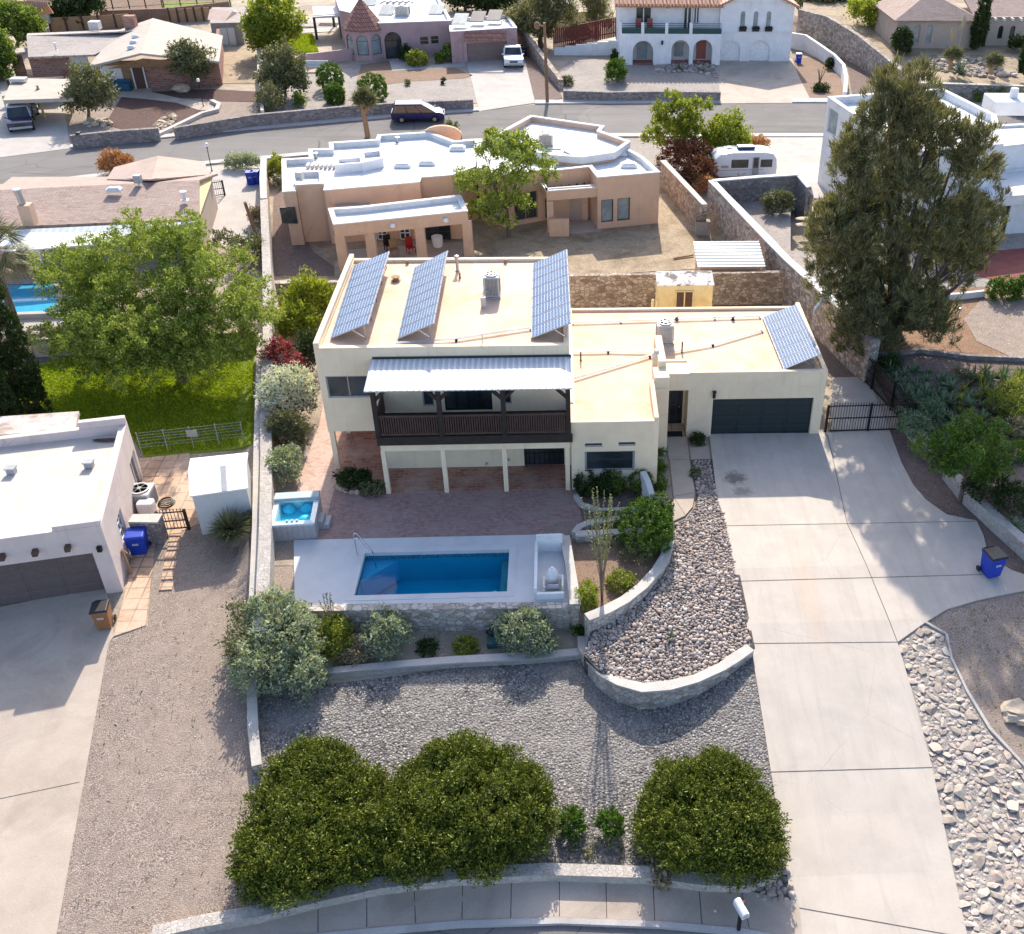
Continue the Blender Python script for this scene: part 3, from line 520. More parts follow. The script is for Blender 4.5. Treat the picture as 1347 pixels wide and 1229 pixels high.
def juniper(name, label, cat, lobes, n, mat='lf_juniper', L=.3, per=14, size=.1, core=.76, z0=None):
    """dense bush of upswept sprays: every spray a little plume of scale leaves, over an inner mass of foliage"""
    E = [lobe(*q[:4], q[4], z0) for q in lobes]; e0 = E[0]; base = Vector((e0[0][0], e0[0][1], z0 if z0 is not None else G(e0[0][0], e0[0][1])))
    wts = np.array([e[1][0]*e[1][1] for e in E]); S = []; A = []
    for e, k in zip(E, (n*wts/wts.sum()).astype(int)):
        d = sph(k*3); d = d[d[:, 2] > -.45][:k]; c = np.array(e[0]); r = np.array(e[1])
        b = np.array([1+.14*mnoise.noise(Vector(q*2.2)+Vector(tuple(c)))+.26*mnoise.noise(Vector(q*6.)+Vector(tuple(c*1.3))) for q in d]); p = c+d*r*(b*(.9+.1*RNG.random(len(d))))[:, None]
        ins = np.zeros(len(p), bool)
        for f in E:
            if f is not e: ins |= ((((p-np.array(f[0]))/np.array(f[1]))**2).sum(1) < .72)
        S.append(p[~ins]); A.append(d[~ins])
    big = E; E2 = []
    S = np.vstack(S); A = np.vstack(A); pick = RNG.choice(len(S), min(len(S), int(20*sum(e[1][0]*e[1][1] for e in E))), replace=False)
    for i in pick: E2.append((S[i]-A[i]*.22, RNG.uniform(.24, .52)))
    Q = []; B_ = []
    for c, r in E2: d = sph(26); d[:, 2] = np.abs(d[:, 2])*.9-.1; Q.append(c+d*r*RNG.uniform(.75, 1.05, (26, 1))*np.array([1, 1, .85])); B_.append(d)
    S = np.vstack([S[::10]]+Q); A = np.vstack([A[::10]]+B_); A = A*.75+RNG.normal(size=A.shape)*.38; A[:, 2] += .45; A /= np.linalg.norm(A, axis=1, keepdims=True)
    k = len(S)*per; t = np.tile(np.linspace(-.55, .5, per), len(S))[:, None]; c = np.repeat(S, per, 0); a = np.repeat(A, per, 0); sl = np.repeat(RNG.uniform(.6, 1.25, (len(S), 1)), per, 0)*L
    pos = c+a*t*sl+RNG.normal(size=(k, 3))*.055*(1.05-t); d = a+RNG.normal(size=(k, 3))*.5; d /= np.linalg.norm(d, axis=1, keepdims=True); s = np.cross(d, RNG.normal(size=(k, 3))); s /= np.linalg.norm(s, axis=1, keepdims=True)+1e-9
    ln = size*RNG.uniform(.7, 1.3, (k, 1)); V = np.stack([pos-d*ln*.5, pos+s*ln*.2, pos+d*ln*.6, pos-s*ln*.2], 1)
    q = []
    for e in big: dd = sph(3200); q.append(np.array(e[0])+dd*np.array(e[1])*core*RNG.uniform(.85, 1.04, (3200, 1)))
    q = np.vstack(q); V2 = leaf_verts(q, q-np.array(E[0][0]), 1, .05, .2, .5, .2, .2); V = np.vstack([V, V2]); V[:, :, 2] = np.maximum(V[:, :, 2], np.array([G(x, y) for x, y in V[:, 0, :2][::1]])[:, None]+.02 if z0 is None else z0+.02)
    return tag(leaf_mesh(name, V, [M[mat]], None, None, base), label, cat)
# ------------------------------------------------------------------ vehicles and small things
def car(name, label, loc, rz, paint, L=4.8, Wd=1.9, H=1.75, kind='van', roofm=None):
    t = T(name, label, 'truck' if kind == 'pickup' else ('van' if kind == 'van' else 'car'), loc, rz); h = H; z0 = .28; zb = h*.56
    prof = {'van': [(-.49, .36), (-.5, .7), (-.495, .95), (-.47, zb+.04), (.28, zb), (.40, .93), (.475, .78), (.5, .58), (.49, .34)], 'suv': [(-.5, .4), (-.5, 1.0), (-.48, zb+.04), (.2, zb+.02), (.24, zb-.02), (.46, zb-.08), (.5, .85), (.49, .4)],
            'pickup': [(-.5, .5), (-.5, 1.12), (-.49, 1.16), (.18, 1.18), (.22, 1.14), (.47, 1.06), (.5, .9), (.495, .45)], 'hatch': [(-.5, .36), (-.5, .85), (-.47, zb), (.22, zb), (.44, zb-.12), (.5, .65), (.49, .34)]}[kind]
    def loft(mb, prof, w, tuck=.06):
        n = len(prof); rows = []
        for y, k in ((-w/2, .0), (-w/2+.0, 1), (w/2, 1), (w/2, 0)): rows.append(y)
        vs = []
        for y, ins in ((-w/2+tuck, .012), (-w/2, 0), (w/2, 0), (w/2-tuck, .012)):
            for x, z in prof: vs.append((x*L*(1-ins*1.2), y, z if ins == 0 else z+(.03 if z < .6 else -.03)))
        a, b = [0, 1, 2, 3], n; fs = []
        for r in range(3):
            for i in range(n): j = (i+1) % n; fs.append((r*n+i, r*n+j, (r+1)*n+j, (r+1)*n+i))
        fs.append(tuple(range(n))); fs.append(tuple(range(4*n-1, 3*n-1, -1))); mb.add(vs, fs)
    b = MB(); loft(b, prof, Wd)
    if kind == 'pickup':
        b.box((-.31*L, 0, 1.17), (.34*L, Wd*.98, .04))
    body = b.build('body', paint, t, local=True, bevel=.03, smooth=.6)
    cab = {'van': (-.48, .34, -.42, .10), 'suv': (-.485, .2, -.45, .08), 'pickup': (-.14, .2, -.10, .08), 'hatch': (-.46, .24, -.36, .08)}[kind]; zc = {'pickup': 1.15}.get(kind, zb)
    def frust(mb, a, b_, c, d, zl, zh, w0, w1):
        vs = [(a*L, -w0, zl), (b_*L, -w0, zl), (b_*L, w0, zl), (a*L, w0, zl), (c*L, -w1, zh), (d*L, -w1, zh), (d*L, w1, zh), (c*L, w1, zh)]
        mb.add(vs, [(3, 2, 1, 0), (4, 5, 6, 7), (0, 1, 5, 4), (1, 2, 6, 5), (2, 3, 7, 6), (3, 0, 4, 7)])
    g = MB(); frust(g, *cab, zc-.02, h-.06, Wd*.47, Wd*.40); g.build('window', M['glass'], t, local=True)
    r = MB(); frust(r, cab[2]-.012, cab[3]+.012, cab[2]+.01, cab[3]-.02, h-.09, h, Wd*.425, Wd*.38)
    for sx in (-1, 1):                  # pillars
        for f in (0, .36, .68, 1.):
            x0 = cab[0]+(cab[1]-cab[0])*f; x1 = cab[2]+(cab[3]-cab[2])*f; r.bar((x0*L, sx*Wd*.472, zc-.02), (x1*L, sx*Wd*.402, h-.06), .09, .05)
    r.build('roof', roofm or paint, t, local=True, bevel=.02, smooth=.6)
    wr = .36 if kind in ('pickup', 'suv') else .32
    for x in (-.31, .31):
        for s in (-1, 1):
            w = MB(); w.lathe((0, 0, 0), [(wr*.6, -.11), (wr*.95, -.11), (wr, -.07), (wr, .07), (wr*.95, .11), (wr*.6, .11)], 18); w.v = [(x*L+a, s*(Wd/2-.09)+c, wr+b_) for a, b_, c in w.v]; wo = w.build('wheel', M['tyre'], t, local=True, smooth=.7)
            q = MB(); q.cyl((x*L, s*(Wd/2-.02), wr), (x*L, s*(Wd/2+.025), wr), wr*.62, wr*.5, 14); q.build('rim', M['rim'], wo, local=True)
    for s in (-1, 1):
        q = MB(); q.box((.485*L, s*Wd*.36, zc*.74), (.1, .36, .16)); q.build('headlight', M['lamp_clear'], t, local=True, bevel=.02)
        q = MB(); q.box((-.493*L, s*Wd*.42, zc*.82), (.07, .18, .34)); q.build('taillight', M['lamp_red'], t, local=True, bevel=.015)
        q = MB(); q.box((cab[1]*L-.1, s*(Wd/2+.09), zc+.06), (.12, .18, .13)); q.build('mirror', paint, t, local=True, bevel=.02)
    for x_, z_ in ((.488, .5), (-.488, .45)): q = MB(); q.box((x_*L, 0, zc*z_), (.12, Wd*.92, .2)); q.build('bumper', M['grey_plastic'], t, local=True, bevel=.03)
    q = MB(); q.box((.497*L, 0, zc*.70), (.03, Wd*.42, .18)); q.build('grille', M['black_plastic'], t, local=True)
    return t
def cart(name, label, loc, rz, body, lid, group=None, h=1.05, w=.62, open_=0, box=None):
    t = T(name, label, 'trash bin', loc, rz, group); b = MB(); b.box((0, 0, h*.47), (w*.78, w*.86, h*.86), 0, 1.22); b.box((0, 0, h*.88), (w*1.02, w*1.1, .07)); b.box((0, -w*.5, h*.72), (w*.5, .03, .06)); b.build('bin_body', M[body], t, local=True, bevel=.02)
    l = MB(); l.box((0, -.02, h*.95), (w*1.08, w*1.16, .07), 0, .86); l.box((0, w*.6, h*.93), (w*.7, .05, .05)); lo = l.build('lid', M[lid], t, local=True, bevel=.02)
    for s in (-1, 1): k = MB(); k.cyl((s*w*.46, w*.42, .13), (s*w*.54, w*.42, .13), .13, None, 12); k.build('wheel', M['black_plastic'], t, local=True)
    k = MB(); [k.box((-.1+.05*i, -w*.545, h*(.6+.05*j)), (.035, .012, .03)) for i in range(5) for j in range(2)]; k.build('marking', M['white_plastic'], t, local=True)
    k = MB(); k.cyl((-w*.4, w*.66, h*.9), (w*.4, w*.66, h*.9), .018, None, 6); [k.cyl((s*w*.4, w*.5, h*.9), (s*w*.4, w*.66, h*.9), .018, None, 6) for s in (-1, 1)]; k.build('handle', M[lid], t, local=True)
    return t
def condenser(name, label, loc, w=.8, h=.95, m='ac_metal'):
    t = T(name, label, 'air conditioner', loc); b = MB(); b.box((0, 0, h*.5+.08), (w, w, h)); b.build('cabinet', M['ac_white'], t, local=True, bevel=.06)
    for k, (dx, dy, sx, sy) in enumerate(((0, -1, 1, 0), (1, 0, 0, 1), (0, 1, 1, 0), (-1, 0, 0, 1))):
        g = MB()
        for i in range(9):
            o = (i-4)*w*.09; g.box((dx*(w/2+.012)+sx*o, dy*(w/2+.012)+sy*o, h*.5+.08), (.03 if sx else .03, .03, h*.84))
        if k == 0: gr = g
        else: gr.add(g.v, g.f)
    gr.build('louvre_grille', M[m], t, local=True)
    f = MB(); f.lathe((0, 0, h+.08), [(w*.42, 0), (w*.44, .05), (w*.36, .06), (w*.36, .02)], 20); f.build('fan_ring', M['ac_white'], t, local=True)
    f = MB(); f.cyl((0, 0, h+.085), (0, 0, h+.1), w*.35, None, 20); f.build('fan_well', M['black_plastic'], t, local=True)
    f = MB(); f.cyl((0, 0, h+.09), (0, 0, h+.15), w*.1, None, 10); [f.bar((0, 0, h+.135), (math.cos(a)*w*.36, math.sin(a)*w*.36, h+.135), .025, .012) for a in (0, 1.05, 2.1, 3.14, 4.19, 5.24)]; f.build('fan_guard', M['steel'], t, local=True)
    p = MB(); p.box((0, 0, .04), (w*1.1, w*1.1, .08)); p.build('base', M['grey_plastic'], t, local=True)
    return t
def roof_vent(label, loc, h=.5, r=.06, cap=True, m='steel', group=None):
    b = MB(); b.lathe(loc, [(r*2., 0), (r*1.2, .05), (r, .08), (r, h*.8), (r*1.7, h*.82), (r*1.7, h*.95), (r*.6, h)] if cap else [(r*1.5, 0), (r, .06), (r, h)], 10); return solo('roof_vent', b, M[m], label, 'vent', group, smooth=.6)
def skylight(label, loc, w=.9, d=.7, rz=0, tilt=0, group=None):
    t = T('skylight', label, 'skylight', loc, rz, group); b = MB(); b.box((0, 0, .1), (w, d, .2)); b.build('kerb_frame', M['roof_white'], t, local=True, bevel=.02)
    b = MB(); b.box((0, 0, .25), (w*.86, d*.86, .1), 0, .8); b.build('dome', M['white_plastic'], t, local=True, bevel=.03); return t
def solar_array(label, BL, TL, TR, BR, n, roofz):
    t = T('solar_array', label, 'solar panels', BL); BL, TL, TR, BR = map(Vector, (BL, TL, TR, BR)); nr = (BR-BL).cross(TL-BL).normalized()
    for i in range(n):
        a, b = i/n+.004, (i+1)/n-.004; q = [BL.lerp(TL, a), BR.lerp(TR, a), BR.lerp(TR, b), BL.lerp(TL, b)]; m = MB(); m.slab(q, .045); po = m.build('panel', M['frame_grey'], t)
        c = sum(q, Vector())/4; ins = [p.lerp(c, .0)+(c-p).normalized()*.045+nr*.004 for p in q]; me = MB(); me.add(ins, [(0, 1, 2, 3)]); co = me.build('cells', M['solar'], po); uv = co.data.uv_layers.new(name='UVMap')
        for li, w in enumerate(((0, 0), (1, 0), (1, 1), (0, 1))): uv.data[li].uv = w
    k = max(3, n//2)
    for i in range(k+1):
        f = i/k*.96+.02; hi = BR.lerp(TR, f)-nr*.06; lo = BL.lerp(TL, f)-nr*.06; h2 = lo.lerp(hi, .86); g = MB(); g.bar(h2, (h2.x, h2.y, roofz), .05); g.bar(lo.lerp(hi, .55), (h2.x, h2.y, roofz+.05), .04); g.bar(lo, hi, .05); g.bar((lo.x, lo.y, roofz), lo, .05); g.build('rack_leg', M['steel'], t)
    return t
def pole(name, label, cat, a, b, r0, r1, m, extra=None):
    mb = MB(); mb.cyl(a, b, r0, r1, 10); 
    if extra: extra(mb)
    return solo(name, mb, M[m], label, cat, smooth=.8)
def lamp_post(label, base, h=2.2, group=None):
    t = T('lamp_post', label, 'lamp post', base, 0, group); m = MB(); m.lathe((0, 0, 0), [(.09, 0), (.05, .12), (.035, .2), (.03, h-.15), (.07, h-.1), (.07, h-.06)], 10); m.build('post', M['iron'], t, local=True, smooth=.6)
    g = MB(); g.rock((0, 0, h+.1), (.16, .16, .17), 0, 3, 0); g.build('globe', M['white_plastic'], t, local=True, smooth=1.5); return t
# ------------------------------------------------------------------ the land
def base_ground():
    xs = sorted({-420, -250, -150, -110, -90, 90, 120, 200, 420} | {x*.5 for x in range(-92, 52)} | set(range(-76, 80, 3)))
    ys = sorted({-150, -90, -60, 140, 180, 260, 420} | {y*.5 for y in range(-64, 36)} | set(range(-44, 132, 3)))
    nx = len(xs); V = [(x, y, -2.4 if -16.2 < x < -8.8 and -11.3 < y < -7.9 else G(x, y)) for y in ys for x in xs]; F = [(j*nx+i, j*nx+i+1, (j+1)*nx+i+1, (j+1)*nx+i) for j in range(len(ys)-1) for i in range(nx-1)]
    me = bpy.data.meshes.new('ground'); me.from_pydata(V, [], F); me.materials.append(M['sand']); o = bpy.data.objects.new('ground', me); COL.objects.link(o); o['kind'] = 'structure'
base_ground()
HALF = dict(step=.5)
# front yard and street
ground('gravel_yard', [(333, 1010), (338, 900), (440, 900), (600, 880), (765, 864), (790, 890), (830, 908), (885, 905), (945, 884), (985, 858), (1001, 929), (1015, 1018), (1043, 1190), (1000, 1180), (850, 1155), (600, 1165), (420, 1190), (325, 1205)], M['gravel_grey'], .03, **HALF)
ground('driveway', [(933, 573), (1088, 571), (1169, 566), (1185, 610), (1201, 640), (1217, 659), (1245, 679), (1284, 687), (1293, 706), (1300, 735), (1330, 752), (1347, 758), (1375, 768), (1375, 776), (1347, 779), (1315, 785), (1284, 792), (1246, 803), (1215, 822), (1180, 847), (1203, 925), (1226, 1012), (1271, 1229), (1275, 1262), (1051, 1262), (1041, 1190), (1014, 1018), (1000, 929), (987, 849), (969, 766), (955, 694), (943, 655)], M['drive'], .09, **HALF)
def joints(name, lines, off, w=.026, f=G, m='joint'):
    mb = MB()
    for a, b in lines:
        A, B = PG(*a, f), PG(*b, f); d = (B-A); n = max(1, int(d.length/.5)); s = Vector((-d.y, d.x, 0)).normalized()*w/2
        for i in range(n):
            p, q = A+d*i/n, A+d*(i+1)/n; vs = [p-s, p+s, q+s, q-s]; mb.add([(v.x, v.y, f(v.x, v.y)+off) for v in vs], [(0, 1, 2, 3) if True else 0])
    o = mb.build(name, M[m]); o['kind'] = 'structure'; return o
joints('driveway_joints', [((955, 694), (1284, 688)), ((970, 767), (1300, 758)), ((987, 849), (1180, 847)), ((1014, 1018), (1226, 1012)), ((1041, 1195), (1271, 1236)), ((1088, 573), (1114, 691)), ((1114, 691), (1180, 847))], .097)
ground('walkway', [(872, 572), (903, 571), (907, 607), (914, 650), (911, 668), (901, 680), (886, 687), (886, 655), (881, 609)], M['concrete_old'], .07, **HALF)
ground('stepping_pad', [(907, 590), (932, 588), (934, 605), (909, 606)], M['concrete_old'], .055, **HALF)
joints('walkway_joints', [((880, 607), (907, 606)), ((885, 655), (914, 650)), ((885, 655), (902, 680))], .077, .02)
bedF = lambda x, y: max(D(y)+.025, lerp(y, [-17, -14, -11], [-.62, -.34, 0]))
ground('cobble_bed', [(909, 606), (937, 605), (948, 655), (961, 694), (975, 766), (993, 853), (945, 882), (885, 901), (830, 903), (790, 886), (768, 862), (776, 835), (800, 806), (845, 778), (872, 745), (886, 690), (903, 683), (914, 668), (916, 650)], M['cobbles'], .03, bedF, 1., **HALF)
ground('street', [(-140, 1262), (100, 1250), (330, 1236), (546, 1226), (680, 1216), (800, 1217), (925, 1224), (1045, 1245), (1275, 1262), (1400, 1262), (1400, 2000), (-140, 2000)], M['asphalt'], .02, step=3)
def band(name, a, b, h, m, off=0, sub=.5):          # a raised strip between two survey lines
    mb = MB(); A = [PG(*p) for p in a]; B = [PG(*p) for p in b]; n = len(A)
    vs = [(p.x, p.y, G(p.x, p.y)+h) for p in A]+[(p.x, p.y, G(p.x, p.y)+h) for p in B]+[(p.x, p.y, G(p.x, p.y)-.25) for p in A]+[(p.x, p.y, G(p.x, p.y)-.25) for p in B]
    fs = []
    for i in range(n-1): fs += [(n+i, n+i+1, i+1, i), (i, i+1, 2*n+i+1, 2*n+i), (n+i+1, n+i, 3*n+i, 3*n+i+1)]
    fs += [(0, 2*n, 3*n, n), (n-1, 2*n-1, 4*n-1, 3*n-1)]
    mb.add(vs, fs); o = mb.build(name, M[m]); o['kind'] = 'structure'; return o
sw_top = [(150, 1240), (240, 1222), (338, 1204), (477, 1173), (604, 1159), (737, 1157), (870, 1163), (975, 1172), (1050, 1190)]; sw_bot = [(150, 1268), (240, 1254), (338, 1238), (477, 1224), (604, 1213), (737, 1209), (870, 1214), (975, 1223), (1056, 1238)]
band('sidewalk', sw_top, sw_bot, .1, 'concrete_old'); band('kerb', [(u, v+1) for u, v in sw_bot], [(u, v+9) for u, v in sw_bot], .13, 'kerb')
joints('sidewalk_joints', [((u, v+1), (u2, v2-1)) for (u, v), (u2, v2) in (((419, 1187), (419, 1230)), ((483, 1172), (483, 1223)), ((545, 1166), (547, 1218)), ((609, 1159), (608, 1212)), ((673, 1159), (672, 1211)), ((736, 1158), (736, 1209)), ((797, 1160), (798, 1211)), ((859, 1163), (861, 1214)), ((919, 1167), (923, 1219)), ((975, 1173), (985, 1224)))], .108, .025)
ground('gravel_strip', [(327, 690), (336, 800), (328, 900), (333, 1010), (322, 1196), (80, 1262), (75, 1229), (143, 845), (195, 823), (205, 700), (250, 690)], M['gravel_brown'], .025, **HALF)
ground('neighbour_driveway', [(-120, 812), (0, 800), (60, 787), (140, 770), (150, 838), (143, 848), (75, 1229), (68, 1262), (-160, 1262)], M['concrete_old'], .04, **HALF)
joints('neighbour_driveway_joints', [((0, 1052), (105, 1030))], .047, .02)
ground('tile_path', [(150, 838), (192, 824), (203, 733), (206, 690), (181, 690), (173, 732), (169, 765)], M['tile'], .05, **HALF)
ground('tile_patio', [(183, 604), (250, 597), (252, 640), (262, 690), (224, 706), (205, 700), (190, 660)], M['tile'], .045, **HALF)
for k, (u, v, w) in enumerate(((219, 773, 17), (221, 759, 15), (224, 745, 16), (225.5, 732, 16), (229, 720, 16), (230, 709, 15), (232, 699, 15))):
    ground('stepping_stone', [(u-w/2-1, v+5), (u+w/2-1, v+4), (u+w/2+1, v-5), (u-w/2+1, v-4)], M['tile'], .07, skirt=.1)
ground('lawn', [(-60, 500), (20, 490), (60, 478), (110, 468), (335, 460), (334, 584), (190, 602), (160, 552), (-60, 552)], M['grass'], .04, step=1)
ground('garden_soil', [(-70, 470), (0, 440), (110, 440), (335, 440), (335, 460), (110, 468), (60, 478), (20, 490), (-60, 500)], M['mulch_brown'], .03)
# right of the driveway
ground('mulch_strip', [(1169, 566), (1195, 563), (1212, 600), (1250, 640), (1300, 690), (1375, 755), (1375, 768), (1347, 758), (1330, 752), (1300, 735), (1293, 706), (1284, 687), (1245, 679), (1217, 659), (1201, 640), (1185, 610)], M['mulch_brown'], .04, **HALF)
ground('riprap_bed', [(1180, 847), (1215, 822), (1243, 838), (1250, 870), (1270, 912), (1300, 962), (1347, 1012), (1380, 1045), (1380, 1262), (1275, 1262), (1271, 1229), (1226, 1012), (1203, 925)], M['gravel_pale'], .03, **HALF)
ground('brown_slope', [(1215, 822), (1246, 803), (1284, 792), (1347, 779), (1400, 772), (1590, 935), (1800, 1100), (1800, 1300), (1560, 1300), (1400, 1060), (1347, 1012), (1300, 962), (1270, 912), (1250, 870), (1243, 838)], M['gravel_brown'], .03, **HALF)
band('stone_edging', [(1216, 821), (1243, 836), (1250, 868), (1270, 911), (1300, 961), (1347, 1011), (1385, 1048)], [(1219, 820), (1246, 836), (1253, 868), (1273, 910), (1303, 959), (1349, 1009), (1388, 1046)], .1, 'capstone')
bankF = lambda x, y: lerp(y, [-9, -2, 2, 6, 12], [.5, .6, .85, 1.0, 1.05])
ground('planting_bed', [(1196, 556), (1215, 590), (1250, 625), (1275, 655), (1320, 694), (1400, 765), (1600, 936), (1800, 936), (1800, 474), (1420, 474), (1347, 471), (1272, 468), (1212, 460), (1150, 468)], M['mulch_brown'], .0, bankF, 1.2)
ground('upper_terrace', [(1150, 468), (1212, 460), (1272, 468), (1347, 471), (1480, 476), (1800, 478), (1800, 250), (1345, 262), (1250, 262), (1110, 335), (1040, 330), (1040, 262), (958, 262), (985, 300), (1150, 448)], M['gravel_pale'], .0, flat(1.1), 1.3, step=2)
ground('red_patio', [(1270, 360), (1290, 332), (1400, 322), (1400, 362), (1320, 372)], surf('red_concrete', (.22, .06, .05), (.28, .09, .075), 1.2, (.18, .06, .05)), .02, flat(1.1), .0, step=2)
ground('bare_earth', [(1152, 466), (1170, 420), (1210, 390), (1250, 380), (1340, 375), (1400, 390), (1400, 470), (1300, 468), (1212, 459)], gravel('terracotta_earth', [(.30, .17, .10), (.38, .235, .15), (.46, .31, .21)], 14, (.24, .15, .095), .5, .7, .03), .012, flat(1.1), 0, step=2)
ground('dirt_ring', [(1268, 420), (1290, 395), (1330, 388), (1400, 400), (1400, 470), (1330, 470), (1285, 450)], M['gravel_brown'], .03, flat(1.1), 0, step=2)
ground('side_path', [(1093, 568), (1170, 565), (1143, 502), (1128, 497), (1095, 498)], M['concrete'], .05)
ground('side_dirt', [(1095, 498), (1128, 497), (1143, 500), (1120, 480), (1050, 400), (1030, 370), (752, 375), (745, 405), (960, 412)], M['mulch_brown'], .02)
# behind
ground('sandy_yard', [(350, 366), (352, 300), (380, 250), (430, 250), (620, 300), (720, 290), (870, 235), (905, 280), (990, 350), (752, 364)], M['yardsand'], .03)
ground('shade_garden', [(356, 364), (360, 260), (380, 235), (410, 330), (440, 352), (440, 364)], M['mulch_brown'], .045)
ground('back_patio', [(440, 352), (620, 340), (620, 318), (450, 330)], M['concrete_old'], .05)
ground('corner_patio', [(716, 311), (790, 305), (790, 290), (722, 292)], M['concrete_old'], .05)
ground('street', [(-150, 256), (0, 245), (130, 230), (277, 213), (400, 202), (560, 188), (700, 180), (800, 177), (1084, 177), (1200, 179), (1400, 186), (1400, 150), (1324, 142), (1200, 139), (1084, 136), (850, 137), (704, 138), (630, 147), (450, 161), (280, 176), (93, 196), (0, 208), (-150, 222)], M['asphalt'], .03, step=3)
near = [(-150, 256), (0, 245), (130, 230), (277, 213), (400, 202), (560, 188), (700, 180), (800, 177), (1084, 177), (1200, 179), (1400, 186)]; band('kerb', near, [(u, v+4) for u, v in near], .12, 'kerb')
farl = [(93, 196), (280, 176), (450, 161), (630, 147)]; band('kerb', [(u, v-4) for u, v in farl], farl, .14, 'kerb'); farr = [(704, 138), (850, 137), (948, 136.5)]; band('kerb', [(u, v-4.5) for u, v in farr], farr, .14, 'kerb'); f3 = [(1042, 136), (1084, 136), (1200, 139), (1324, 142), (1400, 150)]; band('kerb', [(u, v-5) for u, v in f3], f3, .14, 'kerb')
ground('concrete_forecourt', [(915, 179), (1082, 179), (1090, 262), (945, 262), (900, 225)], M['concrete'], .05, step=2)
ground('gravel_front', [(770, 184), (915, 181), (900, 225), (870, 235), (830, 200), (790, 195)], M['gravel_pale'], .03, step=2)
ground('neighbour_drive', [(262, 222), (345, 214), (352, 310), (300, 330), (262, 310)], M['concrete'], .04, step=2)
ground('brick_house_drive', [(-60, 214), (0, 208), (93, 196), (88, 165), (82, 130), (0, 120), (-60, 130)], M['concrete'], .05, step=2)
ground('cinder_bed', [(138, 165), (160, 128), (232, 130), (268, 140), (262, 152), (235, 165), (165, 172)], M['mulch'], .05, step=2)
ground('front_bed', [(92, 190), (95, 150), (138, 135), (230, 120), (340, 120), (344, 152), (220, 172)], M['gravel_brown'], .03, step=2)
ground('curved_path', [(150, 116), (200, 112), (200, 122), (235, 130), (282, 138), (282, 146), (262, 146), (232, 136), (190, 131), (155, 128)], M['concrete_old'], .07, step=2)
ground('cinder_bed', [(190, 122), (280, 118), (345, 122), (345, 135), (292, 134), (262, 130), (215, 130)], M['mulch'], .055, step=2)
ground('gravel_yard_far', [(345, 155), (348, 110), (440, 90), (470, 85), (625, 85), (635, 135), (450, 158)], M['gravel_pale'], .035, step=2)
ground('dry_bed', [(470, 105), (475, 86), (512, 80), (516, 94), (600, 90), (622, 100), (610, 104), (540, 108), (500, 113)], M['dead_lawn'], .05, step=2)
ground('entry_walk', [(512, 80), (530, 76), (545, 88), (612, 83), (612, 88), (516, 94)], M['concrete'], .065, step=2)
ground('pink_house_drive', [(612, 80), (690, 78), (704, 136), (630, 147), (622, 112)], M['concrete'], .05, step=2)
ground('brown_side', [(690, 78), (712, 60), (740, 130), (704, 136)], M['mulch_brown'], .04, step=2)
ground('front_garden', [(742, 126), (735, 90), (760, 75), (815, 82), (945, 80), (948, 118), (948, 125)], M['gravel_pale'], .045, step=2)
ground('white_house_drive', [(943, 80), (1042, 78), (1050, 100), (1068, 136), (948, 137)], M['concrete_old'], .06, step=2)
ground('corner_garden', [(1042, 78), (1075, 75), (1105, 95), (1115, 120), (1112, 134), (1068, 136), (1050, 100)], M['dead_lawn'], .04, step=2)
ground('alley', [(1040, 50), (1085, 62), (1115, 90), (1122, 132), (1190, 132), (1130, 70), (1060, 30), (1045, 20)], M['mulch_brown'], .03, step=2)
ground('lawn', [(380, 72), (375, 45), (412, 45), (420, 70)], M['grass'], .05, step=2)
ground('pool_terrace', [(380, 45), (440, 42), (450, 25), (390, 25)], M['concrete'], .05, step=2)
ground('side_gravel', [(285, 110), (340, 110), (345, 60), (290, 60)], M['yardsand'], .04, step=2)
ground('far_field', [(60, 22), (300, 18), (300, 0), (290, -12), (60, -8)], M['dead_lawn'], .04, step=3)
ground('far_lawn', [(215, 12), (305, 10), (305, 2), (215, 3)], M['grass'], .06, step=3)
hillF = lambda x, y: lerp(y, [66, 70, 100, 140], [1.5, 2.0, 2.6, 3.2])
ground('hillside_garden', [(1206, 109), (1360, 113), (1420, 40), (1420, -30), (1060, -30), (1056, 12), (1090, 24), (1160, 74)], M['yardsand'], 0, hillF, 3., step=3)
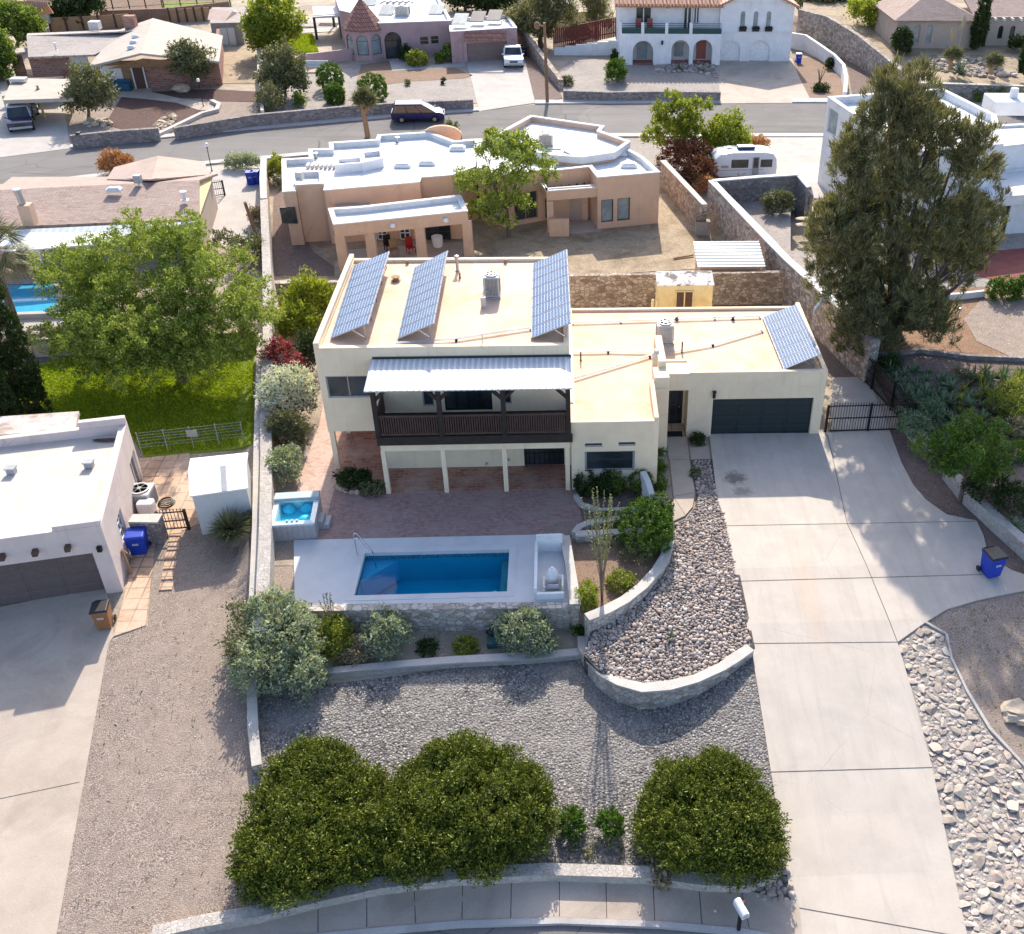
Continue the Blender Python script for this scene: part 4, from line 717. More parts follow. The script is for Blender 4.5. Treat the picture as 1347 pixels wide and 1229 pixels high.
# cobbles and riprap: real stones, too many to count
def scatter(name, poly, f, n, r0, r1, m, sq=.6, sub=1, amp=.3, off=.02, emb=.25):
    W_ = [PG(u, v, f) for u, v in poly]; x0, x1 = min(p.x for p in W_), max(p.x for p in W_); y0, y1 = min(p.y for p in W_), max(p.y for p in W_)
    def inside(x, y):
        c = False
        for i in range(len(W_)):
            a, b = W_[i-1], W_[i]
            if (a.y > y) != (b.y > y) and x < (b.x-a.x)*(y-a.y)/(b.y-a.y)+a.x: c = not c
        return c
    protos = []
    for k in range(10):
        bm = bmesh.new(); bmesh.ops.create_icosphere(bm, subdivisions=sub, radius=1); q = np.array([v.co*(1+amp*mnoise.noise(v.co*1.4+Vector((k*5.1, k*2., 3)))*1.8) for v in bm.verts]); protos.append((q, np.array([[v.index for v in fc.verts] for fc in bm.faces]))); bm.free()
    VV = []; FF = []; o = 0; done = []; cell = {}
    tries = 0
    while len(done) < n and tries < n*14:
        tries += 1; x, y = random.uniform(x0, x1), random.uniform(y0, y1)
        if not inside(x, y): continue
        r = random.uniform(r0, r1)*(.75 if random.random() < .5 else 1); key = (int(x/r1/2), int(y/r1/2)); bad = False
        for i in (-1, 0, 1):
            for j in (-1, 0, 1):
                for (a, b, s) in cell.get((key[0]+i, key[1]+j), ()):
                    if (a-x)**2+(b-y)**2 < (.72*(s+r))**2: bad = True
        if bad: continue
        cell.setdefault(key, []).append((x, y, r)); done.append(1); q, fc = random.choice(protos); a = random.random()*6.283; ca, sa = math.cos(a), math.sin(a); e = random.uniform(.75, 1.25)
        X = q[:, 0]*r*e; Y = q[:, 1]*r/e; Z = q[:, 2]*r*sq; tl = random.uniform(-.3, .3); Z = Z+X*tl
        VV.append(np.stack([x+X*ca-Y*sa, y+X*sa+Y*ca, f(x, y)+off+r*sq*(1-emb)*.6+Z], 1)); FF.append(fc+o); o += len(q)
    me = bpy.data.meshes.new(name); me.from_pydata(np.vstack(VV).tolist(), [], np.vstack(FF).tolist()); me.materials.append(M[m])
    if sub > 1: me.shade_smooth()
    ob = bpy.data.objects.new(name, me); COL.objects.link(ob); ob['kind'] = 'stuff'; return ob
scatter('cobbles', [(911, 608), (933, 607), (943, 655), (956, 694), (970, 766), (987, 850), (943, 879), (885, 898), (832, 900), (792, 884), (771, 860), (779, 836), (803, 808), (848, 780), (876, 746), (890, 692), (905, 685), (917, 668), (918, 650)], bedF, 6200, .05, .125, 'cobble', .7, 2)
scatter('riprap', [(1184, 848), (1214, 825), (1240, 840), (1248, 872), (1267, 915), (1297, 965), (1347, 1017), (1372, 1045), (1372, 1245), (1278, 1245), (1230, 1012), (1207, 925)], G, 2200, .07, .30, 'riprap', .3, 1, .5, .015, .4)
scatter('cobbles', [(986, 1180), (1028, 1133), (1042, 1175), (1035, 1190)], G, 90, .1, .2, 'cobble', .7, 2)
scatter('garden_rocks', [(860, 88), (905, 80), (940, 80), (945, 104), (915, 96), (866, 96)], G, 260, .15, .4, 'cobble', .6, 1)
scatter('garden_rocks', [(110, 160), (140, 158), (150, 165), (120, 170)], G, 26, .3, .6, 'boulder', .6, 1); scatter('garden_rocks', [(200, 165), (230, 152), (232, 160), (212, 176)], G, 60, .2, .5, 'boulder', .6, 1)
scatter('garden_rocks', [(1190, 84), (1240, 74), (1300, 80), (1340, 100), (1300, 104)], hillF, 160, .15, .5, 'riprap', .6, 1)
# lawn blades
def grass_blades(name, poly, f, n, h, m='lf_grass'):
    W_ = [PG(u, v, f) for u, v in poly]; a = np.array([(p.x, p.y) for p in W_]); lo, hi = a.min(0), a.max(0); pts = lo+(hi-lo)*RNG.random((n*2, 2)); ins = np.zeros(len(pts), bool)
    for i in range(len(a)):
        p, q = a[i-1], a[i]; c = ((p[1] > pts[:, 1]) != (q[1] > pts[:, 1])) & (pts[:, 0] < (q[0]-p[0])*(pts[:, 1]-p[1])/(q[1]-p[1]+1e-9)+p[0]); ins ^= c
    pts = pts[ins][:n]; z = np.array([f(x, y) for x, y in pts])+.03; C = np.column_stack([pts, z]); N = np.tile([0, 0, 1.], (len(C), 1)); V = leaf_verts(C, N, 1, .01, h, .3, .9, .5); V[:, :, 2] = np.maximum(V[:, :, 2]+h*.3, z[:, None]); o = leaf_mesh(name, V, [M[m]], None, None, tuple(C.mean(0))); o['kind'] = 'stuff'
grass_blades('grass', [(-30, 500), (20, 492), (60, 480), (110, 470), (333, 462), (332, 582), (190, 600), (160, 554), (-30, 554)], G, 60000, .13)
grass_blades('dry_weeds', [(322, 720), (322, 1180), (90, 1225), (145, 850), (200, 800), (210, 740)], G, 420, .1, 'lf_dry'); grass_blades('dry_weeds', [(1250, 812), (1345, 785), (1345, 1000), (1272, 905)], G, 220, .12, 'lf_weed')
grass_blades('grass', [(381, 71), (376, 46), (411, 46), (419, 69)], G, 5000, .25)
# ------------------------------------------------------------------ the two storey house in the middle
X1, X2, Y1, Y2, HU = -17.72, -6.83, -2.24, 7.35, 6.32
hs = T('stucco_house', 'cream stucco house with solar arrays, dark balcony and charcoal garage door behind the small pool', 'house', (-6.8, 0, 0))
# upper storey over an open bay on the left
fw = dict(f=M['frame_grey'], p=M['glass'])
block(hs, [(X1, Y1), (X2, Y1), (X2, Y2), (X1, Y2)], 2.1, HU, M['cream'], M['roof_cream'], .14, .24, {0: [W(432.5, 494.4, 484.7, 523.8, nx=2, **fw),
      dict(r=(4.36, 4.86, 3.35, 4.85), **fw), dict(r=(5.32, 7.42, 3.1, 5.15), k='door', f=M['iron'], p=M['glass'], nx=4, ny=2), dict(r=(7.78, 8.28, 3.4, 4.9), **fw), dict(r=(9.2, 10.6, 4.35, 5.2), nx=2, **fw)]}, None, 'upper_walls', .1, True)
# lower storey
block(hs, [(-15.35, Y1-.02), (X2, Y1-.02), (X2, Y2-.1), (-15.35, Y2-.1)], 0, 2.12, M['cream'], M['cream'], .02, .2, {0: [dict(r=(6.35, 8.2, .1, 2.0), k='door', f=M['iron'], p=M['glass'], nx=8, ny=3)]}, None, 'lower_walls')
mb = MB(); mb.box((X1+2.3/2, 4.6, 1.05), (2.3, 5.3, 2.1)); mb.build('lower_walls', M['cream'], hs)
for x, y in ((X1+.14, Y1+.14), (X1+.14, .9)): m = MB(); m.box((x, y, 1.05), (.22, .22, 2.1)); m.build('post', M['cream'], hs, bevel=.01)
# loggia and balcony
YB = -4.15
for x in (-15.0, -12.42, -9.76, -7.0): m = MB(); m.box((x, YB, 1.16), (.2, .2, 2.32)); m.build('post', M['cream'], hs, bevel=.01)
m = MB(); m.box(((-15.1+X2)/2, YB, 2.52), (-X2-6.83+15.1+6.83-6.83+.0 if False else 8.2, .24, .4)); m.box((-15.02, (YB+Y1)/2, 2.52), (.2, 1.7, .4)); m.build('beam', M['cream'], hs, bevel=.01)
m = MB(); m.box((-10.96, (YB+Y1)/2-.06, 2.88), (8.3, 2.02, .3)); m.box((-10.96, YB-.2, 2.9), (8.4, .07, .42)); m.box((-15.14, (YB+Y1)/2-.07, 2.9), (.07, 2.0, .42)); bl = m.build('balcony_floor', M['darkwood'], hs)
r = MB()
for a, b in (((-15.08, YB-.13), (-6.9, YB-.13)), ((-15.08, Y1-.05), (-15.08, YB-.13))):
    A = Vector((*a, 0)); B = Vector((*b, 0)); L = (B-A).length
    for z in (3.2, 4.1): r.bar(A+Vector((0, 0, z)), B+Vector((0, 0, z)), .07, .09)
    k = int(L/.1)
    for i in range(k+1): q = A.lerp(B, i/k); r.bar(q+Vector((0, 0, 3.2)), q+Vector((0, 0, 4.1)), .055)
r.build('railing', M['wood_dark'], hs)
for x in (-15.08, -12.38, -9.68, -6.93):
    m = MB(); m.box((x, YB-.12, 4.3), (.2, .2, 2.4))
    for sx in (-1, 1):
        if not (x < -15 and sx < 0) and not (x > -7 and sx > 0): m.bar((x, YB-.12, 4.85), (x+sx*.55, YB-.12, 5.42), .12, .14)
    m.build('balcony_post', M['darkwood'], hs, bevel=.01)
m = MB(); m.box((-11, YB-.12, 5.46), (8.5, .14, .17)); m.bar((-15.08, Y1, 5.5), (-15.08, YB-.4, 5.46), .1, .16); m.build('balcony_beam', M['darkwood'], hs)
m = MB(); m.slab([(-15.35, YB-.5, 5.57), (-6.72, YB-.5, 5.57), (-6.72, Y1+.0, 5.78), (-15.35, Y1+.0, 5.78)], .06); m.build('balcony_roof', M['metal_roof'], hs)
m = MB(); m.bar((-15.3, Y1-.03, 5.82), (-6.75, Y1-.03, 5.82), .05, .1); m.build('roof_flashing', M['frame_dark'], hs)
m = MB(); m.box((X1+.11, (Y1+Y2)/2, HU+.12), (.22, Y2-Y1, .24)); m.build('parapet', M['cream'], hs, bevel=.02)
m = MB(); m.lathe((-10.1, YB-.3, 3.75), [(.1, -.02), (.1, .02)], 12); 
# one storey wing and garage: one roof over both
LY, LR = -4.2, -3.0
gd = dict(f=M['garage_dark'], k='garage', nx=4, ny=4)
block(hs, [(X2+.005, LY), (LR, LY), (LR, -1.45), (-2.3, -1.45), (-2.3, 1.15), (-1.2, 1.15), (-1.2, 0), (5.37, 0), (5.37, 7.0), (X2+.005, 7.0)], 0, 3.6, M['cream'], M['roof_cream'], .12, .2,
      {0: [W(769.3, 593, 835.4, 621, fw=.09, **fw), W(769.3, 583.1, 792.3, 588.4, fw=.03, **fw), W(813.5, 581.6, 836, 586.9, fw=.03, **fw)], 4: [dict(r=(.1, 1.0, 0, 2.3), k='door', f=M['door_brown'], p=M['glass'], nx=3, ny=2, fw=.05)],
       6: [dict(r=(1.2, 6.08, .02, 2.13), d=.18, **gd)]}, None, 'wing_walls')
m = MB(); m.box((-1.75, .57, 3.1), (1.1, 1.14, .9)); m.build('entry_lintel', M['cream'], hs)
m = MB(); m.add([(-2.3, -1.45, .05)], []); m = MB(); m.box((-1.75, .55, .06), (1.1, 1.2, .06)); m.build('entry_floor', M['tile'], hs)
m = MB(); m.box((-1.75, .15, .11), (.75, .45, .03)); m.build('door_mat', M['black_plastic'], hs)
m = MB(); m.prism([(LR-.2, LY+.1), (LR, LY+.1), (LR, -1.3), (LR-.2, -1.3)], 3.59, lambda p: 3.72 if p[1] < -2 else 4.0); m.box((-2.65, -.9, 3.85), (.7, 1.0, .62)); m.box((-2.55, .9, 4.0), (.36, 2.6, .9)); m.build('parapet', M['cream'], hs, bevel=.02)
m = MB(); m.prism([(5.15, .02), (5.37, .02), (5.37, 7), (5.15, 7)], 3.59, lambda p: 3.62 if p[1] < 1 else 3.8); m.build('parapet', M['cream'], hs)
m = MB(); m.box((-6.75, 2.2, 3.62), (.12, 9.6, .06)); m.build('roof_flashing', M['roof_white'], hs)
m = MB(); m.box((.02, -.1, 2.42), (.13, .12, .32)); m.prism([(-.07, -.2), (.11, -.2), (.11, -.02), (-.07, -.02)], 2.58, 2.62); m.build('wall_lantern', M['iron'], hs)
for dx in (1.55, 2.2, 5.5): m = MB(); m.prism([(-1.2+dx, .163), (-1.2+dx+.5, .163), (-1.2+dx+.5, .175), (-1.2+dx, .175)], 1.72, 1.9); m.build('garage_window', M['glass'], hs)
for u, v in ((640, 610), (669, 605)): q = PY(u, v, Y1-.05); m = MB(); m.box(q, (.1, .06, .12)); m.build('outlet', M['grey_plastic'], hs)
# on its roof
ZR = HU-.14; ZG = 3.48
def arr(label, BL, TL, TR, BR, n, zr, rise, lo=.12): solar_array(label, *[P(*q, zr+(lo if i in (0, 1) else rise)) for i, q in enumerate((BL, TL, TR, BR))], n, zr)
arr('leftmost tilted solar array on the upper roof, beside the left parapet', (434, 445.4), (465, 349), (512.5, 330), (483.7, 425.8), 8, ZR, .85)
arr('second tilted solar array from the left on the upper roof, behind the balcony roof', (522.5, 446), (544.6, 352), (589, 329), (570.5, 425.8), 8, ZR, .85)
arr('tilted solar array at the right edge of the upper roof, right of the air conditioner', (698.5, 445), (700.5, 347), (746, 327.5), (751.5, 425), 8, ZR, .85)
arr('short six panel solar array on the garage roof corner', (1031, 486), (1003, 417), (1048, 400), (1080, 466), 6, ZG, .75)
condenser('air_conditioner', 'dark grilled condenser unit on the upper roof of the cream house', P(648, 389, ZR), .72, 1.0); condenser('air_conditioner', 'round topped condenser unit on the garage wing roof beside the stub chimney', P(874, 449, ZG), .8, .95, 'grey_plastic')
m = MB(); p = P(863, 489, ZG); m.box(p+Vector((0, .15, .45)), (.36, .36, .9)); m.lathe(p+Vector((0, .15, .9)), [(.2, 0), (.2, .06), (.12, .1), (.12, .2)], 12); solo('chimney_stub', m, M['cap'], 'short cream stucco flue box behind the front door parapet', 'chimney')
def conduit(label, pts, z, sup=True):
    m = MB(); W_ = [P(u, v, z+.12) for u, v in pts]
    for o in (0, .1): m.tube([w+Vector((0, o, 0)) for w in W_], .022, 5)
    for a, b in zip(W_, W_[1:]):
        k = max(1, int((b-a).length/2.2))
        for i in range(k+1): q = a.lerp(b, i/k); m.box((q.x, q.y+.05, z+.05), (.09, .26, .1))
    solo('roof_conduit', m, M['steel'], label, 'pipe')
conduit('thin grey conduit pair crossing the upper roof between the middle and right solar arrays', [(520, 452), (600, 446), (698, 431)], ZR); conduit('long diagonal conduit over the wing roof towards the garage solar array', [(753, 499), (855, 468), (938, 453), (1003, 434)], ZG)
conduit('conduit along the back edge of the one storey roof', [(753, 424), (880, 420), (1000, 416)], ZG); conduit('short conduit line over the wing roof beside the flue', [(753, 463), (800, 462), (858, 463)], ZG)
for l, u, v, h, r in (('pale capped vent pipe behind the middle solar array', 602, 357, .85, .07), ('low rusty vent stub right of the leftmost solar array', 521, 369, .22, .13), ('thin vent pipe at the middle of the upper roof front', 635, 452, .5, .03), ('black vent stub on the upper roof back edge, left of the condenser', 536, 347, .2, .06), ('black vent stub on the upper roof back edge, right of the condenser', 665, 346, .2, .06), ('small twin vent stub beside the pale vent pipe', 605, 366, .3, .05)): roof_vent(l, P(u, v, ZR), h, r, r > .05, 'steel' if h > .4 else 'wood')
for l, u, v, h, r in (('thin black vent pipe on the garage roof by the conduit', 897, 464, .6, .035), ('thin vent pipe on the wing roof front of the left conduit', 764, 475, .5, .035), ('black vent stub on the back edge of the garage roof', 964, 421, .22, .06), ('black vent stub right behind the round condenser', 890, 421, .22, .06)): roof_vent(l, P(u, v, ZG), h, r, r > .05, 'iron')
m = MB(); p = P(645, 401, ZR); m.box(p+Vector((-.3, -.2, .25)), (.22, .22, .5)); m.tube([p+Vector((-.3, -.2, .5)), p+Vector((-.3, .4, .5)), p+Vector((0, .8, .3))], .04); solo('electric_box', m, M['ac_white'], 'small electric box in front of the upper roof condenser', 'electric box')
m = MB(); q = P(1071, 408, 3.3); m.bar(q, q+Vector((.55, .5, .55)), .12, .05); m.cyl(q-Vector((0, 0, .3)), q+Vector((0, 0, .2)), .03); solo('satellite_dish', m, M['white_plastic'], 'white antenna arm behind the garage solar array', 'antenna')
# ------------------------------------------------------------------ patio, pool and terrace
ground('brick_patio', [(384, 713), (391, 640), (405, 600), (420, 560), (425, 500), (438, 470), (455, 500), (520, 560), (755, 560), (757, 640), (762, 655), (766, 690), (745, 692), (722, 697), (713, 706)], M['brickpave'], .03, flat(0), .3)
ground('loggia_floor', [(440, 648), (438, 560), (500, 560), (755, 560), (755, 643), (512, 650), (505, 648)], M['brickred'], .045, flat(0), .1)
ground('side_walk', [(391, 642), (405, 600), (420, 560), (428, 520), (438, 560), (447, 618), (428, 690), (390, 690)], bricks('brick_pavers_pale', (.55, .36, .28), (.62, .44, .36), (.45, .33, .28), .22, .11, .01, .5, 'xy', .9, .3, (.64, .50, .42)), .05, flat(0), .1)
ground('gravel_corner', [(713, 705), (718, 694), (735, 688), (765, 686), (757, 706)], M['gravel_brown'], .05, flat(0), .1)
ground('gravel_corner', [(348, 700), (386, 714), (388, 800), (345, 830)], M['gravel_brown'], .02, flat(-.05), .9)
A0, A1, B0, B1 = -15.447, -9.469, -11.074, -8.406
deck = [P(386.5, 712).to_2d(), P(388, 797).to_2d(), P(757, 793).to_2d(), P(742, 704).to_2d()]; pool = [Vector((A0, B1)), Vector((A0-.03, B0)), Vector((A1, B0)), Vector((A1, B1))]
m = MB()
for i in range(4):
    j = (i+1) % 4; m.add([(*deck[i], .06), (*deck[j], .06), (*pool[j], .06), (*pool[i], .06)], [(0, 1, 2, 3)]); m.add([(*deck[i], .06), (*deck[i], -1.9), (*deck[j], -1.9), (*deck[j], .06)], [(0, 1, 2, 3)])
o = m.build('pool_deck', M['deck']); o['kind'] = 'structure'
sp = T('swimming_pool', 'small rectangular blue swimming pool set in the pale deck of the cream house', 'swimming pool', (A0, B0, 0))
m = MB(); cop = [inset([(p.x, p.y) for p in pool], -.28), inset([(p.x, p.y) for p in pool], .02)]
for i in range(4): j = (i+1) % 4; a, b = cop[0][i], cop[0][j]; c, d = cop[1][j], cop[1][i]; m.add([(*a, .075), (*b, .075), (*c, .075), (*d, .075), (*a, .05), (*b, .05), (*c, -.1), (*d, -.1)], [(0, 1, 2, 3), (4, 5, 1, 0), (6, 7, 3, 2)])
m.build('coping', M['deck'], sp)
m = MB(); m.add([(*p, -.12) for p in pool]+[(*p, -1.5) for p in pool], [(4, 5, 6, 7)]+[(i, (i+1) % 4, (i+1) % 4+4, i+4) for i in range(4)]); m.build('basin', M['pool_plaster'], sp)
m = MB()
for k in range(3):
    L = 1.35-.42*k; m.prism([(A0+.01, B1-.01), (A0+.01, B1-.01-L), (A0+.01+L, B1-.01)], -1.4, -.35-.3*k)
m.build('corner_steps', M['pool_pale'], sp)
m = MB(); m.add([(A1-.004, B0, -.12), (A1-.004, B1, -.12), (A1-.004, B1, .02), (A1-.004, B0, .02)], [(0, 1, 2, 3)])
for i in range(4):
    j = (i+1) % 4; a, b = inset([(p.x, p.y) for p in pool], .004)[i], inset([(p.x, p.y) for p in pool], .004)[j]; m.add([(*a, -.32), (*b, -.32), (*b, .04), (*a, .04)], [(0, 1, 2, 3)])
m.build('tile_band', M['pool_tile'], sp)
m = MB(); m.prism([(A1-.35, B0+.02), (A1-.01, B0+.02), (A1-.01, B1-.02), (A1-.35, B1-.02)], -1.4, -.5); m.build('bench', M['pool_tile'], sp)
m = MB(); m.rock((A1-.55, B0+.55, -.4), (.1, .1, .03), 0, 1, 0); m.rock((A1-2.1, B0+.25, -.6), (.16, .1, .03), 0, 1, 0); m.build('drain_fitting', M['white_plastic'], sp)
m = MB(); nx, ny = 2, 2; q = inset([(p.x, p.y) for p in pool], .003); m.add([(*p, -.11) for p in q], [(0, 1, 2, 3)]); m.build('water', M['water'], sp)
hr = MB()
for o in (0, .32): b = P(472, 726)+Vector((-.1+o*.3, .02-o, .06)); hr.tube([b, b+Vector((0, 0, .85)), b+Vector((.12, -.02, .92)), b+Vector((.75, -.45, .35)), b+Vector((.8, -.48, -.3))], .024, 7)
solo('pool_handrail', hr, M['chrome'], 'bent chrome handrail at the far left corner of the pool', 'handrail', smooth=.9)
# pool equipment pen
pe = T('pool_equipment_pen', 'white walled pen with filter pump at the right end of the pool deck', 'pool equipment', P(706, 783))
a = [P(706, 725, .06).to_2d(), P(705, 788, .06).to_2d(), P(742, 787, .06).to_2d(), P(740, 724, .06).to_2d()]
m = MB()
for p, q, h in ((a[0], a[1], .55), (a[1], a[2], .3), (a[3], a[0], .85)): m.bar((*p, .06+h/2), (*q, .06+h/2), .12, h)
m.build('pen_wall', M['white'], pe)
c = P(727, 775, .06); m = MB(); m.lathe(c+Vector((0, .35, .05)), [(.2, 0), (.22, .1), (.22, .5), (.15, .65), (.06, .7), (.06, .78)], 14); m.build('filter_tank', M['white_plastic'], pe, smooth=.6)
m = MB(); m.cyl(c+Vector((-.2, -.15, .25)), c+Vector((.25, -.15, .25)), .11, None, 12); m.box(c+Vector((0, -.15, .1)), (.5, .22, .12)); m.build('pump', M['grey_plastic'], pe)
m = MB(); m.tube([c+Vector((.2, .35, .4)), c+Vector((.4, .35, .4)), c+Vector((.4, -.3, .4)), c+Vector((.4, -.3, .1))], .035); m.build('pipework', M['white_plastic'], pe); m = MB(); m.tube([c+Vector((-.25, -.15, .25)), c+Vector((-.35, -.15, .25)), c+Vector((-.35, .3, .25)), c+Vector((-.2, .3, .25))], .035); m.box(c+Vector((-.35, .25, .04)), (.1, .9, .08)); m.build('pipework', M['white_plastic'], pe)
m = MB(); m.box(c+Vector((0, .05, .02)), (.75, 1.0, .04)); m.build('pad', M['concrete'], pe)
# hot tub
a = [P(365, 647, 0), P(369, 712, 0), P(419, 706, 0), P(414, 643, 0)]; hc = P(392, 692, 0)
ht = T('hot_tub', 'square hot tub with turquoise shell beside the stone boundary wall', 'hot tub', hc, R(4)); w, d, h = 1.85, 2.0, .85
m = MB(); [m.box((sx*(w/2-.04), 0, h*.46), (.08, d, h*.92)) for sx in (-1, 1)]; [m.box((0, sy*(d/2-.04), h*.46), (w-.16, .08, h*.92)) for sy in (-1, 1)]; [m.box((i*w*.12, -d/2-.01, h*.46), (.012, .02, h*.88)) for i in range(-4, 5)]; m.build('cabinet', M['spa_side'], ht, local=True, bevel=.03)
m = MB(); o = [(-w/2, -d/2), (w/2, -d/2), (w/2, d/2), (-w/2, d/2)]; i2 = [(x*.78, y*.78) for x, y in o]; i3 = [(x*.66, y*.66) for x, y in o]; vs = [(*p, h) for p in o]+[(*p, h+.02) for p in i2]+[(*p, h-.4) for p in i3]+[(*p, h-.1) for p in o]; m.add(vs, [(i, (i+1) % 4, (i+1) % 4+4, i+4) for i in range(4)]+[(i+4, (i+1) % 4+4, (i+1) % 4+8, i+8) for i in range(4)]+[]+[(i+12, (i+1) % 4+12, (i+1) % 4, i) for i in range(4)]); m.build('acrylic_shell', M['spa_acrylic'], ht, local=True)
m = MB()
for x, y in ((-.35, .5), (.4, .5), (.42, -.35)): m.rock((x, y, h-.3), (.3, .3, .2), x*9, 2, .1)
m.add([(*p, h-.38) for p in i3], [(0, 1, 2, 3)]); m.build('moulded_seat', plain('spa_seat', (.08, .55, .75), .2), ht, local=True)
m = MB(); m.add([(*p, h-.12) for p in [(x*.75, y*.75) for x, y in o]], [(0, 1, 2, 3)]); m.build('water', M['spa_water'], ht, local=True)
m = MB(); m.box((0, d/2-.12, h+.09), (w*1.02, .5, .14)); m.build('folded_cover', plain('spa_cover', (.30, .36, .38), .5), ht, local=True, bevel=.03)
m = MB(); [m.box((x, -.78, h+.04), (.1, .1, .05)) for x in (-.2, 0, .2)]; m.build('control', M['grey_plastic'], ht, local=True)
st = MB(); q = P(427, 690); st.box(q+Vector((0, 0, .12)), (.55, .7, .24)); st.box(q+Vector((-.12, 0, .32)), (.3, .7, .18)); solo('spa_steps', st, M['grey_plastic'], 'grey two tread step standing at the right side of the hot tub', 'steps', bevel=.02)
# walls of the terraces
rubble_wall('pool_terrace_wall', 'mortared stone retaining wall holding up the front of the pool deck', [(386, 800), (470, 799), (600, 797), (757, 796)], .12, .35, M['rubble_pale'], None, -1.7)
rubble_wall('planter_side_wall', 'straight stone wall between the pool deck and the ocotillo planter', [(743, 706), (750, 745), (757, 796)], .45, .35, M['rubble_pale'], M['capstone'], -1.6)
rubble_wall('planter_back_wall', 'stone wall at the back of the ocotillo planter', [(757, 703), (800, 701), (846, 699)], .45, .3, M['rubble_pale'], M['capstone'], -.3)
rubble_wall('curved_planter_wall', 'curved pale topped wall around the ocotillo planter above the cobbles', [(880, 712), (875, 733), (863, 752), (846, 771), (822, 790), (798, 803), (772, 813)], .38, .38, M['rubble_pale'], M['capstone'], -1.2, step=.6)
rubble_wall('low_planter_wall', 'low straight wall along the foot of the shrub planter above the grey gravel', [(425, 884), (520, 875), (600, 869), (700, 864), (766, 858)], -.95, .3, M['rubble_smooth'], M['kerb'], -2.0)
rubble_wall('curved_garden_wall', 'long curved low wall between the cobble bed and the grey gravel', [(766, 838), (768, 852), (778, 870), (795, 887), (815, 898), (845, 906), (880, 903), (915, 894), (950, 878), (987, 853)], [-.85, -.75, -.6, -.5, -.42, -.38, -.36, -.32, -.26, -.16], .36, M['rubble_pale'], M['capstone'], -2.2, step=.5)
ground('planter_soil', [(388, 806), (757, 806), (775, 825), (768, 858), (600, 872), (425, 890), (345, 895)], M['mulch_brown'], .0, flat(-1.25), .6, **HALF)
ground('planter_soil', [(752, 712), (846, 704), (876, 716), (870, 740), (845, 770), (820, 790), (795, 803), (770, 812), (757, 800)], M['dead_lawn'], .0, flat(.12), .6, **HALF)
ground('planter_soil', [(757, 655), (765, 640), (850, 640), (862, 668), (868, 700), (846, 703), (757, 705), (770, 690)], M['mulch_brown'], .02, flat(.03), .2)
rubble_wall('stub_wall', 'short curved white plastered wall at the end of the clipped hedge', [(846, 620), (852, 632), (858, 652), (862, 668)], [1.3, 1.25, .95, .55], .26, M['wallwhite'], None, -.1, step=.4)
rubble_wall('planter_kerb', 'small curved stone kerb behind the ocotillo', [(755, 702), (762, 694), (775, 688), (800, 684), (815, 682)], .35, .25, M['rubble_pale'], M['capstone'], -.1, step=.5)
rubble_wall('planter_kerb', 'low stone kerb in front of the clipped hedge', [(757, 650), (765, 662), (790, 670), (845, 668)], .25, .2, M['capstone'], None, -.1, step=.5)
rubble_wall('bush_wall', 'rubble retaining wall between the juniper bushes and the sidewalk', [(200, 1226), (262, 1212), (340, 1198), (420, 1178), (500, 1161), (600, 1149), (720, 1143), (850, 1147), (930, 1157), (985, 1158), (1012, 1146), (1028, 1128)], ('g', .42), .42, M['rubble_smooth'], None, None, step=.8)
m = MB()
for i in range(14): a = i*.28+.2; q = P(476, 641); m.rock(q+Vector((math.cos(-a)*1.05-.05, -abs(math.sin(a))*.62+.1, .1)), (.17, .13, .12), i, 1)
solo('stone_border', m, M['boulder'], 'ring of tan stones edging the small shrub bed by the loggia', 'stone border')
# boundary walls and back walls
rubble_wall('boundary_wall', 'long rubble stone boundary wall between the cream house and the green lawn', [(347, 262), (351, 360), (352, 440), (349, 540), (350, 600), (349, 690), (345, 790), (340, 830)], [1.5, 1.4, 1.2, 1.1, 1.0, .95, .7, .5], .5, M['rubble_smooth'], None, None)
rubble_wall('boundary_wall', 'thin pale block wall along the left edge of the grey gravel yard', [(336, 838), (331, 900), (333, 960), (338, 1008)], ('g', .35), .3, M['rubble_pale'], M['capstone'])
rubble_wall('side_wall', 'lower pale plastered wall running beside the stone boundary wall', [(342, 440), (340, 520), (338, 600), (337, 690), (333, 795)], [.9, .75, .65, .4, .1], .24, M['wallwhite'], M['capstone'])
rubble_wall('back_wall', 'brown rubble wall behind the cream house', [(362, 372), (440, 370), (752, 362), (1034, 357)], 2.1, .3, M['rubble_tan'], None, -.2)
rubble_wall('tall_wall', 'tall grey rubble wall with white cap right of the ribbed metal shed', [(936, 238), (1035, 341), (1118, 415)], 2.75, .45, M['rubble'], M['cap_white'], -.3)
rubble_wall('tall_wall', 'broken uncapped end of the tall rubble wall by the driveway gate', [(1117, 417), (1152, 447)], 2.6, .6, M['rubble'], None, -.3)
rubble_wall('courtyard_wall', 'white capped rubble wall in front of the white trailer', [(938, 238), (1000, 233), (1050, 230)], 2.8, .35, M['rubble_dark'], M['cap_white'], -.3)
rubble_wall('courtyard_wall', 'short stepped courtyard wall beside the dark bin', [(1050, 230), (1064, 247), (1067, 258)], [2.8, 2.5, 1.7], .35, M['rubble_dark'], M['cap_white'], -.3)
rubble_wall('yard_wall', 'stepped rubble wall between the tan house and the red shrubs', [(872, 212), (895, 236), (927, 270)], [1.9, 2.0, 2.1], .35, M['rubble_tan'], M['capstone'], -.3)
rubble_wall('retaining_wall', 'low grey stone wall between the brown mulch strip and the agave bank', [(1197, 552), (1212, 572), (1248, 612), (1272, 642), (1320, 686), (1400, 755), (1600, 928)], .72, .45, M['rubble_smooth'], None, -.5, step=1.)
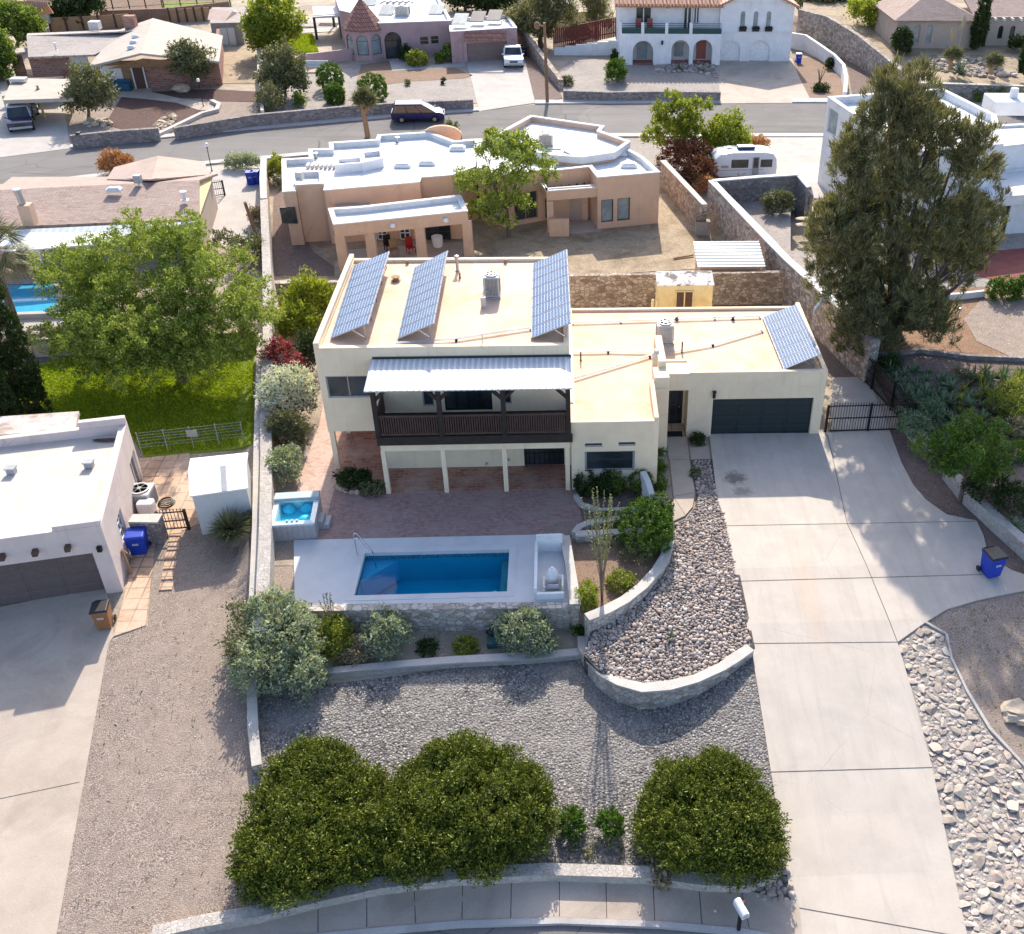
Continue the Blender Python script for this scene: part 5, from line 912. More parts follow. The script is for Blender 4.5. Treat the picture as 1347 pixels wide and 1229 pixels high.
rubble_wall('terrace_edge', 'thin dark stone edge between the agave bank and the bare earth', [(1156, 464), (1212, 459), (1272, 467), (1347, 470), (1400, 472)], 1.22, .2, M['rubble_dark'], None, .3)
rubble_wall('low_white_wall', 'low pale wall half hidden behind the tall pine by the bare earth', [(1230, 388), (1260, 386), (1296, 382)], 1.5, .2, M['wallwhite'], None, .9)
# iron gate and fence
def iron_fence(name, label, a, b, h, gate=False, cat='fence'):
    t = T(name, label, cat, a); a, b = Vector(a), Vector(b); L = (b-a).length; m = MB(); k = int(L/.13)
    for i in range(1, k): q = a.lerp(b, i/k); m.bar(q+Vector((0, 0, .12)), q+Vector((0, 0, h+.1)), .022); m.cyl(q+Vector((0, 0, h+.1)), q+Vector((0, 0, h+.2)), .03, .002, 4)
    m.build('pickets', M['iron'], t); m = MB()
    for z in (.14, h*.55, h): m.bar(a+Vector((0, 0, z)), b+Vector((0, 0, z)), .05)
    m.build('rail', M['iron'], t); n = max(2, round(L/2.1)+1)
    for i in range(n): q = a.lerp(b, i/(n-1)); p = MB(); p.box(q+Vector((0, 0, h/2+.05)), (.11, .11, h+.1)); p.build('post', M['iron'], t)
    return t
iron_fence('iron_gate', 'black spiked iron driveway gate right of the garage', P(1085, 570), P(1196, 567), 1.55, True, 'gate'); iron_fence('iron_fence', 'black iron fence running back from the gate to the rubble wall', P(1198, 567), P(1122, 488), 1.5)
# yard things
cart('recycling_bin', 'blue wheeled bin with black lid at the right end of the driveway', PG(1301, 757)+Vector((0, 0, .09)), R(14), 'blue_plastic', 'black_plastic', h=1.15, w=.72)
q = PG(649, 852, flat(-1.25)); t = T('garden_bucket', 'dark green tub with a black lid in the shrub planter', 'bucket', q); m = MB(); m.box((0, 0, .2), (.42, .36, .4), 0, 1.15); m.build('tub', plain('green_tub', (.02, .09, .09)), t, local=True, bevel=.03); m = MB(); m.rock((0, .5, .42), (.3, .26, .2), 3, 2, .2); m.box((0, .5, .15), (.2, .2, .3)); m.build('hood', M['black_plastic'], t, local=True)
q = PG(971, 1226)+Vector((0, 0, .1)); t = T('mailbox', 'white mailbox on a dark post at the sidewalk edge', 'mailbox', q, R(20)); m = MB(); m.box((0, 0, .5), (.09, .09, 1.0)); m.build('post', M['iron'], t, local=True); m = MB(); m.prism([(-.12, -.28), (.12, -.28), (.12, .28), (-.12, .28)], 1.0, 1.14); m.cyl((0, -.28, 1.14), (0, .28, 1.14), .12, None, 14); m.build('box', M['white_plastic'], t, local=True); m = MB(); m.bar((.135, .1, 1.05), (.135, .1, 1.28), .02, .05); m.build('flag', M['lamp_red'], t, local=True)
for l, u, v, s in (('largest tan boulder on the brown slope at the right edge', 1337, 935, .55), ('smaller flat tan boulder in front of the boulders at the right edge', 1330, 945, .4), ('tan boulder cut by the right edge of the photo', 1350, 948, .5)): m = MB(); q = PG(u, v); m.rock(q+Vector((0, 0, s*.25)), (s, s*.7, s*.45), u, 2, .4); solo('boulder', m, M['boulder'], l, 'boulder')
# timber shed and ribbed metal shed behind the house
def shed(name, label, poly, z0, zf, zb, wm, rm, door=None, over=.12, dm=None, gable=False):
    poly = ccw(poly); t = T(name, label, 'shed', (*poly[0], z0)); m = MB(); zz = lambda p: zf if (p[1]-min(q[1] for q in poly)) < .5*(max(q[1] for q in poly)-min(q[1] for q in poly)) else zb
    m.prism(poly, z0, zz); m.build('walls', wm, t); r = MB(); o = inset(poly, -over); r.slab([(*p, zz(q)+.06) for p, q in zip(o, poly)], .07); r.build('roof', rm, t)
    if door:
        A, B = min(((poly[i], poly[(i+1) % 4]) for i in range(4)), key=lambda e: e[0].y+e[1].y); s0, h0 = PW(door[0], door[3], A, B); s1, h1 = PW(door[2], door[1], A, B); e = (B-A).normalized(); n = Vector((e.y, -e.x)); d = MB(); q = [A+e*s0+n*.03, A+e*s1+n*.03, A+e*s1-n*.02, A+e*s0-n*.02]; d.prism(q, z0, h1); do = d.build('door', dm, t); d = MB(); k = A+e*(s0+.15)+n*.06; d.box((k.x, k.y, (z0+h1)/2), (.05, .05, .12)); d.build('handle', M['iron'], do)
        if door[2]-door[0] > 15:
            f = MB()
            for s in (s0, s1, (s0+s1)/2): c = A+e*s+n*.035; f.bar((c.x, c.y, z0), (c.x, c.y, h1), .07, .05)
            c, g = A+e*s0+n*.035, A+e*s1+n*.035; f.bar((c.x, c.y, h1), (g.x, g.y, h1), .05, .07); f.build('door_trim', wm, do)
    return t
b = [PY(866, 410, 8.6), PY(941, 409, 8.6)]; shed('garden_shed', 'small pale yellow plywood shed with brown door behind the wing roof', [(b[0].x, 9.3), (b[1].x-.1, 9.3), (b[1].x-.1, 10.5), (b[0].x, 10.5)], 0, PY(900, 376, 9.3).z, PY(900, 376, 9.3).z+.25, M['wood_pale'], surf('flaking_roof', (.66, .62, .58), (.74, .70, .66), 3., (.22, .18, .15), 1.8, (.52, .6)), (888, 383, 912, 414), .06, M['wood_dark'])
m = MB(); q = PY(863, 388, 8.8); [m.bar((q.x+dx, 8.9, 0), (q.x+.1+dx, 9.0, 3.1), .08, .15) for dx in (-.25, .0)]; solo('leaning_planks', m, M['wood_pale'], 'two timber planks leaning on the left of the yellow shed', 'planks')
pf = [P(914, 334, 2.3).to_2d(), P(1000, 347, 2.3).to_2d()]; shed('metal_shed', 'shed with pale ribbed metal roof against the tall rubble wall', [(P(920, 347, 2.2).x, 15.3), (P(1000, 347, 2.2).x, 15.3), (P(1000, 347, 2.2).x, 17.6), (P(920, 347, 2.2).x, 17.6)], 0, 2.25, 2.75, M['tan'], M['metal_shed'], None, .2)
m = MB(); q = PG(921, 312); m.slab([q+Vector((-.5, 0, 1.5)), q+Vector((.9, 0, 1.9)), q+Vector((.9, .8, 1.5)), q+Vector((-.5, .8, 1.1))], .06); m.box(q+Vector((.2, .5, .5)), (1., .6, 1.)); solo('lean_to', m, M['wood_grey'], 'small dark lean-to box behind the ribbed metal shed', 'lean-to')
m = MB(); q = PG(851, 318); m.tube([PG(886, 342)+Vector((0, 0, .1)), PG(912, 338)+Vector((0, 0, .12))], .06); solo('loose_plank', m, M['wood'], 'loose pole lying in the sandy yard left of the metal shed', 'pole')
# ------------------------------------------------------------------ pale house at the left edge
zb = -.95; c = P(157, 810, zb); d0 = P(0, 834, zb)
e = (d0-c).to_2d().normalized(); back = P(166, 552, zb+3.6).to_2d(); side = Vector((c.x, c.y)); topf = P(132, 690, zb+3.55).to_2d()
nb = T('pale_house', 'flat roofed pale pink house with a dark brown garage door at the left edge', 'house', (c.x, c.y, zb))
FR = Vector((topf.x, topf.y)); BR_ = back; w = e*(-13); gd = dict(k='garage', f=M['garage_brown'], nx=4, ny=4)
block(nb, [FR+e*13, FR, BR_, BR_+e*13], zb, zb+3.5, M['pink'], M['roof_pinkwhite'], .42, .28, {0: [W(-60, 806, 127, 826, d=.35, **gd) if False else dict(r=(13-6.1, 13-.62, zb, zb+2.25), d=.3, **gd)],
      1: [W(155, 700, 166, 733, f=M['frame_white'], p=M['glass'], nx=2, ny=4) if False else dict(r=(1.9, 3.0, zb+1.0, zb+2.2), nx=3, ny=3, f=M['frame_white']), dict(r=(6.2, 7.5, zb, zb+2.2), k='door', f=M['frame_white'], p=M['glass'], nx=2)]}, None)
m = MB(); m.prism([FR+e*1.7, FR, FR+(BR_-FR).normalized()*.28, FR+e*1.7+(BR_-FR).normalized()*.28], zb+3.5, zb+3.72); m.build('parapet', M['pink'], nb, bevel=.03); m = MB(); m.prism([BR_+e*1.9, BR_-(BR_-FR).normalized()*.28+e*1.9, BR_-(BR_-FR).normalized()*.28, BR_], zb+3.5, zb+3.85); m.build('parapet', M['pink'], nb, bevel=.03)
for k in range(4): q = FR+e*(1.35+1.15*k); m = MB(); n_ = Vector((-e.y, e.x)); n_ = n_ if n_.y < 0 else -n_; m.bar((*q, zb+2.75), (*(q+n_*.3), zb+2.75), .2, .2); m.build('roof_beam', M['door_brown'], nb, bevel=.02)
q = FR+e*.3; m = MB(); m.box((*(q+n_*.08), zb+2.45), (.16, .14, .24)); m.build('wall_lantern', M['iron'], nb)
zr = zb+3.1
for l, u, v in (('grey roof vent near the right side of the pale pink house roof', 118, 614), ('grey roof vent on the left of the pale pink house roof', 16, 622)): m = MB(); p = P(u, v, zr); m.box(p+Vector((0, 0, .12)), (.34, .26, .24)); m.box(p+Vector((0, 0, .26)), (.42, .34, .05)); solo('roof_vent', m, M['grey_plastic'], l, 'vent')
m = MB(); p = P(139, 580, zr); m.rock(p+Vector((0, 0, .05)), (.55, .12, .05), 2, 2, .3); solo('roof_debris', m, M['mulch'], 'dark drift of dead leaves in the back corner of the pale pink roof', 'leaves')
# low rear roof behind it
rr = [P(-60, 575, 2.3), P(98, 566, 2.3), P(104, 541, 2.3), P(-60, 552, 2.3)]; nr = T('rear_porch', 'low flat porch roof with leaf litter between the pale pink house and the lawn', 'porch', (rr[1].x, rr[1].y, -.3)); m = MB(); m.slab(rr, .16); m.build('roof', surf('littered_roof', (.55, .50, .46), (.64, .60, .56), 1.5, (.33, .20, .13), 1.1, (.5, .7)), nr)
for p in (rr[2], rr[1]): m = MB(); m.box((p.x-.2, p.y, .95), (.14, .14, 2.5)); m.build('post', M['wallwhite'], nr)
cart('trash_bin', 'brown wheeled bin with black lid beside the dark garage door of the pale house', P(138, 822, zb)+Vector((.1, -.1, .05)), R(10), 'brown_plastic', 'black_plastic'); cart('recycling_bin', 'bright blue wheeled bin in the shade beside the pale pink house wall', P(186, 727, -.8)+Vector((0, 0, .05)), R(8), 'blue_plastic', 'blue_plastic', h=1.1, w=.75)
rubble_wall('stub_wall', 'grey stub wall behind the blue bin by the iron side gate', [(172, 683), (211, 683)], .5, .5, M['rubble_dark'], M['capstone'], -1.)
q = P(191, 668, -.7); condenser('air_conditioner', 'ground condenser unit beside the pale pink house wall', q, 1.0, .95, 'grey_plastic'); m = MB(); q = P(197, 681, -.7); m.box(q+Vector((0, 0, .45)), (.7, .5, .9)); solo('pool_box', m, M['white_plastic'], 'white rounded equipment box in front of the ground condenser', 'equipment box', bevel=.12)
m = MB(); q = P(220, 664, -.6)
for k in range(3):
    r_ = .36-.05*k; m.tube([q+Vector((math.cos(a*.45)*r_, math.sin(a*.45)*r_, .1+.06*k)) for a in range(15)], .03, 5)
solo('garden_hose', m, plain('hose_green', (.02, .05, .035)), 'coiled dark green hose on the square tile patio', 'hose')
m = MB(); q = P(175, 760, -.9); m.tube([q, q+Vector((-.25, .3, 1.2)), q+Vector((-.2, .9, .3))], .06); solo('leaning_board', m, M['wood'], 'thin board leaning on the pale pink house wall by the blue bin', 'board')
iron_fence('garden_gate', 'thin rusty garden gate across the stepping stone path', P(213, 700, -.55), P(249, 697, -.5), 1.0, True, 'gate')
m = MB(); A_, B_ = P(187, 597, -.3), P(322, 582, -.3)
for z in (.35, .5, .7, .85, 1.0, 1.15): m.tube([A_+Vector((0, 0, z)), B_+Vector((0, 0, z))], .008, 5)
for k in range(5): q = A_.lerp(B_, k/4); m.cyl(q, q+Vector((0, 0, 1.2)), .02)
q = A_.lerp(B_, .52); m.box(q+Vector((0, -.05, .85)), (.5, .03, .36)); solo('wire_fence', m, M['frame_grey'], 'low wire fence between the green lawn and the tile patio', 'fence')
# white plastic shed
a = [P(261, 676, -.6), P(327, 664, -.5)]
sc = [P(249, 652, 1.55).to_2d(), P(326, 641, 1.55).to_2d(), P(326, 594, 1.55).to_2d(), P(250, 602, 1.55).to_2d()]; ps = T('plastic_shed', 'white plastic shed with a grey roof strip beside the boundary wall', 'shed', (*sc[0], -.7)); m = MB(); m.prism(inset(sc, .08), -.9, 1.5); m.build('walls', plain('shed_plastic', (.6, .6, .58), .5, var=.04), ps, bevel=.02)
m = MB(); mid = [(sc[0]+sc[3])/2, (sc[1]+sc[2])/2]; m.slab([(*sc[0], 1.5), (*sc[1], 1.5), (*mid[1], 1.85), (*mid[0], 1.85)], .07); m.slab([(*mid[0], 1.85), (*mid[1], 1.85), (*sc[2], 1.5), (*sc[3], 1.5)], .07); m.build('roof', M['white_plastic'], ps)
m = MB(); l = lambda a, b, t: a.lerp(b, t); m.slab([(*l(sc[0], sc[1], .55), 1.52), (*l(sc[0], sc[1], .64), 1.52), (*l(mid[0], mid[1], .64), 1.87), (*l(mid[0], mid[1], .55), 1.87)], .03); m.build('roof_strip', M['grey_plastic'], ps)
# ------------------------------------------------------------------ tan stucco house behind
th = T('tan_house', 'sprawling tan stucco house with white flat roofs right behind the cream house', 'house', (*P(480, 330).to_2d(), 0)); z = 3.7; tn = M['tan']; cw = M['roof_white']; wd = dict(f=M['frame_tan'], p=M['glass']); wc = dict(f=M['frame_dark'], p=M['glass_pale'])
block(th, PP([(426, 251), (552, 240), (554, 234), (594, 231), (625, 220), (630, 184), (598, 186), (565, 174), (497, 178), (495, 184), (433, 188), (434, 196), (406, 197), (407, 208), (371, 210), (372, 253), (389, 252), (390, 244), (425, 242)], z), 0, z, tn, cw, .35, .25, {}, M['cap_white'])
block(th, PP([(389, 244), (426, 242), (425, 225), (390, 226)], z+.25), 0, z+.25, tn, cw, .3, .25, {}, M['cap_white'])
block(th, PP([(476, 214), (504, 208), (503, 197), (475, 200)], z+.3), z-.5, z+.3, M['white'], cw, .3, .2)
block(th, PP([(440, 217), (478, 214), (477, 206), (442, 209)], z+.25), z-.5, z+.25, M['white'], cw, .25, .2)
m = MB(); A, B = P(372, 300, .0), P(389, 300, 0); q = PP([(372, 253), (389, 252)], z); k = PW(381, 290, q[0], q[1]); e2 = (q[1]-q[0]).normalized(); w2 = q[0]+e2*k[0]; m.box((w2.x, w2.y-.02, k[1]+.35), (1.0, .08, 1.1)); m.build('window', M['glass'], th)
# porch at its left
zp = 3.15; pf = PP([(439, 296), (615, 278), (612, 258), (555, 264), (475, 272), (436, 276)], zp); o0, o1 = pf[0], pf[1]; L = (o1-o0).length
block(th, [pf[0], pf[1], P(606, 257, zp).to_2d(), P(476, 272, zp).to_2d(), P(432, 275, zp).to_2d()], 2.35, zp, tn, M['roof_white'], .3, .25, {}, M['cap_white'], 'porch_roof', .1, True)
for f in (.025, .245, .62, .985): q = o0.lerp(o1, f); n = Vector((0, .28)); m = MB(); m.box((q.x, q.y+.3, 1.18), (.62, .5, 2.36)); m.build('porch_column', tn, th, bevel=.03)
m = MB(); q0, q1 = P(430, 292, 0), P(620, 290, 0); bw = P(470, 318, 0); by = bw.y+.2
for i, (u0, v0, u1, v1, dk) in enumerate(((455, 313, 463, 325, 0), (470, 313, 479, 338, 1), (486, 310, 495, 325, 0), (499, 309, 509, 322, 0), (528, 305, 539, 319, 0), (562, 302, 592, 320, 1))):
    a, b = PY(u0, v1, by), PY(u1, v0, by); z0, z1 = max(.1, a.z), min(2.3, b.z+.4); f = MB(); f.box(((a.x+b.x)/2, by, (z0+z1)/2), (b.x-a.x, .1, z1-z0)); wo = f.build('door' if dk else 'window', M['glass'], th); f = MB(); w_ = b.x-a.x
    for k in (0, .5, 1): f.box((a.x+w_*k, by-.06, (z0+z1)/2), (.07, .05, z1-z0))
    for k in (0, .5, 1): f.box(((a.x+b.x)/2, by-.055, z0+(z1-z0)*k), (w_, .05, .07))
    f.build('frame', M['frame_dark'] if dk else M['frame_white'], wo)
m = MB(); a, b = PY(447, 320, by+.1), PY(612, 312, by+.1); m.box(((a.x+b.x)/2, by+.3, 1.2), (b.x-a.x+.6, .4, 2.4)); m.build('walls', tn, th)
for u, v in ((514, 299.5), (585, 292.5)): q = o0.lerp(o1, (u-439)/176); m = MB(); m.lathe((q.x, q.y-.14, 2.62), [(.13, 0), (.2, .08), (.16, .24), (.05, .3)], 10); m.build('porch_lamp', M['white_plastic'], th)
m = MB(); q = P(452, 268, 2.6); m.box((P(455, 288, 2.4).x+.2, P(455, 272, 2.7).y+.25, 2.72), (2.2, .6, .06)); m.build('balcony_deck', M['frame_tan'], th)
for l, u, v, mm in (('red patio chair under the tan porch', 541, 327, 'lamp_red'), ('brown patio chair in the middle of the tan porch', 520, 330, 'wood'), ('dark patio chair near the middle column of the tan porch', 512, 324, 'darkwood')):
    q = P(u, v+6, 0); t = T('patio_chair', l, 'chair', q, R(30)); m = MB(); m.box((0, 0, .43), (.5, .5, .05)); m.build('seat', M[mm], t, local=True); m = MB(); m.box((0, .24, .75), (.5, .05, .6)); m.build('backrest', M[mm], t, local=True)
    for a in (-1, 1):
        for b in (-1, 1): m = MB(); m.box((a*.22, b*.22, .2), (.05, .05, .4)); m.build('leg', M[mm], t, local=True)
m = MB(); q = P(576, 325, 0); m.lathe(q, [(.3, 0), (.36, .4), (.38, .75), (.3, .72)], 12); solo('patio_planter', m, M['white_plastic'], 'white tub standing in the dark door bay of the tan porch', 'tub')
# right wings
block(th, PP([(786, 234), (868, 227), (846, 207), (826, 196), (800, 200), (762, 206), (740, 196), (720, 226), (775, 220)], z), 0, z, tn, cw, .35, .25, {0: [W(791, 262, 807, 293, nx=1, ny=1, **wc), W(812, 260, 829, 291, nx=1, ny=1, **wc)]}, M['cap_white'])
block(th, PP([(650, 181), (700, 154), (790, 167), (785, 173), (824, 187), (805, 200), (765, 206), (725, 203), (690, 196)], z+.35), 0, z+.35, tn, cw, .4, .25, {}, M['cap_white'])
block(th, PP([(628, 222), (660, 232), (725, 222), (745, 196), (690, 192), (650, 185), (628, 186)], z-.02), 0, z-.02, tn, cw, .3, .25, {0: [dict(r=(.5, 2.2, .5, 2.4), **wc)], 1: [dict(r=(.8, 2.6, .3, 2.3), nx=2, **wd)]}, M['cap_white'])
zc = 2.95; cp = PP([(719, 252), (784, 246), (787, 234), (773, 222), (720, 226), (712, 240)], zc); m = MB()
block(th, [P(719, 252, zc).to_2d(), P(786, 247, zc).to_2d(), P(786, 243.5, zc).to_2d(), P(717, 248.5, zc).to_2d()], 2.3, zc, tn, tn, .02, .1, {}, M['cap_white'], 'pergola_beam', .1, True)
block(th, [P(711, 240, zc).to_2d(), P(719, 252, zc).to_2d(), P(722, 251, zc).to_2d(), P(714, 239, zc).to_2d()], 2.3, zc, tn, tn, .02, .1, {}, M['cap_white'], 'pergola_beam', .1, True)
m = MB(); q = P(723, 253, zc); m.box((q.x, q.y+.2, 1.15), (.45, .45, 2.3)); m.build('porch_column', tn, th); m = MB(); q = P(734, 312, 0); m.box((q.x+.1, q.y+.15, .62), (1.35, .28, 1.25)); m.build('half_wall', tn, th)
for k in range(6): q = P(728+k*10, 245, zc); m = MB(); m.bar((q.x, q.y, 2.55), (q.x+.1, q.y+2.4, 2.55), .12, .16); m.build('pergola_beam', M['wood_dark'], th)
q = P(740, 290, 0); m = MB(); m.box((q.x, q.y+.1, 1.1), (3.6, .2, 2.2)); m.build('walls', tn, th); m = MB(); m.box((q.x-.4, q.y-.02, 1.15), (1.6, .06, 1.9)); m.box((q.x-.4, q.y-.04, 1.15), (.08, .06, 1.9)); m.build('door', M['glass'], th); m = MB(); m.box((q.x+.95, q.y-.02, 1.05), (.9, .06, 2.05)); m.build('door', M['frame_tan'], th)
m = MB(); a = P(548, 173, z).to_2d(); c2 = P(582, 178, z-.2)
for k in range(12): t = math.pi*k/11; t2 = math.pi*(k+1)/11; m.add([(c2.x-1.45*math.cos(t), c2.y, 0 if 0 else c2.z+.7*math.sin(t)), (c2.x-1.45*math.cos(t2), c2.y, c2.z+.7*math.sin(t2)), (c2.x-1.45*math.cos(t2), c2.y+.3, c2.z+.7*math.sin(t2)), (c2.x-1.45*math.cos(t), c2.y+.3, c2.z+.7*math.sin(t)), (c2.x-1.45*math.cos(t), c2.y, 2.5), (c2.x-1.45*math.cos(t2), c2.y, 2.5)], [(0, 1, 2, 3), (4, 5, 1, 0)])
m.build('arched_parapet', M['tan'], th)
for l, u, v in (('oblong skylight at the middle left of the tan house roof', 530, 219), ('oblong skylight right of it on the tan house left roof', 562, 216), ('larger skylight at the back of the tan house left roof beside the tree', 602, 197), ('skylight on the tan house right roof in front of the swamp cooler', 781, 204), ('skylight on the tan house right wing', 827, 219), ('skylight step on the tan house right roof edge', 815, 204)): skylight(l, P(u, v, z-.33), 1.15, .7)
condenser('swamp_cooler', 'square roof cooler in the middle of the tan house right roof', P(718, 190, z), 1.0, .75); q = P(395, 239, z); m = MB(); m.box(q+Vector((0, 0, .4)), (.5, .5, .6)); solo('roof_cooler', m, M['ac_white'], 'small cooler box on the left corner of the tan house roof', 'cooler', bevel=.03)
m = MB(); q = P(423, 220, z-.3); [m.box(q+Vector((-.9+.3*k, 0, .12)), (.2, .6, .2)) for k in range(7)]; solo('roof_grating', m, M['ac_white'], 'slatted vent on the left part of the tan house white roof', 'vent')
for k, (u, v) in enumerate(((416, 208), (523, 187), (487, 206), (452, 220))): roof_vent(('dark round vent at the left back of the white tan house roof', 'white vent pipe by the back parapet of the tan house', 'vent pipe beside the small raised parapet of the tan house', 'short vent pipe left of the skylights on the tan house')[k], P(u, v, z-.33), .4, .1)
# ------------------------------------------------------------------ ranch with brown shingles on the left
rh = T('shingle_ranch', 'long ranch house with brown shingle roof and white patio cover behind the big mesquite', 'house', (*P(200, 300).to_2d(), 0)); z = 2.75
ev = [P(-80, 302, z-.15), P(262, 288, z-.15), P(262, 237, z+.55), P(-80, 254, z+.55)]; m = MB(); m.slab(ev, .14); m.slab([ev[3], ev[2], ev[2]+Vector((0, 4.0, -.9)), ev[3]+Vector((0, 4.0, -.9))], .14); m.build('roof', M['shingle_brown'], rh)
a, b = ev[0].to_2d()+Vector((0, .5)), ev[1].to_2d()+Vector((-.3, .5)); m = MB(); m.prism([a, b, (ev[2].x-.3, ev[2].y+3.4), (a.x, ev[2].y+3.4)], 0, z-.35); m.build('walls', M['beige'], rh)
m = MB(); gq = P(262, 262, z); g3 = ev[2]+Vector((-.25, 4.0, -.9)); m.add([ev[1]+Vector((-.15, .3, -.15)), g3, ev[2]+Vector((-.25, 0, -.16))], [(0, 1, 2)]); m.build('gable', M['wood_pale'], rh)
m = MB(); m.slab([P(20, 330, 2.35), P(140, 320, 2.35), P(172, 306, 2.35), P(262, 291, 2.6), P(-60, 306, 2.6), P(-60, 336, 2.35)], .1); m.build('patio_roof', M['patio_roof'], rh)
for u, v in ((62, 365), (122, 345), (-10, 368)): q = P(u, v, 0); m = MB(); m.box((q.x, q.y, 1.15), (.12, .12, 2.3)); m.build('post', M['frame_white'], rh)
hp = [P(142, 233, z-.2), P(268, 226, z-.2), P(271, 212, z-.2), P(240, 209, z-.2), P(160, 214, z-.2)]; ap = P(205, 206, z+.75); m = MB()
m.slab([hp[0], hp[1], P(196, 236, z+.9)], .1); H4 = [P(140, 236, z-.1), P(270, 230, z-.1), P(271, 213, z-.1), P(150, 220, z-.1)]; r0, r1 = P(200, 236, z+.8), P(208, 205, z+.8)
m.slab([H4[0], r0, r1, H4[3]], .12); m.slab([r0, H4[1], H4[2], r1], .12); m.build('hip_roof', M['shingle_pinktan'], rh)
m = MB(); p4 = [q.to_2d() for q in H4]; m.prism(ccw(inset(ccw(p4), .3)), 0, z-.3); m.build('walls', M['beige'], rh)
q = P(40, 292, 2.75); m = MB(); m.box(q+Vector((0, 0, .5)), (.7, .7, 1.3)); m.build('chimney', M['tan'], rh, bevel=.02); m = MB(); m.cyl(q+Vector((-.1, 0, 1.1)), q+Vector((-.2, .0, 2.0)), .2, .2, 12); m.cyl(q+Vector((-.2, 0, 2.0)), q+Vector((-.2, 0, 2.1)), .26, .24, 12); m.build('flue', M['steel'], rh)
skylight('white skylight on the brown shingle roof', P(151, 252, 3.3), .95, .5); m = MB(); q = P(183, 243, 3.3); m.box(q+Vector((0, 0, .4)), (.45, .4, .5)); m.cyl(q, q+Vector((0, 0, .3)), .05); solo('roof_box', m, M['grey_plastic'], 'small blue grey vent box on the brown shingle roof ridge', 'vent'); roof_vent('white turbine vent on the right of the brown shingle roof', P(243, 263, 3.1), .6, .13, True, 'white_plastic')
zl = -.08; m = MB(); lp = [P(-80, 382, zl), P(72, 378, zl), P(80, 414, zl), P(-80, 420, zl)]; lsp = T('neighbour_pool', 'bright turquoise pool behind the dark cypress at the left edge', 'swimming pool', (lp[1].x, lp[1].y, zl)); m.add([(p.x, p.y, zl+.12) for p in lp]+[(p.x, p.y, zl-1.2) for p in lp], [(4, 5, 6, 7)]+[(i, (i+1) % 4, (i+1) % 4+4, i+4) for i in range(4)]); 
mm = MB(); o4 = ccw([q.to_2d() for q in lp]); oo = inset(o4, -.35)
m2 = MB(); m2.add([(q.x, q.y, zl+.24) for q in o4]+[(q.x, q.y, zl-.02) for q in o4], [(0, 1, 2, 3), ]+[(i+4, (i+1) % 4+4, (i+1) % 4, i) for i in range(4)])
for i in range(4): j = (i+1) % 4; mm.add([(*oo[i], zl+.27), (*oo[j], zl+.27), (*o4[j], zl+.27), (*o4[i], zl+.27), (*oo[i], zl-.3), (*oo[j], zl-.3)], [(0, 1, 2, 3), (4, 5, 1, 0)])
mm.build('coping', M['concrete'], lsp); m2.build('water', surf('turquoise_water', (.05, .36, .55), (.07, .42, .62), 2., None, bump=.08, bsc=6, rough=.05, spec=.5, fine=0), lsp)
ground('neighbour_deck', [(-80, 370), (90, 366), (130, 425), (120, 440), (-80, 440)], M['concrete'], .02, step=2)
m = MB(); q = PW; rubble_wall('garden_wall', 'low wall in shade between the turquoise pool and the lawn', [(40, 446), (180, 440), (338, 436)], .8, .2, M['beige'], None, -.4)
cart('recycling_bin', 'left of two blue bins on the concrete drive by the shingle ranch', P(331, 243, 0), R(10), 'blue_plastic', 'blue_plastic'); cart('recycling_bin', 'right one of the paired blue bins touching the boundary wall far end', P(338, 242, 0), R(-5), 'blue_plastic', 'blue_plastic')
lamp_post('white globe lamp post between the hip roof and the concrete drive', P(279, 226, 0), 2.0)
pole('utility_pole', 'dark leaning pole at the left side of the boundary wall', 'pole', P(345, 332, 0), P(322, 266, 3.6), .12, .1, 'pole_wood'); pole('leaning_post', 'thinner second pole beside the dark leaning pole', 'pole', P(352, 334, 0), P(338, 300, 2.0), .06, .05, 'pole_wood')
iron_fence('drive_gate', 'light metal gate across the drive of the shingle ranch', P(266, 262, 0), P(296, 258, 0), 1.1, True, 'gate')
rubble_wall('boundary_wall', 'far narrow end of the boundary wall between the tan house and the bins', [(347, 208), (346, 235), (347, 262)], 1.5, .4, M['rubble_tan'], M['capstone'], -.2)
# ------------------------------------------------------------------ red brick ranch, far left
bh = T('brick_ranch', 'red brick ranch with pale low gabled roof and carport at the far left', 'house', (*P(130, 110).to_2d(), 0)); z = 2.7
A = P(117, 87, z); Bx = P(185, 70, z+.9); Cx = P(288, 81, z); Dx = P(293, 47, z); Ex = P(201, 24, z+1.1); Fx = P(155, 40, z)
m = MB(); m.slab([A, Bx, Ex, Fx], .2); m.slab([Bx, Cx, Dx, Ex], .2); m.build('roof', M['shingle_tan'], bh)
m = MB(); m.slab([P(37, 75, z-.1), P(124, 72, z-.1), P(190, 40, z+.4), P(35, 47, z+.7)], .18); m.slab([P(35, 47, z+.7), P(190, 40, z+.7), P(190, 38, z), P(36, 44, z)], .12); m.build('roof', M['shingle_grey'], bh)
g0, g1 = P(137, 115, 0), P(287, 112, 0)
def seg(a, b, zt, mat, nm='walls', th=.3, z0=0, par=bh): m = MB(); m.bar((a.x, a.y, (z0+zt)/2), (b.x, b.y, (z0+zt)/2), th, zt-z0); return m.build(nm, mat, par)
seg(P(194, 116, 0), P(291, 112, 0), z-.15, M['brick']); seg(P(138, 117, 0), P(194, 116, 0), z-.15, M['wood']); seg(P(291, 112, 0), P(293, 70, 0), z-.2, M['brick'])
m = MB(); m.add([P(139, 92, z-.35)+Vector((0, .35, 0)), P(286, 86, z-.3)+Vector((0, .35, 0)), P(186, 78, z+.7)+Vector((0, .35, 0))], [(0, 1, 2)]); m.build('gable', M['wood'], bh)
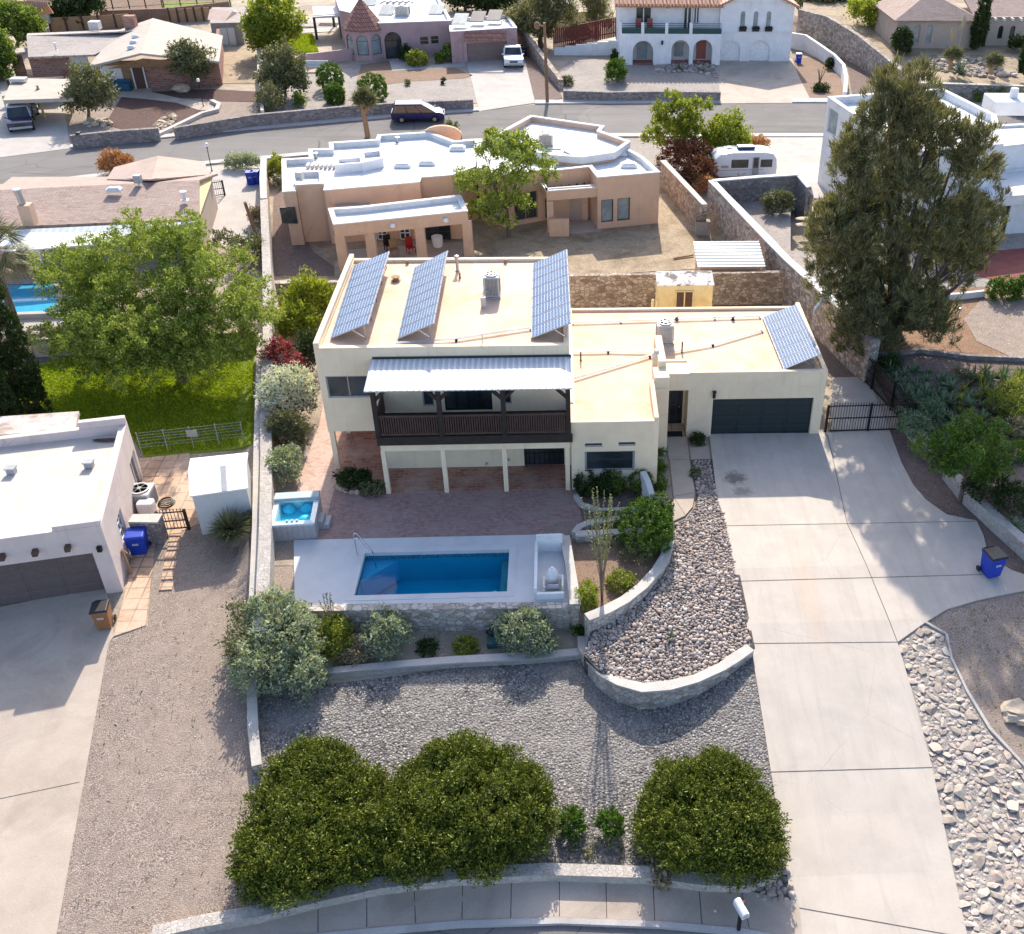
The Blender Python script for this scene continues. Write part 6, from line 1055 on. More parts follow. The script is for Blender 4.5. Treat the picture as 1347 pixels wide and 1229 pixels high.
m = MB(); q, r_ = P(181, 117, 0), P(196, 116, 0); m.bar((q.x, q.y-.25, 1.05), (r_.x, r_.y-.25, 1.05), .12, 2.1); d_ = m.build('door', M['door_brown'], bh); m = MB(); [m.bar((p.x, p.y-.34, 0), (p.x, p.y-.34, 2.15), .12, .1) for p in (q, r_)]; m.build('door_frame', M['frame_white'], d_)
seg(P(46, 104, 0), P(99, 103, 0), z-.25, M['brick']); seg(P(99, 104, 0), P(122, 104, 0), z-.3, M['frame_white'], 'window', .2); seg(P(140, 117, 0)-Vector((0, .2, 0)), P(167, 116.5, 0)-Vector((0, .2, 0)), 2.2, M['frame_white'], 'window', .15, .6); seg(P(22, 101, 0), P(36, 101, 0), 2.4, M['brick'])
m = MB(); m.box(P(175, 44, z)+Vector((0, 0, .8)), (1.1, .9, 1.9)); m.build('chimney', M['brick'], bh, bevel=.02)
m = MB(); m.slab([P(4, 132, 2.3), P(96, 129, 2.3), P(104, 104, 2.3), P(16, 103, 2.3)], .3); m.build('carport_roof', M['shingle_tan'], bh)
for u, v in ((59, 156), (14, 158), (95, 150)): q = P(u, v, 0); m = MB(); m.box((q.x, q.y, 1.05), (.16, .16, 2.1)); m.build('post', M['wood_pale'], bh)
seg(P(18, 135, 0), P(92, 132, 0), 2.1, M['darkwood'])
m = MB(); m.slab([P(20, 70, 2.5), P(35, 68, 2.5), P(33, 62, 2.6), P(20, 64, 2.6)], .2); m.build('roof', M['shingle_tan'], bh)
for k, (u, v) in enumerate(((173, 64), (176, 57), (179, 50))): skylight(('lowest of three small skylights on the pale gabled roof', 'middle one of three small skylights on the pale gabled roof', 'highest of three small skylights on the pale gabled roof')[k], P(u, v, z+.75), .7, .4)
m = MB(); q = P(126, 38, 3.1); m.box(q+Vector((0, 0, .35)), (1., 1., .8)); solo('swamp_cooler', m, M['ac_white'], 'pale cooler box behind the grey shingle roof of the brick ranch', 'cooler', bevel=.04); roof_vent('white vent pipe on the grey shingle roof', P(74, 66, 3.0), .7, .08, True, 'white_plastic')
m = MB(); q = P(25, 107, 2.4); m.box(q+Vector((0, 0, .15)), (1.3, .9, .3)); solo('roof_cooler', m, M['ac_white'], 'low grey cooler lying on the carport roof', 'cooler', bevel=.05); roof_vent('small rusty vent on the carport roof', P(50, 117, 2.35), .3, .09, True, 'wood')
m = MB(); q = P(158, 120, 0); m.box(q+Vector((0, 0, .4)), (2.2, .8, .8)); m.box(q+Vector((0, .3, .8)), (2.2, .25, .5)); solo('porch_bench', m, plain('teal_cushion', (.02, .10, .16), .7), 'dark teal bench under the brick ranch entry roof', 'bench', bevel=.08); m = MB(); m.lathe(P(168, 116, 0), [(.15, 0), (.25, .3), (.2, .5)], 10); solo('flower_pot', m, M['wallwhite'], 'pale pot beside the brown door of the brick ranch', 'pot')
shed('garden_shed', 'grey board shed with double doors right of the pale gabled roof', [P(283, 60, 0).to_2d(), P(322, 59, 0).to_2d(), P(328, 42, 0).to_2d(), P(286, 42, 0).to_2d()], 0, 2.3, 2.6, M['wood_grey'], M['shingle_grey'], (292, 36, 308, 60), .1, M['wallwhite'])
m = MB(); m.slab([P(273, 26, 2.4), P(296, 28, 2.4), P(306, 15, 2.9), P(276, 12, 2.9)], .15); m.slab([P(296, 28, 2.4), P(318, 18, 2.3), P(312, 11, 2.5), P(306, 15, 2.9)], .15); m.prism(ccw([P(276, 28, 2.3).to_2d(), P(314, 20, 2.3).to_2d(), P(308, 10, 2.3).to_2d(), P(276, 12, 2.3).to_2d()]), 0, 2.3); solo('outbuilding', m, M['shingle_pinktan'], 'small salmon roofed outbuilding behind the grey board shed', 'outbuilding')
rubble_wall('street_wall', 'dark rubble retaining wall along the street in front of the brick ranch, left length', [(92, 178), (150, 172), (208, 168)], 1.1, .4, M['rubble_dark'], None, -.2); rubble_wall('street_wall', 'long dark rubble street wall in front of the three round bushes and the palm like tree', [(228, 168), (330, 151), (450, 140), (540, 134), (622, 131)], [1., 1.1, 1.1, 1.0, .9], .4, M['rubble_dark'], None, -.2)
rubble_wall('curved_step_wall', 'low pale curved stone kerb winding through the brick ranch garden', [(206, 176), (240, 160), (265, 148), (285, 143), (288, 136), (278, 131)], .35, .4, M['capstone'], None, -.1, step=1.)
rubble_wall('side_wall', 'narrow pale wall between the brick ranch yard and the pink house garden', [(340, 60), (341, 100), (345, 146)], 1.0, .25, M['wallwhite'], M['capstone'], -.1)
for lb, u0, v0, u1, v1, h in (('brown timber fence behind the brick ranch, left length', 68, 42, 175, 36, 1.5), ('brown timber fence behind the grey board shed', 225, 30, 280, 27, 1.5)):
    a, b = P(u0, v0, 0), P(u1, v1, 0); t = T('timber_fence', lb, 'fence', a); m = MB(); m.bar(a+Vector((0, 0, h/2)), b+Vector((0, 0, h/2)), .08, h); m.build('boards', M['wood'], t)
    for i in range(6): q = a.lerp(b, i/5); m = MB(); m.box(q+Vector((0, -.1, h/2+.1)), (.16, .16, h+.2)); m.build('post', M['wood_dark'], t)
iron_fence('iron_fence', 'black railing round the dry field at the top left', P(130, 26, 0), P(216, 20, 0), 2.2); iron_fence('iron_fence', 'black railing round the green field at the top left', P(218, 20, 0), P(305, 16, 0), 2.2)
rubble_wall('field_wall', 'long brown earth bank wall between the dry field and the iron railing', [(130, 14), (215, 11), (300, 2)], 1.4, .5, M['dead_lawn'], None, -.1)
ob = T('tiled_house', 'partly hidden house with tan tiled roof at the top left corner', 'house', P(55, 30)); m = MB(); m.slab([P(38, 18, 2.8), P(70, 16, 2.8), P(62, 4, 4.), P(44, 2, 4.)], .2); m.slab([P(0, 14, 2.6), P(38, 18, 2.8), P(44, 2, 4.), P(0, 0, 3.8)], .2); m.build('roof', M['clay_tile'], ob); m = MB(); m.prism(ccw([P(42, 28, 0).to_2d(), P(72, 27, 0).to_2d(), P(70, 20, 0).to_2d(), P(40, 20, 0).to_2d()]), 0, 2.8); m.build('walls', M['tan'], ob); m = MB(); q = P(58, 22, 1.6); m.box(q+Vector((0, -.5, 0)), (1.6, .5, 1.2)); m.build('window', M['glass_pale'], ob)
car('sport_utility', 'dark blue sport utility vehicle with pale roof rack in front of the carport', P(30, 166, 0), R(-68), M['paint_navy'], 4.9, 1.95, 1.8, 'suv', M['paint_silver']); car('parked_car', 'silver hatchback in the shade of the carport behind the dark blue vehicle', P(37, 147, 0), R(-68), M['paint_silver'], 4.3, 1.8, 1.5, 'hatch')
lamp_post('slim black lamp post in the brick ranch garden beside the pale kerb', P(268, 141, 0), 2.3)
q = P(108, 194, 0); t = T('mailbox', 'black mailbox at the left street wall', 'mailbox', q); m = MB(); m.box((0, 0, .5), (.1, .1, 1.)); m.build('post', M['iron'], t, local=True); m = MB(); m.box((0, 0, 1.12), (.3, .5, .26)); m.build('box', M['iron'], t, local=True, bevel=.04)
m = MB(); m.rock(P(239, 121, 0)+Vector((0, 0, .3)), (.8, .6, .5), 4, 2, .3); solo('boulder', m, M['boulder'], 'tan boulder at the foot of the brick ranch front wall', 'boulder')
# ------------------------------------------------------------------ mauve house with the tiled turret
ph = T('turret_house', 'mauve stucco house with a tiled turret and brown double garage', 'house', (*P(540, 80).to_2d(), 0)); z = 3.6; mv = M['mauve']; dk = dict(f=M['frame_dark'], p=M['glass'])
block(ph, PP([(498, 31), (594, 27.5), (575, -6), (440, -6), (447, 14), (490, 24)], z), 0, z, mv, M['roof_white'], .3, .25, {0: [W(553, 48, 563.5, 59.5, ny=2, f=M['frame_tan']), W(567, 47, 577, 58.5, ny=2, f=M['frame_tan']), dict(r=(.4, 2.2, 0, 2.7), k='door', f=M['iron'], p=M['glass'], arch=True)]}, M['cap_white'])
block(ph, PP([(592, 42), (612, 41), (668, 37.5), (680, 37), (668, 20), (590, 25)], 3.2), 0, 3.2, mv, M['roof_white'], .3, .25, {0: [dict(r=(.5, 1.3, .3, 2.4), f=M['frame_tan'], p=M['mauve'], arch=True)], 1: [W(613, 54, 667, 80, k='garage', nx=4, ny=4, f=M['garage_tan'], d=.3)], 2: [dict(r=(.25, .85, .3, 2.2), f=M['frame_tan'], p=M['mauve'], arch=True)]}, M['cap_white'])
m = MB(); a, b = P(611, 52, 2.5), P(667, 48, 2.5); y_ = P(611, 41, 3.2).y; 
m.slab([(a.x, y_-.9, 2.45), (b.x, y_-.9, 2.45), (b.x, y_+.0, 3.25), (a.x, y_+.0, 3.25)], .12); m.build('tile_mansard', M['clay_tile_dark'], ph)
tc = P(483, 75, 0); tc.z = 0; R_ = 2.15; oc = [(tc.x+R_*math.cos(R(22.5+45*k-90)), tc.y+R_*math.sin(R(22.5+45*k-90))) for k in range(8)]; ar = dict(arch=True, f=M['frame_dark'], p=M['glass_pale'], nx=1)
ops = {k: [dict(r=(.22, 2.15*2*math.sin(R(22.5))-.22, .6, 2.6), **ar)] for k in (0, 7, 6)}; block(ph, oc, 0, 3.0, mv, M['roof_white'], .1, .2, ops, None, 'turret_walls')
m = MB(); m.lathe((tc.x, tc.y, 2.95), [(R_*1.1, 0), (R_*1.08, .12), (.05, 3.0)], 8); ro = m.build('turret_roof', M['clay_tile_dark'], ph); m = MB(); m.rock((tc.x, tc.y, 6.0), (.12, .12, .25), 0, 2, 0); m.build('finial', M['clay_tile_dark'], ro)
for k, (l, u, v) in enumerate((('white framed solar water panel at the left of the garage roof', 606, 30), ('dark tilted solar water panel in the middle of the mauve garage roof', 629, 27), ('dark tilted solar water panel at the right of the mauve garage roof', 651, 25), ('pale tilted panel on the main roof behind the turret right', 575, 17), ('pale tilted panel at the left of the mauve main roof', 510, 18), ('glassy tilted panel just behind the turret tip', 487, 6))):
    q = P(u, v, 3.3); t = T('roof_panel', l, 'solar panel', q); m = MB(); m.slab([(-.9, -1.1, .1), (.6, -1.1, .1), (.9, 1.1, .75), (-.6, 1.1, .75)], .1); m.build('panel', M['glass'] if k in (1, 2) else M['glass_pale'], t, local=True); m = MB(); [m.bar((x, 1.0, 0), (x, 1.0, .7), .08) for x in (-.5, .75)]; m.build('rack_leg', M['steel'], t, local=True)
condenser('air_conditioner', 'large square condenser on the mauve house main roof', P(530, 20, 3.3), 1.5, .95); m = MB(); [m.tube([P(500+8*k, 5, 3.35), P(506+8*k, 2, 3.6), P(512+8*k, 4, 3.35)], .08) for k in range(5)]; solo('roof_pipes', m, M['steel'], 'dark pipe run along the back of the mauve house roof', 'pipes')
car('pickup_truck', 'white pickup truck parked nose out in front of the brown double garage', P(675, 84, 0), R(-86), M['paint_white'], 5.4, 2.0, 1.85, 'pickup'); car('family_van', 'dark indigo family van with pale reflections parked at the far kerb', P(551, 158.5, 0), R(4), M['paint_purple'], 4.7, 1.85, 1.62, 'van')
pole('street_light_pole', 'tall brown timber utility pole beside the mauve house drive', 'pole', P(720, 135, 0), P(716, 30, 7.4), .17, .13, 'pole_wood', lambda mb: (mb.bar(P(716, 35, 7.0), P(707, 33, 7.1), .1), mb.rock(P(706.5, 34, 7.0), (.3, .3, .35), 1, 2, 0)))
rubble_wall('drive_wall', 'tall rough wall beside the utility pole and the white pickup', [(668, 25), (690, 42), (712, 70), (738, 105)], [2.2, 1.9, 1.4, .9], .5, M['rubble_tan'], None, -.2); rubble_wall('street_wall', 'dark rubble street wall in front of the white arched house', [(741, 119), (800, 121), (870, 120), (948, 121)], .9, .4, M['rubble_dark'], None, -.2)
cart('trash_bin', 'left dark bin behind the white pickup', P(690, 74, 0), 0, 'black_plastic', 'black_plastic'); cart('trash_bin', 'right dark bin behind the white pickup against the rough wall', P(699, 74, 0), 0, 'brown_plastic', 'black_plastic')
rubble_wall('garden_wall', 'low mauve garden wall left of the turret house', [(394, 72), (430, 68), (462, 64)], 1.2, .25, mv, None, -.1)
pg = T('pergola', 'pergola with pale top beside the teal pool behind the mauve garden wall', 'pergola', P(430, 50)); m = MB(); m.slab([P(413, 22, 2.5), P(451, 20, 2.5), P(448, 8, 2.5), P(411, 9, 2.5)], .15); m.build('roof', M['roof_white'], pg); m = MB(); m.bar(P(413, 22, 2.4), P(451, 20, 2.4), .2, .35); m.build('beam', M['wallwhite'], pg)
for u, v in ((417, 52), (450, 50), (440, 36)): q = P(u, v, 0); m = MB(); m.box((q.x, q.y, 1.2), (.25, .25, 2.4)); m.build('post', M['frame_dark'], pg)
m = MB(); q = [P(394, 38, .05), P(448, 36, .05), P(445, 29, .05), P(396, 30, .05)]; m.slab(q, .2); solo('garden_pool', m, surf('teal_water', (.02, .32, .36), (.03, .38, .42), 2., None, bump=.05, rough=.05, spec=.5, fine=0), 'teal pool glimpsed behind the pergola', 'swimming pool')
m = MB(); q = P(416, 94, 0); m.box(q+Vector((0, 0, .5)), (2.6, .5, .12)); m.box(q+Vector((0, .3, .75)), (2.6, .12, .5)); [m.box(q+Vector((x, 0, .22)), (.15, .4, .45)) for x in (-1.1, 1.1)]; solo('garden_bench', m, M['wallwhite'], 'white bench in front of the low mauve garden wall', 'bench')
# ------------------------------------------------------------------ white arcaded house
wh = T('arcaded_house', 'white two storey house with arches, balcony and red tile roof', 'house', (*P(930, 80).to_2d(), 0)); wt = M['white']
fl, fr = P(815, 86, 0), P(943, 80, 0); f2 = P(1036, 79, 0); gl, gr = (fl.x, fl.y), (fr.x, fl.y+.3); 
ax = dict(k='open', arch=True, d=.8); Lw = fr.x-fl.x; zf = 3.2
W0 = [(fl.x, fl.y), (fr.x, fl.y), (fr.x, fl.y+9), (fl.x, fl.y+9)]
def ar_(u0, u1, vt): s0 = PY(u0, 85, fl.y).x-fl.x; s1 = PY(u1, 85, fl.y).x-fl.x; return dict(r=(s0, s1, 0.02, PY((u0+u1)/2, vt, fl.y).z), **ax)
arcs = [ar_(832, 859, 54), ar_(882.5, 906, 53), ar_(911, 936, 52.5)]
block(wh, W0, 0, zf, wt, M['tile'], .04, .2, {0: arcs}, None, 'arcade_walls')
m = MB(); m.bar((fl.x+.2, fl.y+1.6, 1.5), (fr.x-.1, fl.y+1.6, 1.5), .1, 3.0); m.build('walls', M['wallwhite'], wh)
for a, k in zip(arcs, (0, 1, 2)):
    s0, s1 = a['r'][:2]; c_ = fl.x+(s0+s1)/2; w_ = s1-s0; y_ = fl.y+1.5; m = MB(); m.box((c_, y_, 1.3), (w_*.5, .1, 1.9 if k != 1 else 1.4)); o = m.build('door' if k == 2 else 'window', M['door_red'] if k == 2 else M['glass_pale'], wh); m = MB(); m.box((c_, fl.y+.75, .12), (w_*.96, 1.4, .22)); m.build('arch_step', M['door_red'], wh)
m = MB(); q1 = fl.y+2.3; m.prism([(fl.x, q1), (fr.x, q1), (fr.x, fl.y+9), (fl.x, fl.y+9)], zf, 6.0); m.build('upper_walls', wt, wh)
for u0, u1, v0, v1, kk in ((836, 857, 8, 30, 0), (898.5, 910, 9, 38, 1), (912, 920, 10, 32, 0)):
    a, b = PY(u0, v1, q1), PY(u1, v0, q1); z0 = zf+.05 if kk else max(zf+.7, a.z); m = MB(); m.box(((a.x+b.x)/2, q1-.03, (z0+min(5.6, b.z))/2), (b.x-a.x, .1, min(5.6, b.z)-z0)); o = m.build('door' if kk else 'window', M['glass'], wh); m = MB(); [m.box((a.x+(b.x-a.x)*k, q1-.09, (z0+min(5.6, b.z))/2), (.12, .06, min(5.6, b.z)-z0)) for k in (0, .5, 1)]; m.build('frame', M['frame_white'], o)
for u in (816, 845.5, 877, 909): x = PY(u, 40, fl.y).x; m = MB(); m.box((x, fl.y+.15, zf+.55), (.32, .3, 1.1)); m.build('balcony_pier', wt, wh)
m = MB(); m.bar((fl.x, fl.y+.15, zf+.25), (fr.x, fl.y+.15, zf+.25), .1, .55); m.build('planter_box', plain('teal_paint', (.02, .07, .06), .6), wh); m = MB(); [m.bar((fl.x, fl.y+.15, zf+z_), (fr.x, fl.y+.15, zf+z_), .05) for z_ in (.6, .8, 1.0)]; m.build('railing', M['iron'], wh)
m = MB(); ex = fl.x-.5; m.slab([(ex, fl.y+1.2, 5.75), (fr.x+.2, fl.y+1.2, 5.75), (fr.x+.2, fl.y+6, 7.4), (ex, fl.y+6, 7.4)], .2)
k = int((fr.x-ex)/.42)
for i in range(k): m.cyl((ex+.2+i*.42, fl.y+1.1, 5.85), (ex+.2+i*.42, fl.y+6, 7.5), .14, None, 6)
m.build('roof', M['clay_tile'], wh)
gx0, gx1, gy = fr.x, f2.x, f2.y-.9; dd = dict(k='garage', f=M['garage_white'], nx=1, ny=4, arch=True, d=.35)
gp = [(gx0, gy), (gx1, gy), (gx1, gy+9), (gx0, gy+9)]
def grp(u0, u1, v0, v1): s0, h0 = PW(u0, v1, gp[0], gp[1]); s1, h1 = PW(u1, v0, gp[0], gp[1]); return (s0, s1, h0, h1)
g1_, g2_ = grp(947, 974.5, 53.5, 79), grp(985.5, 1014, 53, 79); block(wh, gp, 0, 6.0, wt, wt, .02, .2, {0: [dict(r=(g1_[0], g1_[1], .02, g1_[3]), **dd), dict(r=(g2_[0], g2_[1], .02, g2_[3]), **dd)]+[dict(r=(lambda q: (q[0], q[1], q[2], q[3]))(grp(u, u+8, 15, 38)), arch=True, f=M['frame_grey'], p=M['glass_pale']) for u in (973, 990, 1007)]}, None, 'garage_walls')
m = MB(); m.bar((gx0, gy-.06, zf-.1), (gx1, gy-.06, zf-.1), .12, .12); m.build('string_course', wt, wh)
for u in (977, 994, 1011): q = PY(u, 39.5, gy-.2); m = MB(); m.box(q, (.75, .3, .3)); [m.rock(q+Vector((dx, 0, .2)), (.2, .2, .18), dx*9, 1, .3) for dx in (-.25, .05, .28)]; m.build('window_box', M['iron'], wh)
pk = ((gx0+gx1)/2, 7.9); m = MB()
for s in (-1, 1): x = gx0-.5 if s < 0 else gx1+.5; m.slab([(x, gy-.5, 5.75), (pk[0], gy-.5, pk[1]-.1), (pk[0], gy+9, pk[1]-.1), (x, gy+9, 5.75)], .22)
m.build('roof', M['clay_tile'], wh); m = MB(); m.add([(gx0, gy+.0, 5.98), (gx1, gy+.0, 5.98), (pk[0], gy+.0, 7.7)], [(0, 1, 2)]); m.build('gable', wt, wh)
m = MB(); q = PY(941, 54, gy); m.cyl((q.x, gy-.1, q.z), (q.x, gy+.0, q.z), .35, None, 14); m.build('wall_plaque', M['door_brown'], wh)
for u, v in ((871, 56), (878.5, 8)): q = PY(u, v, fl.y if v > 20 else q1); m = MB(); m.box(q+Vector((0, -.1, 0)), (.2, .2, .4)); m.build('wall_lantern', M['iron'], wh)
for l, u in (('red patio chair at the balcony railing, left of the first pier', 840), ('red patio chair right of it on the white balcony', 855)): q = PY(u, 36, fl.y+1.2); q.z = zf; t = T('patio_chair', l, 'chair', q); m = MB(); m.box((0, 0, .45), (.6, .6, .08)); m.build('seat', M['door_red'], t, local=True); m = MB(); m.box((0, .3, .85), (.6, .08, .8)); m.build('backrest', M['door_red'], t, local=True); m = MB(); [m.box((a*.25, b*.25, .2), (.06, .06, .42)) for a in (-1, 1) for b in (-1, 1)]; m.build('legs', M['door_red'], t, local=True)
cart('recycling_bin', 'blue bin with white top load at the right corner of the white garage', P(1050, 83, 0), 0, 'blue_plastic', 'white_plastic')
m = MB(); q = P(939, 80, 0); m.lathe(q, [(.3, 0), (.45, .3), (.5, .6), (.4, .6)], 12); solo('flower_pot', m, M['door_red'], 'wide terracotta pot between the red arch and the white garage', 'pot')
rubble_wall('curved_white_wall', 'stepped curved white wall right of the white house driveway', [(1041, 43), (1060, 46), (1078, 58), (1098, 72), (1110, 85), (1113, 100), (1112, 121)], [1.7, 1.7, 1.5, 1.4, 1.3, 1.1, .9], .35, wt, None, -.1, step=1.2)
rubble_wall('hill_wall', 'big pale stone retaining wall slanting down from the yellow tree to the street', [(1052, 12), (1090, 22), (1130, 46), (1165, 74), (1204, 107)], [3.6, 3.4, 3.0, 2.5, 1.9], .5, M['rubble'], None, -.1); rubble_wall('hill_wall', 'low grey wall along the street below the hillside garden', [(1206, 109), (1270, 111), (1360, 114)], 1.65, .4, M['rubble_dark'], M['capstone'], -.1)
m = MB(); a, b = P(729, 72, 0), P(812, 62, 0); t = T('picket_fence', 'dark red picket fence on the stepped white wall left of the arched house', 'fence', a); k = 34
for i in range(k): q = a.lerp(b, i/(k-1)); m.box(q+Vector((0, 0, 1.6+.03*i*.6)), (.18, .08, 2.1))
m.bar(a+Vector((0, .1, 1.2)), b+Vector((0, .1, 1.6)), .1, .12); m.build('pickets', M['picket'], t); m = MB(); [m.prism([(a.lerp(b, i/6).x, a.y-.35), (a.lerp(b, (i+1)/6).x+.02, a.y-.35), (a.lerp(b, (i+1)/6).x+.02, a.y+.02), (a.lerp(b, i/6).x, a.y+.02)], 0, .8+.16*i) for i in range(6)]; m.build('wall', wt, t)
m = MB(); m.bar(P(730, 47, 0)+Vector((0, 0, 1.2)), P(790, 42, 0)+Vector((0, 0, 1.2)), .1, 2.4); solo('timber_fence', m, M['wood_pale'], 'yellow timber fence behind the dark red pickets', 'fence')
# ------------------------------------------------------------------ right hand houses
mh = T('modern_house', 'white modern flat roofed house behind the tall pine at the right', 'house', (*P(1090, 262, 1.1).to_2d(), 0)); z = 6.6; md = M['modern']
bl = P(1116, 147, z).to_2d(); block(mh, PP([(1118, 148), (1212, 200), (1320, 190), (1310, 152), (1240, 117), (1089, 128)], z), 0, z, md, M['roof_white'], .5, .3, {5: [dict(r=(.5, 2.2, 4.2, 6.0), f=M['frame_white'], p=M['glass_pale'])]}, M['cap_white'])
block(mh, PP([(1275, 198), (1420, 182), (1420, 160), (1290, 166), (1268, 185)], 5.6), 0, 5.6, md, M['roof_white'], .12, .3, {}, M['cap_white'])
block(mh, PP([(1270, 262), (1420, 253), (1420, 215), (1290, 225)], 3.9), 3.3, 3.9, md, M['roof_white'], .15, .3, {}, M['cap_white'], 'porch_roof', .1, True)
q = PP([(1295, 310), (1440, 300), (1440, 270), (1300, 280)], 1.1); block(mh, ccw(q), 1.0, 3.35, md, md, .02, .2, {0: [dict(r=(.6, 1.5, 1.2, 3.1), k='door', f=M['frame_dark'], p=M['glass'])]}, None)
for u, v in ((1304, 330), (1420, 325)): p = P(u, v, 1.1); m = MB(); m.box((p.x, p.y+.2, 2.25), (.3, .3, 2.3)); m.build('porch_column', md, mh)
m = MB(); p = P(1333, 152, 5.6); m.box(p+Vector((0, 1.2, .5)), (3.2, 2.6, 1.0)); m.cyl(p+Vector((.2, 1.2, 1.)), p+Vector((.2, 1.2, 1.7)), .35, .3, 12); m.build('roof_duct', M['roof_white'], mh, bevel=.05)
skylight('square skylight on the modern white house lower roof', P(1289, 168, 5.55), 1.4, 1.1); roof_vent('curved vent on the modern white house lower roof', P(1310, 183, 5.5), .9, .12)
tr = T('travel_trailer', 'white rounded travel trailer with dark windows behind the courtyard wall', 'trailer', P(975, 235, 0), R(3)); tr.scale = (.84, .84, .86); L, Wd, H = 6.0, 2.3, 2.75; pr = [(-3, .75), (-3.05, 1.4), (-2.85, 2.2), (-2.3, 2.62), (-1.2, 2.75), (1.8, 2.75), (2.6, 2.6), (2.95, 2.1), (3.05, 1.3), (3, .6), (-2.4, .55)]
m = MB(); n = len(pr); m.add([(x, y, zz) for y in (-Wd/2, Wd/2) for x, zz in pr], [tuple(range(n)), tuple(range(2*n-1, n-1, -1))]+[(i, i+n, (i+1) % n+n, (i+1) % n) for i in range(n)]); m.build('body', M['paint_white'], tr, local=True, bevel=.12, smooth=.7)
for x, w_, z_, h_ in ((-.5, 1.6, 1.75, .75), (2.0, 1.1, 1.75, .7)): m = MB(); m.box((x, -Wd/2-.01, z_), (w_, .05, h_)); m.build('window', M['glass'], tr, local=True, bevel=.02)
m = MB(); m.box((1.0, -Wd/2-.01, 1.45), (.62, .05, 1.75)); m.build('door', M['frame_grey'], tr, local=True); m = MB(); m.box((1.0, -Wd/2-.045, 1.8), (.44, .04, .9)); m.build('window', M['glass'], tr, local=True); m = MB(); m.add([(-3.06, -.8, 1.55), (-3.06, .8, 1.55), (-2.9, .8, 2.15), (-2.9, -.8, 2.15)], [(0, 1, 2, 3)]); m.box((-2.96, 0, 1.85), (.12, 1.5, .5)); m.build('window', M['glass'], tr, local=True); m = MB(); m.box((-.5, -Wd/2-.012, 1.18), (4.4, .02, .05)); m.box((-1.9, -Wd/2-.012, 1.5), (.7, .02, .2)); m.build('stripe', M['frame_tan'], tr, local=True)
m = MB(); m.box((.2, 0, 2.9), (1.6, .9, .28)); m.build('roof_air_conditioner', plain('dark_blue_cover', (.02, .03, .10), .4), tr, local=True, bevel=.08); m = MB(); m.box((-1.3, .2, 2.79), (.4, .4, .1)); m.build('roof_hatch', M['grey_plastic'], tr, local=True)
for s in (-1, 1): m = MB(); m.cyl((.3, s*1.12, .36), (.3, s*.9, .36), .36, None, 16); m.build('wheel', M['tyre'], tr, local=True)
m = MB(); m.bar((-3, 0, .5), (-4.1, 0, .5), .14); m.build('tow_bar', M['iron'], tr, local=True)
cart('trash_bin', 'black bin in the corner of the gravel courtyard', P(1043, 257, 1.1), 0, 'black_plastic', 'black_plastic', h=1.3, w=.8)
for l, u, v in (('largest flat stepping stone in the gravel courtyard', 1058, 288), ('small flat stepping stone below the largest one in the courtyard', 1056, 296), ('flat stepping stone near the pine edge in the courtyard', 1072, 287)): m = MB(); m.rock(P(u, v, 1.1)+Vector((0, 0, .02)), (.62, .3, .06), u, 2, .2); solo('flat_stone', m, M['boulder'], l, 'stone')
rh2 = T('hillside_house', 'brown beige house with shingle gable and arched windows at the top right', 'house', (*P(1250, 60, 2.4).to_2d(), 2)); bz = 2.2; z = 5.0; fa = P(1176, 62, bz).to_2d(); fb = P(1280, 62, bz).to_2d(); be = M['beige']; ww = dict(f=M['frame_tan'], p=M['glass_pale'], arch=True)
def wr_(A, B, u0, v0, u1, v1): s0, h0 = PW(u0, v1, A, B); s1, h1 = PW(u1, v0, A, B); return (s0, s1, h0, h1)
pl = [fa, fb, fb+Vector((0, 8)), fa+Vector((0, 8))]; block(rh2, pl, bz-1, z, be, be, .02, .2, {0: [dict(r=wr_(fa, fb, 1199, 32, 1212, 57), ny=2, **ww), dict(r=wr_(fa, fb, 1216, 32, 1228, 57), ny=2, **ww)]}, None)
pa = P(1238, -1, z+1.9); ea, eb = Vector((fa.x-.5, fa.y-.5, z-.05)), Vector((fb.x+.3, fb.y-.5, z-.05)); k2 = Vector(((ea.x+eb.x)/2, fa.y+4, z+2.0)); m = MB(); m.slab([ea, eb, k2], .15); m.slab([eb, eb+Vector((0, 9, 0)), k2+Vector((0, 4, 0)), k2], .15); m.slab([ea, k2, k2+Vector((0, 4, 0)), ea+Vector((0, 9, 0))], .15); m.build('roof', M['shingle_brown'], rh2)
fc = Vector((fb.x, fb.y+1.2)); fd = fc+Vector((9, .4)); block(rh2, [fc, fd, fd+Vector((0, 8)), fc+Vector((0, 8))], bz-1, z, be, be, .02, .2, {0: [dict(r=wr_(fc, fd, 1291, 33, 1301, 60), k='door', f=M['frame_dark'], p=M['door_brown'], arch=True), dict(r=wr_(fc, fd, 1311, 34, 1321, 51), f=M['frame_dark'], p=M['glass'], arch=True), dict(r=wr_(fc, fd, 1326.5, 34, 1336.5, 51), f=M['frame_dark'], p=M['glass'], arch=True)]}, None)
m = MB(); m.slab([(fc.x, fc.y+.2, z), (fd.x, fd.y+.2, z), (fd.x, fd.y+8, z+2.2), (fc.x, fc.y+8, z+2.2)], .2); m.build('roof', M['shingle_brown'], rh2)
for i in range(9): x = fc.x+.3+i*.95; m = MB(); m.box((x, fc.y-.1, z-.15), (.2, .9, .24)); m.build('rafter_tail', M['cap'], rh2)
